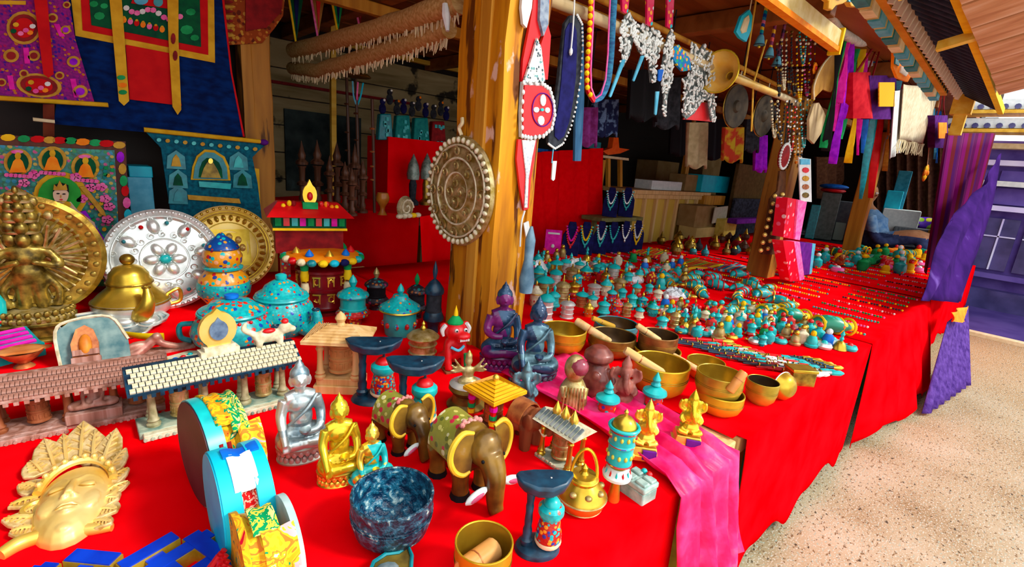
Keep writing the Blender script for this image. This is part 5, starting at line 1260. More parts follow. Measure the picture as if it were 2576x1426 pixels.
part('figure',blob(b,.0032,BRASSO,1),None,t)
b=MB();b.lathe([(0,.38*S),(.26*S,.38*S),(.29*S,.41*S),(.24*S,.44*S),(0,.44*S)],20);part('lotus_ring',b,SILVER,t)
# yellow pagoda wheel
P=T(1238,1072);h=HT(P,938);w=WD(P,146)
t=thing('pagoda_prayer_shrine','small prayer wheel under a square yellow pagoda roof with striped posts','prayer wheel',P,toward(P,45))
b=MB();W2=w*.40;zb,zt=h*.66,h*.88
b.add([(-W2,-W2,zb),(W2,-W2,zb),(W2,W2,zb),(-W2,W2,zb),(-W2,-W2,zb+.008),(W2,-W2,zb+.008),(W2,W2,zb+.008),(-W2,W2,zb+.008),(0,0,zt)],[(3,2,1,0),(0,1,5,4),(1,2,6,5),(2,3,7,6),(3,0,4,7),(4,5,8),(5,6,8),(6,7,8),(7,4,8)]);rfp=part('roof',b,mat('yellow_roof',(.72,.34,.0),(.82,.42,.01),r=.5),t,smooth=False)
g=MB()
for k in range(5):
 f=k/6+.06;q_=W2*(1-f);zq=zb+.0085+(zt-zb-.008)*f;g.tube([(-q_,-q_,zq),(q_,-q_,zq),(q_,q_,zq),(-q_,q_,zq)],.0014,4,True)
part('roof_ridges',g,mat('yellow_roof_edge',(.5,.22,.0),r=.5),rfp)
b=MB();b.ball((0,0,zt+.004),(.008,.008,.009));part('finial',b,GOLD,rfp)
for x in(-1,1):
 for y in(-1,1):
  b=MB();b.tube([(x*W2*.7,y*W2*.7,0),(x*W2*.7,y*W2*.7,zb)],.007,8);ps=part('post',b,LRED,t)
  for z,m in((.25,YEL),(.35,GREEN),(.5,MAGENTA)):
   b=MB();b.lathe([(0,0),(.009,0),(.009,h*.07),(0,h*.07)],8,(x*W2*.7,y*W2*.7,h*z));part('post_ring',b,m,ps)
drum(t,0,0,h*.14,W2*.42,h*.4,COPPER,GOLD)
b=MB();b.box((0,0,h*.03),(W2*1.8,W2*1.8,h*.06));part('base',b,WRED,t,bev=.002)
# cluster behind the scarf
def idol(label,bx,by,ty,wpx,m,build,off=0,name='carved_idol',extra=None):
 P=T(bx,by);h=HT(P,ty);t=thing(name,label,'statue',P,toward(P,off))
 b=MB();build(b,h,WD(P,wpx));part('body',blob(b,max(h/55,.003),m,2),None,t)
 if extra:extra(t,h,WD(P,wpx))
 return t
def cowled(b,h,w):
 b.lathe([(0,0),(w*.46,0),(w*.5,h*.2),(w*.44,h*.42),(w*.30,h*.55),(w*.2,h*.6),(0,h*.6)],18,sy=.8);b.ball((-.02*w,-.05*w,h*.76),(w*.36,w*.36,h*.22),14,10);b.tube([(-w*.35,-.1*w,h*.45),(-w*.3,-w*.35,h*.3)],[w*.14,w*.1],8);b.tube([(w*.35,-.1*w,h*.45),(w*.3,-w*.35,h*.3)],[w*.14,w*.1],8)
def cowl_x(t,h,w):
 b=MB();b.ball((.06*w,-w*.16,h*.80),(w*.33,w*.30,h*.15));part('cap',b,mat('plum_resin',(.16,.015,.03),(.3,.05,.08),r=.25),t)
 b=MB()
 for k in range(7):b.tube([((-.32+k*.1)*w,-w*.38,h*.5),((-.34+k*.11)*w,-w*.42,h*.08)],w*.03,5)
 part('robe_folds',b,BRASSO,t)
idol('small brass monk figure with a smooth plum-coloured cap',1435,1035,888,80,BRASSO,cowled,10,'monk_figure',cowl_x)
def pot_idol(b,h,w):
 b.lathe([(0,0),(w*.40,0),(w*.5,h*.2),(w*.5,h*.45),(w*.36,h*.62),(w*.3,h*.7),(w*.44,h*.76),(w*.42,h*.86),(w*.2,h*.98),(0,h)],20)
 for s in(-1,1):b.tube([(s*w*.3,-w*.2,h*.62),(s*w*.5,-w*.3,h*.45),(s*w*.3,-w*.42,h*.3)],[w*.09,w*.1,w*.07],8)
 b.ball((0,-w*.42,h*.5),(w*.14,w*.1,h*.1))
DRBR=mat('oxblood_resin',(.07,.012,.01),(.26,.06,.04),r=.35,sc=25)
idol('round oxblood pot-bellied carving with a domed lid, before the singing bowls',1492,1000,868,88,DRBR,pot_idol,0,'pot_carving')
def gan(b,h,w):
 b.ball((0,0,h*.16),(w*.42,w*.36,h*.16));b.ball((0,-w*.08,h*.40),(w*.34,w*.3,h*.18));b.ball((0,-w*.05,h*.66),(w*.22,w*.2,h*.13));b.tube([(0,-w*.2,h*.64),(w*.02,-w*.38,h*.5),(w*.12,-w*.4,h*.36),(w*.16,-w*.36,h*.34)],[w*.12,w*.1,w*.08,w*.05],8)
 for s in(-1,1):
  b.ball((s*w*.3,0,h*.66),(w*.16,w*.05,h*.1));b.tube([(s*w*.28,0,h*.5),(s*w*.5,-w*.05,h*.58),(s*w*.46,-w*.1,h*.74)],[w*.1,w*.08,w*.07],8);b.tube([(s*w*.25,0,h*.46),(s*w*.42,-w*.2,h*.36),(s*w*.3,-w*.34,h*.3)],[w*.1,w*.08,w*.06],8);b.tube([(s*w*.2,-w*.1,h*.12),(s*w*.42,-w*.3,h*.1),(s*w*.08,-w*.4,h*.08)],[w*.13,w*.12,w*.08],8)
 b.lathe([(w*.16,h*.74),(w*.2,h*.8),(w*.1,h*.9),(0,h)],12)
idol('reddish carved elephant-headed seated figure beside the large singing bowl',1562,1022,890,74,mat('terracotta_resin',(.15,.03,.02),(.40,.14,.10),r=.45,sc=30),gan,6,'elephant_headed_figure')
idol('dark blue carved figure on a stem, in front of the dark blue Buddha',1318,1022,905,66,BLUEPAT,gan,10,'elephant_headed_figure')
def gilt_x(t,h,w):
 b=MB();b.box((0,0,-.016),(w*1.15,w*.9,.032),0,.8);part('base',b,GOLD,t,bev=.002)
 b=MB();b.box((w*.08,-w*.44,-.014),(w*.42,.006,.02));part('purple_plate',b,PURPLE,t)
for i,(bx,by,ty,wp,lab)in enumerate(((1618,1112,1015,72,'gilt elephant-headed figure on a stepped base, nearer the turquoise wheel'),(1728,1085,990,74,'gilt elephant-headed figure on a stepped base, nearer the table edge'))):
 P=T(bx,by+15,ZT+.03);h=HT(P,ty);w=WD(P,wp)
 t=thing('gilt_figure',lab,'statue',P,toward(P,12))
 b=MB();gan(b,h,w*.9);part('body',blob(b,.0026,YGOLD if i else GOLD,1),None,t)
 b=MB();b.box((0,0,-.009),(w*1.0,w*.85,.02),0,.85);b.box((0,0,-.022),(w*1.12,w*.95,.012));part('base',b,GOLD,t,bev=.0015)
 b=MB();b.box((w*.16,-w*.47,-.012),(w*.5,.006,.02));part('purple_plate',b,PURPLE,t)
 t.location.z=ZT+.034+.008
# turquoise stupas
def stupa(label,bx,by,ty,wpx):
 P=T(bx,by);h=HT(P,ty);R=WD(P,wpx)/2
 t=thing('turquoise_stupa',label,'stupa',P,toward(P),'little turquoise stupas')
 b=MB();b.lathe([(0,0),(R*.9,0),(R*.9,h*.06),(R*.6,h*.10),(R*.55,h*.2),(R*.75,h*.24),(0,h*.24)],20);part('foot',b,BRASS,t)
 b=MB();b.lathe([(0,h*.24),(R*.72,h*.24),(R*.78,h*.34),(R*.7,h*.44),(0,h*.44)],20);part('drum',b,RMOS,t)
 b=MB();b.lathe([(0,h*.44),(R*.8,h*.44),(R*1.05,h*.50),(R,h*.56),(R*.6,h*.62),(R*.4,h*.66),(0,h*.66)],20);part('canopy',b,TURQ,t)
 b=MB();b.lathe([(R*.3,h*.65),(R*.44,h*.7),(R*.3,h*.76),(R*.36,h*.82),(R*.2,h*.9),(0,h)],16);part('spire',b,TURQ,t)
 b=MB();
 for k in range(9):a=2*PI*k/9;b.lathe([(0,0),(R*.11,.0),(R*.09,h*.1),(0,h*.1)],6,(R*.7*math.cos(a),R*.7*math.sin(a),h*.12))
 part('teeth',b,TMOS,t)
stupa('turquoise stupa with coral band in front of the round oxblood carving',1522,1052,955,62)
stupa('turquoise stupa with coral band in front of the large gold singing bowl',1638,1040,935,62)
# small metal pavilion wheel
P=T(1408,1165);h=HT(P,1008);w=WD(P,150)
t=thing('pavilion_prayer_shrine','small metal prayer-wheel pavilion with a striped shallow roof','prayer wheel',P,toward(P,-38))
b=MB();b.box((0,0,.005),(w*.8,w*.5,.01));part('base',b,mat('green_bone2',(.16,.24,.18),(.5,.5,.36),r=.5,sc=50),t)
for k in range(9):
 b=MB();b.box((w*(-.36+k*.09),-w*.25,.011),(w*.05,w*.03,.004));part('base_tooth',b,BONE,t)
for x in(-1,1):
 for y in(-1,1):post_turned(t,x*w*.32,y*w*.17,.01,h*.62,.006,BRASS)
drum(t,0,0,h*.12,w*.17,h*.42,BRASSO,BRASS)
b=MB();W2,D2,zb,zt=w*.48,w*.32,h*.62,h*.74
b.add([(-W2,-D2,zb),(W2,-D2,zb),(W2,D2,zb),(-W2,D2,zb),(-W2,0,zt),(W2,0,zt)],[(3,2,1,0),(0,1,5,4),(2,3,4,5),(1,2,5),(3,0,4)]);rr_=part('roof',b,BONE,t,smooth=False)
sl=MB();sl.box((0,0,0),(w*.05,D2*.8,.004));slm=sl.mesh('roof_slat',SILVERD,False);an=math.atan2(zt-zb,D2)
for k in range(11):part('roof_slat',slm,None,rr_,loc=(-W2*.92+k*W2*.184,-D2*.5,(zb+zt)/2+.002),rot=(an,0,0))
for k,x in enumerate((-.2,0,.2)):
 b=MB();b.lathe([(.008,0),(.01,.008),(.006,.016),(0,.03)],10,(x*w,0,zt-.002));part('finial',b,GOLD,rr_)
# turquoise prayer wheel on a pointed stone collar and brass stem
P=T(1541,1262);h=HT(P,1028);R=WD(P,74)/2
t=thing('handled_prayer_drum','banded turquoise prayer wheel with a brass dome on a brass stem','prayer wheel',P,toward(P))
b=MB();b.lathe([(R*.42,0),(R*.48,h*.04),(R*.34,h*.2),(R*.42,h*.30),(0,h*.30)],16);part('stem',b,BRASS,t)
b=MB();b.lathe([(0,h*.29),(R*1.05,h*.29),(R*1.1,h*.32),(R*.7,h*.40),(0,h*.4)],20);cl_=part('collar',b,WHITE,t)
for k in range(12):
 a=2*PI*k/12;b=MB();b.lathe([(R*.16,0),(R*.1,h*.05),(0,h*.1)],5,(R*.9*math.cos(a),R*.9*math.sin(a),h*.30));part('collar_point',b,TURQ if k%2 else LRED,cl_)
b=MB();b.lathe([(R*.6,h*.38),(R*.65,h*.42),(R*.95,h*.44)],20);part('brass_cup',b,BRASS,t)
b=MB();b.lathe([(0,h*.44),(R*.95,h*.44),(R*.92,h*.47),(R*.92,h*.62),(R*.98,h*.63),(R*.98,h*.65),(R*.92,h*.66),(R*.92,h*.81),(0,h*.81)],24);part('drum',b,TURQ,t,ang=25)
b=MB()
for k in range(12):
 a=2*PI*k/12
 for z in(.54,.73):b.ball((R*.92*math.cos(a),R*.92*math.sin(a),h*z),(R*.13,R*.13,R*.2),7,5)
part('letters',b,mosaic('letter_mix',(.6,.5,.05),[(.5,.02,.02),(.6,.5,.02),(.0,.3,.1)],40,.5),t)
b=MB();b.torus((0,0,h*.82),R*1.05,R*.13,26,8);part('rim',b,TURQ,t)
b=MB();b.torus((0,0,h*.795),R*1.02,R*.07,26,6);b.torus((0,0,h*.645),R*.96,R*.05,24,6);b.torus((0,0,h*.45),R*.96,R*.06,24,6);part('bands',b,RMOS,t)
b=MB();b.lathe([(R*.9,h*.82),(R*.8,h*.87),(R*.5,h*.91),(R*.15,h*.93),(R*.12,h*.95),(R*.17,h*.97),(0,h)],20);part('dome',b,BRASS,t)
# gong pot with ring handle
P=T(1458,1275);h=HT(P,1130);R=WD(P,138)/2
t=thing('ringed_pot','round flattened brass pot with a coin relief and an arched ring handle','pot',P,toward(P,5))
b=MB();b.lathe([(0,0),(R*.6,0),(R*.9,h*.10),(R,h*.22),(R*.97,h*.28),(R*.7,h*.42),(R*.5,h*.50),(0,h*.52)],32);part('body',b,BRASS,t)
b=MB();b.torus((0,0,h*.24),R*1.0,R*.04,32,6);b.torus((0,0,h*.08),R*.86,R*.03,32,6);part('band',b,BRASSO,t)
b=MB();b.lathe([(R*.56,h*.48),(R*.58,h*.54),(R*.5,h*.58),(R*.2,h*.60),(R*.12,h*.64),(R*.14,h*.7),(0,h*.76)],22);part('lid',b,BRASS,t)
b=MB();b.torus((0,0,h*.53),R*.56,R*.05,24,6);part('lid_ring',b,GOLD,t)
b=MB();b.tube([(R*.52*math.cos(a),0.02*R,h*.50+h*.50*math.sin(a))for a in[PI*k/14 for k in range(15)]],R*.065,8);part('handle',b,YGOLD,t)
for k in range(8):
 a=2*PI*k/8+.3;b=MB();b.ball((R*.78*math.cos(a),R*.78*math.sin(a),h*.38),(R*.15,R*.15,h*.04));part('coin_relief',b,BRASSO,t)
# stone box with carved lid
P=T(1602,1248);w=WD(P,80)
t=thing('stone_box','pale green carved stone box at the table edge beside the pink scarf','box',P,toward(P,-32))
b=MB();b.box((0,0,.014),(w,w*.8,.028));part('body',b,mat('jade_stone',(.18,.30,.26),(.38,.50,.44),r=.5,sc=50),t,bev=.003)
b=MB();b.box((0,0,.034),(w*1.05,w*.85,.012));ld=part('lid',b,mat('jade_lid',(.22,.34,.30),(.42,.54,.48),r=.5,sc=60),t,bev=.003)
for x,y in((-.26,-.2),(.26,-.2),(-.26,.2),(.26,.2)):
 b=MB();b.box((x*w,y*w,.042),(w*.4,w*.3,.006));part('carved_tile',b,bpy.data.materials['jade_lid'],ld,bev=.002)
for x,m in((-.1,TURQ),(.12,LRED)):
 b=MB();b.ball((x*w,w*.36,.045),(.006,.006,.005));part('stone',b,m,t)
# ------------------------------------------------------------------ foreground
# golden mask lying on the cloth
O=T(178,1258);U=(T(218,1105)-T(140,1372));U.z=0;U.normalize()
rz=math.atan2(U.y,U.x)-PI/2
t=thing('golden_mask','large golden face mask with closed eyes and a crown of carved leaves, lying face up','mask',O,rz)
Ri=Matrix.Rotation(-rz,3,'Z')
def ML(px,py,z=ZT):return Ri@(T(px,py,z)-O)
wf=(ML(262,1245)-ML(100,1245)).length;fw_=wf/2
cF=ML(180,1245,ZT+.03);cF.z=0
top=ML(205,1165);chin=ML(165,1330);hf=(top-chin).length/2
MGOLD=mat('mask_gold',(.78,.46,.06),(.92,.68,.26),r=.42,m=.3,sc=9)
MLEAF=mat('mask_leaf_gold',(.48,.29,.06),(.82,.62,.30),r=.5,m=.25,sc=70,bump=.5,dist=.003)
b=MB();D=fw_*.72;ZB=.004
def fs_(x,y):return ZB+D*math.sqrt(max(0.02,1-x*x-y*y))  # height of the face at (x, y) in half-widths
def fp(x,y,up=0.0):return(cF.x+x*fw_,cF.y+y*hf,fs_(x,y)+up*fw_)
b.ball((cF.x,cF.y,ZB),(fw_,hf,D),26,16)
b.ball((cF.x,cF.y-hf*.45,ZB),(fw_*.74,hf*.56,D*.9),16,12);b.ball((cF.x,cF.y+hf*.30,ZB),(fw_*1.0,hf*.82,D*.98),22,14)
b.tube([fp(0,.34,.0),fp(0,.12,.07),fp(0,-.10,.14),fp(0,-.17,.12)],[fw_*.08,fw_*.09,fw_*.12,fw_*.12],10)
for s in(-1,1):
 b.ball(fp(s*.12,-.17,.03),fw_*.10,8,6)
 b.tube([fp(s*.10,.30,.03),fp(s*.34,.44,.03),fp(s*.62,.36,.02),fp(s*.76,.22,.0)],[fw_*.05,fw_*.055,fw_*.045,fw_*.03],8)
 b.ball(fp(s*.38,.13,.0),(fw_*.22,hf*.09,fw_*.10),12,8)
 b.ball(fp(s*.48,-.22,-.10),(fw_*.30,hf*.26,fw_*.16),12,8)
b.tube([fp(-.28,-.42,.0),fp(-.1,-.385,.07),fp(0,-.40,.06),fp(.1,-.385,.07),fp(.28,-.42,.0)],[fw_*.035,fw_*.07,fw_*.06,fw_*.07,fw_*.035],8)
b.tube([fp(-.24,-.46,.0),fp(0,-.53,.07),fp(.24,-.46,.0)],[fw_*.035,fw_*.09,fw_*.035],8)
b.ball(fp(0,-.74,-.04),(fw_*.22,hf*.14,fw_*.12),10,8)
nk=ML(148,1352)
b.tube([(cF.x,cF.y-hf*.8,.0),(nk.x,nk.y,.0)],[fw_*.45,fw_*.5],14)
me=blob(b,.0019,MGOLD,2)
for v in me.vertices:v.co.z=max(v.co.z,.001)
part('face',me,None,t)
ey=MB()
for s in(-1,1):ey.tube([fp(s*(.19+.095*k),.08-.05*math.sin(PI*k/4),.075-.03*abs(k-2)*.5)for k in range(5)],fw_*.016,5)
ey.tube([fp(-.26,-.44,.05),fp(-.08,-.45,.125),fp(.08,-.45,.125),fp(.26,-.44,.05)],fw_*.012,5)
part('closed_eyelids',ey,mat('mask_line',(.42,.20,.01),r=.5),t)
b=MB();b.prism(EL(cF.x,cF.y+hf*.22,fw_*1.12,hf*.98,28),.0,.007,'z');part('crown_plate',b,MLEAF,t,bev=.002)
# headband and beads
hb=MB();arc=[(cF.x+fw_*1.0*math.cos(a),cF.y+hf*.28+hf*.74*math.sin(a),.018+.016*math.sin(a))for a in[math.radians(12+156*k/20)for k in range(21)]]
hb.tube(arc,.0065,7);part('headband',hb,GOLDL,t)
bd=MB();bd.ball((0,0,0),.005,7,5);bm_=bd.mesh('headband_bead',MGOLD)
for x,y,z in arc[1::2]:part('headband_bead',bm_,None,t,loc=(x*1.0,y*1.0,z+.008))
def leaf(bx,by,tx,ty_,w,z0=.006):
 a,e=ML(bx,by),ML(tx,ty_);d=e-a;L=d.length;an=math.atan2(d.y,d.x)
 b=MB();sh=[(0,-.28),(.2,-.5),(.45,-.46),(.7,-.34),(.86,-.16),(1,0),(.86,.16),(.7,.34),(.45,.46),(.2,.5),(0,.28)]
 b.X=Matrix.Translation((a.x,a.y,z0))@Matrix.Rotation(an,4,'Z')@Matrix.Rotation(-.22,4,'Y')
 b.prism([(x*L,y*w)for x,y in sh],0,.007,'z');lf=part('crown_leaf',b,MLEAF,t,bev=.002)
 v=MB();v.X=b.X;v.tube([(L*.05,0,.008),(L*.5,0,.011),(L*.93,0,.008)],[.003,.0028,.001],5)
 for f in(.25,.42,.58,.72):
  for s in(-1,1):v.tube([(L*f,0,.009),(L*(f+.12),s*w*.33*(1.1-f),.008)],.0016,4)
 part('leaf_veins',v,MGOLD,lf)
for a in[(205,1175,217,1096,.062),(170,1178,165,1122,.04),(235,1180,246,1112,.045),(258,1185,300,1110,.045),(140,1190,116,1136,.052),(268,1205,325,1152,.038),(110,1205,76,1184,.045),(268,1232,333,1198,.035),(268,1255,334,1232,.032),(100,1240,42,1246,.042),(98,1268,18,1306,.035),(262,1275,305,1275,.05),(252,1300,300,1310,.045),(110,1290,60,1318,.045),(95,1320,2,1338,.04),(240,1330,288,1342,.032),(85,1345,20,1368,.04)]:leaf(*a)
b=MB();bar=[ML(x,y)for x,y in((2,1412),(50,1382),(110,1362),(180,1350),(240,1344),(284,1340))]
b.tube([(p.x,p.y,.010)for p in bar],[.009,.011,.010,.009,.009,.006],10);part('base_bar',b,GOLDL,t)
for s,(px,py)in((-1,(100,1300)),(1,(258,1262))):
 p=ML(px,py);b=MB();b.torus((p.x,p.y,.016),.018,.005,16,6);b.tube([(p.x,p.y,.016),(p.x-.01*s,p.y-.05,.012)],[.007,.01],8);part('earring',b,GOLDL,t)
# drums in brocade covers
BRO1=swirl('orange_brocade',[(.35,.0,.01),(.75,.16,.01),(.72,.36,.01),(.8,.45,.01),(.6,.25,.01),(.0,.22,.08),(.7,.5,.2),(.72,.3,.01)],22)
BRO2=swirl('red_brocade',[(.5,.005,.01),(.66,.01,.01),(.8,.42,.3),(.62,.01,.01),(.85,.55,.4),(.7,.05,.02),(.8,.35,.1)],22)
BRO3=swirl('yellow_brocade',[(.0,.25,.1),(.72,.38,.01),(.8,.5,.02),(.7,.2,.02),(.78,.48,.02),(.55,.4,.4),(.8,.52,.03),(.1,.35,.1)],20)
def drumm(label,A,B,ty,mskin,mrim,mbody,rims=(1,1),flaps=(),phi=1.32):
 P=T(*A);L=(T(*B)-P).length*.76;R=HT(P,ty)/2
 c=Vector((-P.x,-P.y,0)).normalized();n_=c*math.cos(phi)+Vector((c.y,-c.x,0))*math.sin(phi);rz=math.atan2(-n_.y,-n_.x)
 t=thing('hand_drum',label,'drum',P,rz,'hand drums in brocade covers')
 b=MB();b.lathe([(0,-.012),(R*.97,-.012),(R*.97,-.004),(0,-.004)],36,(0,0,R),'x');part('drum_skin',b,mskin,t)
 if rims[0]:
  b=MB();b.lathe([(R*.93,-.010),(R*1.0,-.010),(R*1.0,.014),(R*.93,.014)],36,(0,0,R),'x');part('rim',b,mrim,t)
 random.seed(len(label));n,m=30,8;vs=[];fs=[]
 for j in range(m+1):
  x=(.012 if rims[0]else-.004)+(L-.03)*j/m
  for k in range(n):
   a=2*PI*k/n;r=R*(.93-.10*math.sin(PI*j/m)+.03*math.sin(5*a+j)+random.uniform(-.012,.012))
   vs.append((x,r*math.cos(a),R+r*math.sin(a)))
 for j in range(m):fs+=[(j*n+k,j*n+(k+1)%n,(j+1)*n+(k+1)%n,(j+1)*n+k)for k in range(n)]
 fs+=[tuple(range(n-1,-1,-1)),tuple(range(m*n,m*n+n))]
 b=MB();b.add(vs,fs);part('brocade_cover',b,mbody,t,ang=70)
 if rims[1]:
  b=MB();b.lathe([(R*.90,L-rims[1]*.022),(R*1.0,L-rims[1]*.022),(R*1.0,L),(R*.9,L),(0,L)],36,(0,0,R),'x');part('rim',b,mrim,t)
 for(x0,a0,x1,a1,m_)in flaps:  # cloth patches lying over the cover
  b=MB();b.grid(lambda u,v:(L*(x0+(x1-x0)*u),R*(1.0-.06*math.sin(PI*(x0+(x1-x0)*u))+.02*math.sin(9*u))*math.cos(math.radians(a0+(a1-a0)*v)),R+R*(1.0-.06*math.sin(PI*(x0+(x1-x0)*u))+.02*math.sin(9*u))*math.sin(math.radians(a0+(a1-a0)*v))),8,8,(0,0,.004));part('cloth_patch',b,m_,t,ang=80)
 return t,R,L
t,R,L=drumm('hand drum with a dark face and turquoise rim in an orange brocade cover',(518,1252),(668,1208),1012,mat('dark_drum_skin',(.05,.012,.02),(.09,.03,.04),r=.5,sc=10),TURQ,BRO1,(1,0),[(.1,60,.5,130,BRO1),(.4,75,.75,140,swirl('green_brocade',[(.0,.15,.06),(.0,.3,.1),(.7,.5,.05),(.0,.25,.08),(.75,.6,.2),(.0,.2,.08)],30)),(.5,135,.98,235,BRO3),(.05,150,.3,230,MAROON)])
b=MB()
for k in range(5):b.tube([(L*(.5+.08*k),-R*.9,R*.9),(L*(.52+.1*k),-R*1.15,R*.5),(L*(.54+.12*k),-R*1.2,.006)],[.006,.008,.009],6,flat=.4)
part('ribbon_tails',b,BRO3,t)
t,R,L=drumm('hand drum with a light blue face and cyan rims in a red brocade cover',(568,1378),(702,1350),1148,CYAN,CYAN,BRO2,(1,1),[(.12,95,.7,140,WHITE),(.05,80,.9,98,BLUE),(.1,195,.85,235,bpy.data.materials['green_brocade'])],phi=1.42)
b=MB();b.tube([(L*.35,-R*.9,R*.5),(L*.45,-R*1.2,R*.25),(L*.3,-R*1.5,.012)],[.014,.02,.022],8,flat=.5);b.tube([(L*.35,-R*.9,R*.5),(L*.65,-R*1.25,R*.2),(L*.8,-R*1.5,.012)],[.014,.02,.022],8,flat=.5);part('knotted_sash',b,BRO1,t)
t,R,L=drumm('hand drum in a yellow brocade cover with a green fold, at the bottom edge',(628,1505),(775,1480),1300,BRO1,mat('pale_rim',(.3,.5,.5),(.55,.65,.62),r=.5),BRO3,(0,.4),[(.05,80,.6,120,bpy.data.materials['green_brocade']),(.2,120,.9,200,BRO3)],phi=1.4)
b=MB()
for k in range(26):b.tube([(-.02-.004*(k%3),R*(.5-k*.055),R*1.0),(-.05-.01*math.sin(k),R*(.5-k*.07),R*.4),(-.05+.01*math.cos(k*2),R*(.45-k*.07),.01)],.004,5)
part('red_fringe',b,LRED,t)
# blue endless-knot plaques
def knot(label,O,rz,s):
 t=thing('endless_knot',label,'plaque',O,rz,'blue lacquered endless-knot plaques')
 KB=bpy.data.materials.get('knot_blue')or mat('knot_blue',(.0,.025,.42),(.0,.05,.6),r=.35,sc=30)
 KG=bpy.data.materials.get('knot_gold')or mat('knot_gold',(.45,.26,.01),(.65,.42,.04),r=.4,m=.3,sc=40)
 bars=[]
 for i in(-1,0,1):
  e=.5*s if i==0 else.36*s
  bars.append((-e,i*.30*s,e,i*.30*s));bars.append((i*.30*s,-e,i*.30*s,e))
 for q in(-1,1):bars+=[(q*.5*s,-.15*s,q*.5*s,.15*s),(-.15*s,q*.5*s,.15*s,q*.5*s)]
 for k,(x0,y0,x1,y1)in enumerate(bars):
  cx,cy,dx,dy=(x0+x1)/2,(y0+y1)/2,abs(x1-x0)+.14*s,abs(y1-y0)+.14*s
  zz_=.010+.0004*k
  b=MB();b.box((cx,cy,zz_),(dx,dy,2*zz_));br=part('band',b,KG,t)
  b=MB();b.box((cx,cy,2*zz_+.001),(dx*.97,dy*.97-.002,.003));part('blue_face',b,KB,br)
P=T(462,1492);knot('blue and gold endless-knot plaque between the mask and the drums',P,toward(P,25),.16)
P=T(108,1568);knot('blue and gold endless-knot plaque below the mask, cut by the bottom edge',P,toward(P,40),.15)
# bowls
def bowl(label,bx,by,wpx,ry,m,min_=None,z=ZT,group=None,cat='bowl',name='singing_bowl',depth=.93,foot=.4,tilt=0,flare=0.0,off=0):
 P=T(bx,by,z);h=HT(P,ry);R=WD(P,wpx)/2
 t=thing(name,label,cat,P,toward(P,off),group)
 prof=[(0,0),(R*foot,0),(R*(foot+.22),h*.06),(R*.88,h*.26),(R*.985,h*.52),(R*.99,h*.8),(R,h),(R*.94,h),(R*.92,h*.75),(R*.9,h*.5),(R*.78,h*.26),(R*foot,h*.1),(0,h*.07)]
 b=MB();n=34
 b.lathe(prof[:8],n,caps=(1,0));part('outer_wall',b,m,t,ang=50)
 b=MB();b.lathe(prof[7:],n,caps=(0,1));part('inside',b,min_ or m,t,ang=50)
 b=MB();b.torus((0,0,h),R*.97,R*.035,n,6);part('rim',b,m,t)
 b=MB()
 for q in(.62,.68):b.torus((0,0,h*q),R*(.995-flare*.7),R*.012,n,4)
 part('incised_band',b,BRASSD if name=='singing_bowl' else m,t)
 if tilt:t.rotation_euler=(tilt,0,t.rotation_euler[2])
 return t,P,R,h
def mallet(label,a,b_,r,m=STICK):
 A,B=Vector(a),Vector(b_);d=B-A;q=d.to_track_quat('X','Z')
 t=thing('mallet',label,'mallet',A,0,'wooden mallets resting in singing bowls');t.rotation_euler=q.to_euler();L=d.length
 b=MB();b.lathe([(0,0),(r*.8,0),(r,L*.05),(r,L*.95),(r*.8,L),(0,L)],14,ax='x');part('stick',b,m,t)
 b=MB();b.lathe([(r*1.03,L*.38),(r*1.03,L*.41)],14,ax='x');part('groove',b,COPPER,t)
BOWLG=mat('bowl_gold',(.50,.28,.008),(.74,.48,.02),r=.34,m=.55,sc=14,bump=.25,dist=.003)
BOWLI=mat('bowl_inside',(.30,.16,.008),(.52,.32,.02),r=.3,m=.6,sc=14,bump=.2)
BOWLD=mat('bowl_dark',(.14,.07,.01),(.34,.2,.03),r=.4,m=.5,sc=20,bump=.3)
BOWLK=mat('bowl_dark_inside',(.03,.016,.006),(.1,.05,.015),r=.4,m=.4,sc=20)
GR='brass singing bowls beside the pink scarf'
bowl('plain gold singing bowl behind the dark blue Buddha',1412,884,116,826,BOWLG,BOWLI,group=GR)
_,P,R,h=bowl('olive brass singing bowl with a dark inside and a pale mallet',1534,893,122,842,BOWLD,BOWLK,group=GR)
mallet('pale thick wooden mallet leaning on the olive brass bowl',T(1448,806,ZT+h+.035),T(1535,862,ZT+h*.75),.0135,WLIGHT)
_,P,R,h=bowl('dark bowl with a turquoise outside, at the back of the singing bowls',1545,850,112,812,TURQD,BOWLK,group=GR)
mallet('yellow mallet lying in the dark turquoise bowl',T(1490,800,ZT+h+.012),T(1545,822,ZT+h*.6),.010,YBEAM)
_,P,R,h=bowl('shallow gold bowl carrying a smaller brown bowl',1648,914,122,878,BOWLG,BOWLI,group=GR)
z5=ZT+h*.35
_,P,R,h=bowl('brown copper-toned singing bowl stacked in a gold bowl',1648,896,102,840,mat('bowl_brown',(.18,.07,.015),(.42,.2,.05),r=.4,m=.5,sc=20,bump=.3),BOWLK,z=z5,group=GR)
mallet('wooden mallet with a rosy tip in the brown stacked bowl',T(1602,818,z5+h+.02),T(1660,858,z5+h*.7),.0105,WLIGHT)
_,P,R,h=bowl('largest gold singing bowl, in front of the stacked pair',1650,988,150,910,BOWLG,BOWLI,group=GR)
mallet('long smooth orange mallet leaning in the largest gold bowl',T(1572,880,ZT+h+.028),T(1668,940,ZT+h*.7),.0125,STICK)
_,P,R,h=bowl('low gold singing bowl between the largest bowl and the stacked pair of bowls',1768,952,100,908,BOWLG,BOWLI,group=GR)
mallet('pale mallet lying across the low gold bowl',T(1692,893,ZT+h+.02),T(1770,938,ZT+h*.8),.009,WLIGHT)
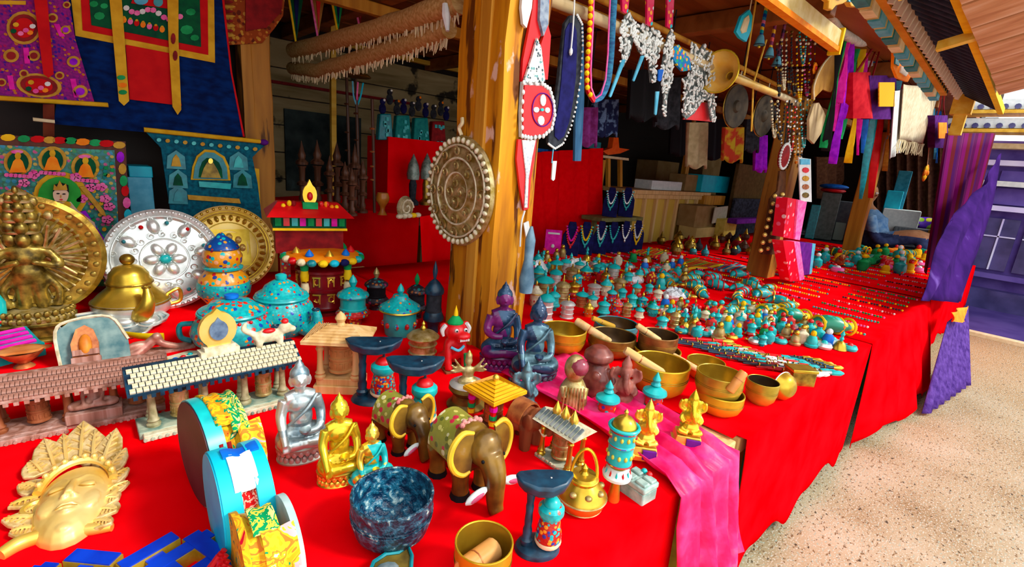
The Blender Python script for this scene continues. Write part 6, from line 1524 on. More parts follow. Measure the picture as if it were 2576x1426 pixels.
_,P,R,h=bowl('lower gold bowl of a stack of two near the table edge',1803,1036,126,985,BOWLG,BOWLI,group=GR)
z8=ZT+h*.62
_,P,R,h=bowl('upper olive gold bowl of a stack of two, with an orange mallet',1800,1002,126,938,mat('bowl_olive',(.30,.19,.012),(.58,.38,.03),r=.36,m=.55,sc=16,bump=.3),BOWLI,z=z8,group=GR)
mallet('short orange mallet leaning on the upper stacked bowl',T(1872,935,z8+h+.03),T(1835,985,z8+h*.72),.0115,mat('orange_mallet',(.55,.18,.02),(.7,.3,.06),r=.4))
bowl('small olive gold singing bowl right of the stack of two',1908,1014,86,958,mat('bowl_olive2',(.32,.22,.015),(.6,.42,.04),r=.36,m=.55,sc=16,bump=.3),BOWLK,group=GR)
P=T(1968,1008);R=.042
t=thing('small_cymbal_bowl','small polished brass bowl standing on its side near the table edge','bowl',P,toward(P,60))
b=MB();b.lathe([(0,.02),(R*.5,.02),(R*.85,.008),(R,-.012),(R*.94,-.012),(R*.8,.0),(R*.4,.012),(0,.013)],26,(0,0,R),'y');part('shell',b,BRASS,t)
b=MB();b.torus((0,.012,R),R*.97,R*.05,26,6,'y');part('rim',b,SILVER,t)
P=T(2006,966);t=thing('brass_box','plain brass box at the table edge beyond the bowls','box',P,toward(P,35))
b=MB();b.box((0,0,.024),(.075,.05,.048));part('body',b,BRASSD,t,bev=.003)
b=MB();b.box((0,0,.052),(.08,.055,.01));part('lid',b,BRASS,t,bev=.002)
# blue textured bowl
BLP=mat('blue_paper',(.003,.012,.03),(.015,.10,.16),r=.35,sc=95,bump=1.0,dist=.008,lo=.42,hi=.60,c3=(.5,.62,.55))
BLI=mat('blue_paper_inside',(.0,.02,.06),(.01,.14,.24),r=.35,sc=85,bump=1.0,dist=.008,lo=.42,hi=.60,c3=(.45,.62,.6))
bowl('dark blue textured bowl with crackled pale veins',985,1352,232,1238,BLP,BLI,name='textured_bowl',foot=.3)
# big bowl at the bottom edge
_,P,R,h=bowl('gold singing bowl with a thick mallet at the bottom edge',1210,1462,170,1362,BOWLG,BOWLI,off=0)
mallet('thick orange-handled mallet inside the gold bowl at the bottom edge',T(1160,1440,ZT+h*.62),T(1245,1378,ZT+h*.55),.017,mat('polished_mallet',(.6,.22,.04),(.78,.42,.14),r=.3,sc=12))
P=T(982,1462);t=thing('leaf_dish','small bronze leaf-shaped dish with a green rim at the bottom edge','dish',P,toward(P,15))
ol=[(-.032,.0),(-.02,.02),(0,.028),(.018,.024),(.034,.03),(.034,.01),(.02,-.03),(0,-.04),(-.02,-.03)]
b=MB();b.prism(ol,.0,.022,'z',tp=.6);part('shell',b,BRONZEG,t,bev=.003)
b=MB();b.tube([(x,y,.023)for x,y in ol],.003,6,True);part('rim',b,TURQD,t)
b=MB();b.ball((-.006,.0,.022),(.018,.014,.005));part('gleaming_hollow',b,SILVERD,t)
# ------------------------------------------------------------------ goods on the far tables
random.seed(77)
GW='small upright prayer wheels beyond the pillar'
SM={'worn brass':BRASSO,'turquoise':TURQ,'coral-inlaid':RMOS,'silver':SILVER,'copper':COPPER,'pale bone':BONE,'turquoise-inlaid':TMOS,'gold':BRASS}
spots=[(1370,806,718,44,'silver'),(1425,800,742,38,'silver'),(1366,752,676,50,'worn brass'),(1412,764,690,38,'worn brass'),(1462,772,722,34,'copper'),(1492,748,702,36,'silver'),(1522,744,690,32,'pale bone'),(1556,738,688,36,'worn brass'),(1516,796,744,34,'turquoise'),(1548,794,738,32,'coral-inlaid'),(1586,780,725,30,'turquoise'),(1613,778,735,30,'turquoise-inlaid'),(1640,796,752,32,'turquoise'),(1651,764,715,28,'pale bone'),(1682,812,764,26,'gold'),(1694,826,772,28,'worn brass'),(1718,820,776,26,'gold'),(1662,834,782,34,'turquoise'),(1472,706,658,34,'coral-inlaid'),(1502,696,652,30,'turquoise'),(1541,702,652,34,'silver'),(1437,704,662,36,'worn brass'),(1397,694,640,38,'gold'),(1578,720,672,26,'turquoise'),(1605,714,668,24,'pale bone'),(1770,812,770,26,'pale bone'),(1800,822,775,26,'turquoise-inlaid'),(1830,806,762,24,'turquoise'),(1858,830,784,28,'pale bone'),(1886,850,800,28,'turquoise'),(1920,838,796,24,'gold'),(1744,796,752,24,'coral-inlaid'),(1915,872,832,26,'turquoise-inlaid')]
spots+=[(1345,770,705,36,'pale bone'),(1390,782,716,34,'turquoise'),(1440,752,694,34,'gold'),(1395,722,664,34,'silver'),(1450,728,676,30,'turquoise-inlaid'),(1488,778,730,30,'pale bone'),(1478,798,752,28,'gold'),(1536,766,716,28,'coral-inlaid'),(1562,762,712,26,'turquoise'),(1598,750,702,26,'worn brass'),(1630,746,702,24,'turquoise'),(1420,686,640,30,'silver'),(1352,716,655,36,'turquoise'),(1455,690,646,28,'pale bone'),(1520,720,672,26,'gold'),(1350,680,628,30,'coral-inlaid'),(1574,796,750,28,'worn brass'),(1606,806,762,26,'pale bone')]
cnt={}
for i,(bx,by,ty,w,c)in enumerate(spots):
 st=2 if c in('silver','worn brass','copper')else(0 if i%3 else 1)
 near='behind the bowls' if by>770 else 'behind the pillar'
 wheel(f'small {c} prayer wheel {["with flared foot", "with wide brim", "of banded metal"][st]} {near}',bx,by,ty,w,SM[c],SM[c]if i%2 else TURQ,BRASS if i%2 else TURQ,RMOS if i%2 else SM[c],st,GW,name='small_prayer_drum')
# prototypes of little goods, copied about
def proto_conch(m,mm):
 t=thing('inlaid_conch','conch','conch',(0,0,-5));n=12
 b=MB();P_=[(-.06+.12*k/n,.012*math.sin(k*.5),.012+.010*math.sin(PI*k/n))for k in range(n+1)]
 b.tube(P_,[.004+.017*math.sin(PI*min(1,k/n*1.15))**1.2 for k in range(n+1)],10);part('shell',b,m,t)
 b=MB()
 for k in range(4):b.torus((-.03+.022*k,.012*math.sin(k*1.1+1),.02),.019,.003,14,5,'x')
 part('bands',b,mm,t)
 b=MB();b.ball((.045,-.006,.018),(.02,.012,.010));part('mouth',b,mm,t)
 return t
def proto_rod(m,mt):
 t=thing('ornate_rod','rod','rod',(0,0,-5))
 b=MB();b.tube([(-.075,0,.006),(-.02,0,.006),(.075,0,.006)],[.003,.0045,.0055],8);part('shaft',b,m,t)
 b=MB();b.lathe([(.005,.05),(.0075,.055),(.0075,.075),(.003,.085),(0,.088)],8,(0,0,.006),'x');part('tip',b,mt,t)
 b=MB();b.torus((-.03,0,.006),.0055,.002,10,5,'x');b.torus((.02,0,.006),.0065,.002,10,5,'x');part('rings',b,BRASS,t)
 return t
def proto_amulet(m,ms):
 t=thing('amulet_box','amulet','amulet',(0,0,-5))
 b=MB();b.lathe([(0,0),(.018,0),(.020,.006),(.016,.013),(0,.014)],14);part('case',b,m,t)
 b=MB();b.ball((0,0,.014),(.008,.008,.006),8,6);part('stone',b,ms,t)
 b=MB();b.torus((0,.023,.006),.005,.0018,10,5);part('loop',b,BRASS,t)
 return t
def proto_bottle(m,mc):
 t=thing('snuff_bottle','bottle','bottle',(0,0,-5))
 b=MB();b.lathe([(0,0),(.012,0),(.017,.012),(.015,.028),(.006,.034),(.006,.040),(0,.040)],12);part('body',b,m,t)
 b=MB();b.ball((0,0,.044),(.008,.008,.007),8,6);part('stopper',b,mc,t)
 return t
def proto_bell(m,mh):
 t=thing('hand_bell','bell','bell',(0,0,-5))
 b=MB();b.lathe([(.019,0),(.017,.006),(.012,.018),(.006,.024),(0,.025)],14);part('bell',b,m,t)
 b=MB();b.lathe([(.003,.024),(.006,.031),(.003,.037),(.006,.044),(.002,.052),(0,.056)],8);part('handle',b,mh,t)
 return t
def proto_figure(m,mh):
 t=thing('tiny_figure','figure','figurine',(0,0,-5))
 b=MB();b.lathe([(0,0),(.017,0),(.018,.006),(.013,.009),(.014,.018),(.010,.030),(.0,.034)],12);part('body',b,m,t)
 b=MB();b.ball((0,0,.038),(.008,.008,.009),8,6);part('head',b,mh,t)
 return t
def scatter(proto,label,group,pts,rzf=None,sc=(.9,1.2),z=ZT+.006):
 first=True
 for i,(px,py)in enumerate(pts):
  P=T(px,py,z)
  rz=rzf(i)if rzf else random.uniform(0,6.28);s_=random.uniform(*sc)
  if first:o=proto;first=False;o.location=P;o.rotation_euler=(0,0,rz);o.scale=(s_,)*3;o['label']=label;o['group']=group
  else:o=dup(proto,P,rz,label,group,s_)
def near_pts(n,quad,mind=17,seed=0,taken=[]):
 """points spread over a four-cornered patch of the table, not on top of one another"""
 random.seed(seed);out=[];tries=0
 while len(out)<n and tries<4000:
  tries+=1;u,v=random.random(),random.random()
  x=(quad[0][0]*(1-u)+quad[1][0]*u)*(1-v)+(quad[3][0]*(1-u)+quad[2][0]*u)*v
  y=(quad[0][1]*(1-u)+quad[1][1]*u)*(1-v)+(quad[3][1]*(1-u)+quad[2][1]*u)*v
  P=T(x,y)
  if all((P-q).length>mind*.001 for q in taken):taken.append(P);out.append((x,y))
 return out
for(bx,by,*_r)in spots:near_pts.__defaults__[2].append(T(bx,by))
for c_ in((3.35,1.185),(5.35,1.16)):
 for dx in(-.06,0,.06):
  for dy in(-.07,0,.07):near_pts.__defaults__[2].append(Vector((c_[0]+dx,c_[1]+dy,ZT)))
GREENM=mosaic('green_inlay',(.0,.22,.12),[(.6,.45,.03),(.0,.4,.35),(.5,.03,.02),(.02,.05,.2)],60,.4)
Q1=[(1720,700),(2060,742),(2150,850),(1720,800)]
scatter(proto_conch(TMOS,BRASS),'turquoise inlaid conch shell among the table trinkets','inlaid conch shells',near_pts(16,[(1640,700),(1960,735),(2090,830),(1760,790)],80,1),sc=(1.0,1.4))
big=proto_conch(GREENM,YEL);scatter(big,'large green inlaid conch with a yellow lip near the table edge','large green conches',[(2088,838),(1990,812),(1935,800)],lambda i:-.5+.2*i,(1.6,2.0))
scatter(proto_conch(TURQ,LRED),'plain turquoise horn with coral bands in the far rows','plain turquoise horns',near_pts(12,[(1600,690),(1850,690),(1960,740),(1620,760)],70,2),sc=(.95,1.3))
# rods laid out in fans toward the edge
rodm=[(NAVY,TURQ),(LRED,BRASS),(CHAR,SILVER),(TURQD,LRED),(MAROON,WHITE),(SILVERD,TURQ)]
rn=['navy','red','black','dark turquoise','maroon','grey']
base_dir=math.atan2(-.68,.62)
for k,(m,mt)in enumerate(rodm):
 pts=[]
 for j in range(9):
  u=j/8;r_=k
  x=1735+36*r_+u*130+random.uniform(-6,6);y=862+9*r_+u*44-10*(r_%2)+random.uniform(-3,3)
  pts.append((x,y))
 scatter(proto_rod(m,mt),f'slender {rn[k]} rod with inlaid tip laid behind the bowls','ornate rods in rows',pts,lambda i:base_dir+random.uniform(-.12,.12),(1.0,1.3))
pts=[(1985+9*j,900+3.2*j)for j in range(9)]
scatter(proto_rod(NAVY,BRASS),'dark blue brass-tipped rod in the bundle at the table edge','rods bundled at the edge',pts,lambda i:base_dir+.1+random.uniform(-.05,.05),(.9,1.1))
kinds=[(proto_amulet,TURQ,LRED,'round turquoise amulet with a coral stone','turquoise amulets',15),(proto_amulet,SILVER,TURQ,'round silver amulet with a turquoise stone','silver amulets',15),(proto_amulet,BRASS,LRED,'round brass amulet with a red stone','brass amulets',12),(proto_bottle,TMOS,LRED,'turquoise inlaid snuff bottle with a coral stopper','turquoise snuff bottles',14),(proto_bottle,RMOS,TURQ,'coral inlaid snuff bottle with a turquoise stopper','coral snuff bottles',12),(proto_bottle,BONE,BRASS,'pale bone snuff bottle','bone snuff bottles',12),(proto_bell,BRASS,TURQ,'little brass hand bell with a turquoise handle','little hand bells',13),(proto_figure,BRASSO,BRASS,'tiny worn brass seated figure','tiny brass figures',14),(proto_figure,TURQ,YEL,'tiny turquoise figure with a yellow head','tiny turquoise figures',12),(proto_figure,GREEN,LRED,'tiny green figure with a red cap','tiny green figures',9),(proto_figure,BLUE,WHITE,'tiny blue and white figure','tiny blue figures',9)]
QA=[(1600,770),(1960,800),(2140,880),(1730,850)]
QB=[(1340,640),(1700,655),(1780,740),(1330,700)]
for k,(pf,m,ms,lab,g,n)in enumerate(kinds):
 n1=n*2//3
 scatter(pf(m,ms),lab+' on mid table',g+' in the middle',near_pts(n1,QA,38,30+k),sc=(1.15,1.6))
 scatter(pf(m,ms),lab+' behind the pillar',g+' at the back',near_pts(n-n1,QB,46,60+k),sc=(1.4,1.9))
# bead strands laid in rows across the red cloth, and further away
BEADS=[('coral red',LRED),('turquoise',TURQ),('white bone',WHITE),('amber yellow',YEL),('green',GREEN),('pink',PNK),('dark',CHAR)]
def strand(label,P,L,ang,m,m2,group):
 n=max(8,int(L/.0115));b=MB();b2=MB();pts=[]
 for k in range(n):
  u=(k/(n-1)-.5)*L;x=u*math.cos(ang);y=u*math.sin(ang);wv=.004*math.sin(k*.5)
  (b if k%4 else b2).ball((x-wv*math.sin(ang),y+wv*math.cos(ang),.006),.0056,6,4)
  pts.append((x-wv*math.sin(ang),y+wv*math.cos(ang),.006))
 t=thing('bead_strand',label,'necklace',P,0,group)
 part('beads',b,m,t);part('spacer_beads',b2,m2,t)
 c=MB();c.tube(pts,.0016,4);part('cord',c,CHAR,t)
random.seed(8)
for r_ in range(9):  # rows on the flaring cloth
 for c_ in range(5):
  x=2.45+.145*r_;y=.55+.34*c_+random.uniform(-.02,.02)
  if abs(x-3.36)<.1 and abs(y-1.17)<.25:continue
  nm,m=random.choice(BEADS);nm2,m2=random.choice(BEADS)
  strand(f'{nm} bead strand beyond the dark slit, {["first", "second", "third", "fourth", "fifth", "sixth", "seventh", "eighth", "ninth"][r_]} row',Vector((x,y,ZT+.006)),.27,PI/2+random.uniform(-.06,.06),m,m2,'bead strands in rows on the flaring cloth')
for r_ in range(10):
 for c_ in range(4):
  x=3.9+.22*r_;y=.52+.30*c_
  if abs(x-5.35)<.14 and abs(y-1.16)<.25:continue
  nm,m=random.choice(BEADS);nm2,m2=random.choice(BEADS)
  strand(f'{nm} bead strand on the far end table',Vector((x,y,ZT+.006)),.25,PI/2+random.uniform(-.15,.15),m,m2,f'{nm} bead strands on the far end table')
# brighter heap of trinkets on the far end table
QC=[(2060,628),(2330,642),(2310,692),(2045,682)]
for k,(pf,m,ms,lab,g,n)in enumerate([(proto_amulet,TURQ,LRED,'turquoise amulet heaped on the far table','far table amulets',8),(proto_bottle,GREEN,YEL,'green snuff bottle heaped on the far table','far table bottles',7),(proto_figure,YEL,LRED,'yellow figure heaped on the far table','far table figures',7),(proto_bottle,TMOS,WHITE,'inlaid snuff bottle heaped on the far table','far table inlaid bottles',7),(proto_conch,GREENM,YEL,'green conch heaped on the far table','far table conches',6),(proto_amulet,PNK,WHITE,'pink amulet heaped on the far table','far table pink amulets',6)]):
 scatter(pf(m,ms),lab,g,near_pts(n,QC,120,200+k),sc=(2.0,2.7)if pf is not proto_conch else(1.6,2.0))
# folded striped textiles at the back of the table
STR1=bands('striped_textile',[(.7,.02,.01),(.75,.45,.01),(.05,.3,.08),(.75,.5,.02),(.6,.01,.05),(.7,.2,.01)],14,'y',wob=.2)
STR2=bands('blue_textile',[(.02,.2,.45),(.6,.02,.02),(.1,.4,.5),(.7,.6,.4)],16,'y',wob=.2)
for k,(px,py,w,d,m,lab)in enumerate([(1740,668,.42,.22,STR1,'red, yellow and green striped textile folded at the back of the table'),(1860,682,.36,.2,STR2,'blue striped textile folded beside the studded strap post'),(1690,688,.3,.16,STR1,'narrow striped textile lying in front of the folded ones'),(1640,640,.4,.2,STR1,'orange striped textile near the wooden counter'),(2230,655,.5,.2,STR1,'striped textile on the far end table')]):
 P=T(px,py);b=MB();b.grid(lambda u,v:((u-.5)*w,(v-.5)*d,.02+.006*math.sin(9*u+4*v)),16,8,(0,0,-.016))
 solo('striped_textile',b,m,lab,'textile',loc=P,rz=random.uniform(-.2,.2),ang=80)
# clear plastic bags
PLAS=mat('crumpled_plastic',(.62,.68,.72),(.8,.85,.88),r=.15,sc=30,bump=.8,dist=.02)
for k,(px,py,s_)in enumerate([(1340,690,.10),(1445,678,.085),(1590,712,.07),(1695,752,.07)]):
 P=T(px,py);random.seed(k);b=MB();b.ball((0,0,s_*.3),(s_,s_*.8,s_*.45),16,10)
 b.v=[(x*random.uniform(.85,1.12),y*random.uniform(.85,1.12),max(0,z*random.uniform(.8,1.2)))for x,y,z in b.v]
 solo('plastic_bag',b,PLAS,['crumpled clear plastic bag right behind the big pillar','crumpled clear plastic bag among the small prayer wheels','crumpled clear plastic bag beside the bone wheels','small crumpled plastic bag among turquoise shells'][k],'plastic bag',loc=P,ang=20)
# ------------------------------------------------------------------ things hung on and from the pillar and poles
# medallion on the pillar's left face
c0=at(1153,482,'x',.925)
t=thing('bronze_medallion','round embossed bronze shield hanging on the left face of the big pillar','medallion',c0,-PI/2)
R=.172
b=MB();b.lathe([(0,-.012),(R*.97,-.012),(R,-.004),(R*.97,.006),(R*.88,.008),(R*.84,.002),(R*.62,.010),(R*.58,.004),(R*.36,.012),(R*.3,.006),(0,.012)],48,ax='y');part('disc',b,BRASSO,t)
bd=MB();bd.ball((0,0,0),(R*.042,.007,R*.055),8,6);bm_=bd.mesh('rim_bead',BONE)
for k in range(40):
 a=2*PI*k/40;part('rim_bead',bm_,None,t,loc=(R*.92*math.cos(a),-.010,R*.92*math.sin(a)),rot=(0,PI/2-a,0))
sw=MB()
for rr,n,s_ in((.74,12,.12),(.48,8,.115),(.17,4,.12)):
 for k in range(n):
  a=2*PI*k/n;cx,cz=R*rr*math.cos(a),R*rr*math.sin(a)
  sw.tube([(cx+R*s_*(1-j/13)*math.cos(j*.75+a),-.008-.001*j,cz+R*s_*(1-j/13)*math.sin(j*.75+a))for j in range(12)],R*.019,5)
part('scrollwork',sw,BRASSO,t)
b=MB()
for q in(.83,.6,.35):b.torus((0,-.009,0),R*q,R*.02,44,6,'y')
part('rings',b,BONE,t)
b=MB();b.tube([(0,0,R),(-.008,-.004,R+.02),(.006,-.004,R+.035),(0,0,R+.05)],.006,6);part('hanging_knot',b,CREAM,t)
# red and white beaded strap on the right side of the pillar
YP=1.085
t=thing('beaded_strap','long red beaded strap with a half-moon panel edged in white shells, hung beside the pillar','strap',at(1345,540,'y',YP))
flat([(1348,-60),(1392,-60),(1375,60),(1350,110),(1345,150),(1335,200),(1312,205),(1316,150),(1330,80),(1340,20)],'y',YP+.006,.01,'red_strap',LRED,parent=t)
flat([(1378,60),(1386,90),(1382,150),(1378,200),(1362,200),(1352,140)],'y',YP+.004,.01,'red_strap',LRED,parent=t)
flat([(1318,-60),(1345,-60),(1338,20),(1325,70),(1316,60),(1312,20)],'y',YP-.002,.01,'white_braid',WHITE,parent=t)
flat([(1362,-60),(1384,-60),(1380,60),(1368,90),(1358,50)],'y',YP-.004,.012,'grey_tassel',mat('grey_yarn',(.12,.16,.24),(.3,.36,.42),r=.9,sc=60),parent=t)
flat([(1352,95),(1362,120),(1372,205),(1318,208),(1340,140)],'y',YP-.004,.008,'shell_triangle',mosaic('shell_beads',(.55,.58,.52),[(.7,.72,.66),(.03,.06,.08),(.75,.76,.7),(.1,.3,.3)],130,.5),parent=t)
hm=[(1316,205),(1365,208),(1385,222),(1395,255),(1398,290),(1390,325),(1368,345),(1335,350),(1312,345),(1311,280)]
flat(hm,'y',YP,.012,'half_moon_backing',WHITE,parent=t)
flat([(x+(1350-x)*.13,y+(280-y)*.11)for x,y in hm],'y',YP-.006,.008,'half_moon',LRED,parent=t)
for k in range(30):
 f=k/30*len(hm);i=int(f);u=f-i;p,q_=hm[i],hm[(i+1)%len(hm)]
 x,y=p[0]+(q_[0]-p[0])*u,p[1]+(q_[1]-p[1])*u
 b=MB();b.ball(Vector(at(x+(1350-x)*.05,y+(280-y)*.04,'y',YP-.006))-t.location,(.0055,.005,.0075),7,5);part('cowrie_shell',b,WHITE,t)
for x,y,rx,ry in((1367,252,7,15),(1362,303,8,12),(1350,276,7,7),(1378,277,6,7)):flat(EL(x,y,rx,ry,10),'y',YP-.010,.006,'shell_flower',WHITE,parent=t)
b=MB();b.tube([Vector(at(1365+26*math.cos(a),276+42*math.sin(a),'y',YP-.008))-t.location for a in[2*PI*k/22 for k in range(22)]],.0018,5,True);part('embroidered_ring',b,PURPLE,t)
flat(EL(1365,276,4,4,8),'y',YP-.016,.006,'turquoise_stone',TURQ,parent=t)
flat([(1304,350),(1350,352),(1345,400),(1336,450),(1330,525),(1318,530),(1308,470),(1300,400)],'y',YP,.008,'red_tail',LRED,parent=t)
flat([(1314,352),(1348,352),(1338,400),(1330,450),(1327,522),(1320,522),(1324,440),(1318,390)],'y',YP-.004,.006,'shell_tail',mosaic('shell_tail',(.6,.63,.58),[(.72,.74,.7),(.4,.45,.5),(.75,.76,.7)],120,.5),parent=t)
b=MB();P0=Vector(at(1320,530,'y',YP))-t.location
b.tube([P0,Vector(at(1312,560,'y',YP))-t.location,Vector(at(1308,620,'y',YP))-t.location],.003,5);part('cord',b,WHITE,t)
flat([(1318,562),(1330,556),(1336,594),(1324,598)],'y',YP,.004,'paper_tag',WHITE,parent=t)
b=MB();b.lathe([(0,0),(.02,.0),(.024,.04),(.014,.10),(.016,.16),(.004,.2)],12,at(1322,735,'y',1.0));solo('blue_bottle',b,mat('dusty_blue',(.05,.14,.22),(.2,.36,.46),r=.4,sc=20),'dusty blue slender bottle standing right behind the pillar','bottle')
# navy oval strap
YP=1.12
t=thing('navy_strap','long dark navy padded strap edged with white beads, hanging behind the red strap','strap',at(1430,375,'y',YP))
ov=[(1418,90),(1422,58),(1436,38),(1452,38),(1464,60),(1466,110),(1462,190),(1450,265),(1436,320),(1416,362),(1396,374),(1380,362),(1380,330),(1396,270),(1406,200),(1412,140)]
flat(ov,'y',YP,.014,'padded_strap',CHAR,parent=t,bev=.003)
flat([(x+(1425-x)*.35,y+(200-y)*.12)for x,y in ov],'y',YP-.003,.006,'inner_panel',NAVYC,parent=t)
for k in range(40):
 f=3+k/40*8.2;i=int(f);u=f-i;p,q_=ov[i],ov[min(i+1,len(ov)-1)]
 b=MB();b.ball(Vector(at(p[0]+(q_[0]-p[0])*u,p[1]+(q_[1]-p[1])*u,'y',YP-.002))-t.location,.0042,6,4);part('edge_bead',b,WHITE,t)
b=MB();b.tube([Vector(at(x,y,'y',YP-.01))-t.location for x,y in((1446,-20),(1442,60),(1436,130))],.0025,5);b.ball(Vector(at(1436,130,'y',YP-.01))-t.location,(.006,.006,.012),7,5);part('cord',b,WHITE,t)
flat(RB(1396,405,1392,455,10,8,4),'y',YP,.004,'white_tail',WHITE,parent=t)
b=MB();b.tube([Vector(at(x,y,'y',YP))-t.location for x,y in((1392,372),(1388,410))],.002,5);part('tail_cord',b,SKYB,t)
# blue jeans-coloured sash behind
flat([(1452,60),(1468,60),(1470,250),(1462,405),(1446,405),(1448,300),(1458,180)],'y',1.2,.01,'denim_scarf',mat('denim',(.02,.08,.18),(.06,.18,.32),r=.9,sc=(40,40,8)),'narrow denim-blue sash hanging behind the navy strap','sash')
# red loop with yellow studs
YP=1.11
t=thing('studded_loop','red and blue loop necklace with a row of yellow studs','necklace',at(1505,262,'y',YP))
L_=[(1487,-20),(1484,60),(1480,120),(1476,180),(1478,225),(1492,252),(1512,242),(1528,205),(1536,140),(1540,60),(1545,-20)]
W_L=[]
b=MB();b.tube([Vector(at(x,y,'y',YP))-t.location for x,y in L_[:6]],.016,8,flat=.5);part('red_band',b,LRED,t)
b=MB();b.tube([Vector(at(x,y,'y',YP))-t.location for x,y in L_[5:]],.012,8,flat=.5);part('blue_band',b,mat('teal_braid',(.02,.08,.2),(.04,.22,.36),r=.7,sc=(60,60,150)),t)
b=MB();b.tube([Vector(at(x+(1512-x)*.28,y-4,'y',YP-.008))-t.location for x,y in L_],.003,5);part('pink_edging',b,PNK,t)
for k in range(15):
 y=-14+k*18;f=max(0,min(5.99,(y+20)/48));i=0
 while i<5 and L_[i+1][1]<y:i+=1
 p,q_=L_[i],L_[i+1];u=(y-p[1])/(q_[1]-p[1])if q_[1]!=p[1]else 0
 b=MB();b.ball(Vector(at(p[0]+(q_[0]-p[0])*u,y,'y',YP-.010))-t.location,.0085,8,6);part('yellow_stud',b,YEL,t)
# white bead macrame pieces over the pole
BEADW=mat('shell_white',(.62,.66,.62),(.8,.82,.78),r=.4,sc=60)
def macrame(label,out,Y,n,seed,extra=()):
 random.seed(seed);xs=[p[0]for p in out];ys=[p[1]for p in out]
 t=thing('shell_macrame',label,'beadwork',at(sum(xs)/len(xs),max(ys),'y',Y))
 def inside(x,y):
  c=False;j=len(out)-1
  for i in range(len(out)):
   if(out[i][1]>y)!=(out[j][1]>y)and x<(out[j][0]-out[i][0])*(y-out[i][1])/(out[j][1]-out[i][1])+out[i][0]:c=not c
   j=i
  return c
 flat([(x+(sum(xs)/len(xs)-x)*.12,y)for x,y in out],'y',Y+.008,.005,'netting',mat('dark_net',(.05,.07,.07),(.25,.28,.27),r=.9,sc=90)if 'dark_net' not in bpy.data.materials else bpy.data.materials['dark_net'],parent=t)
 b=MB();k=0;tr=0
 while k<n and tr<5000:
  tr+=1;x,y=random.uniform(min(xs),max(xs)),random.uniform(min(ys),max(ys))
  if inside(x,y):
   k+=1;a=random.uniform(0,PI);p=Vector(at(x,y,'y',Y-random.uniform(0,.012)))-t.location
   b.ball(p,(.0105,.005,.0045),6,4,Matrix.Rotation(a,3,'Y'))
 o=part('shells',b,BEADW,t);o['kind']='stuff'
 for(x,y,x2,y2,w,m,nm)in extra:flat(RB(x,y,x2,y2,w,w*.6,3),'y',Y-.012,.005,nm,m,parent=t)
macrame('white shell macrame with pointed ends draped over the pole, left of the two',[(1566,40),(1580,30),(1600,62),(1622,62),(1640,72),(1660,75),(1668,90),(1664,130),(1652,160),(1650,205),(1640,208),(1634,150),(1618,138),(1606,130),(1592,98),(1580,140),(1562,170),(1558,120),(1560,70)],1.13,230,1,[(1618,140,1595,205,8,SKYB,'cord_loop'),(1570,150,1536,245,9,SKYB,'blue_tail')])
macrame('narrow white shell tassel strip hanging beside the left macrame',[(1690,75),(1698,85),(1692,130),(1694,200),(1680,240),(1675,295),(1668,290),(1668,230),(1660,190),(1670,130),(1680,90)],1.12,110,2,[(1655,230,1650,290,8,SKYB,'blue_bead'),(1664,175,1660,205,12,BLUE,'blue_pompom')])
macrame('ragged white shell macrame with a red lining, right of the two',[(1738,105),(1748,112),(1760,125),(1772,110),(1780,130),(1800,132),(1810,130),(1798,170),(1802,230),(1806,300),(1792,305),(1784,255),(1772,250),(1745,285),(1722,300),(1712,290),(1720,240),(1716,195),(1730,190),(1742,150),(1736,125)],1.14,260,3)
flat([(1718,300),(1765,258),(1782,258),(1790,306)],'y',1.17,.006,'red_lining_cloth',LRED,'small red cloth hanging under the ragged macrame','cloth')
flat([(1690,122),(1708,112),(1722,130),(1738,150),(1738,176),(1718,180),(1706,166),(1694,150)],'y',1.115,.01,'beaded_patch',mosaic('rainbow_beads',(.0,.2,.5),[(.8,.2,.02),(.0,.45,.2),(.8,.6,.02),(.0,.3,.6),(.5,.05,.4)],60,.45),'blue and rainbow beaded patch hanging on the pole between the macrames','beadwork')
for k,(x,y0,y1,m,lab)in enumerate([(1572,-30,34,'a','coral and turquoise bead straps tied at the top of the left macrame'),(1634,-30,66,'b','crimson strap with blue beads hanging above the left macrame'),(1684,-30,72,'c','red and turquoise beaded tab hanging from above, next to the crimson strap')]):
 flat([(x-8+2*k,y0),(x+14,y0),(x+8,y1-4),(x+2,y1),(x-6,y1-6)],'y',1.10,.008,'beaded_tab',mosaic('tab_'+m,(.6,.0,.06),[(.0,.4,.45),(.75,.3,.02),(.6,.01,.08),(.65,.65,.6)],55,.42),lab,'strap')
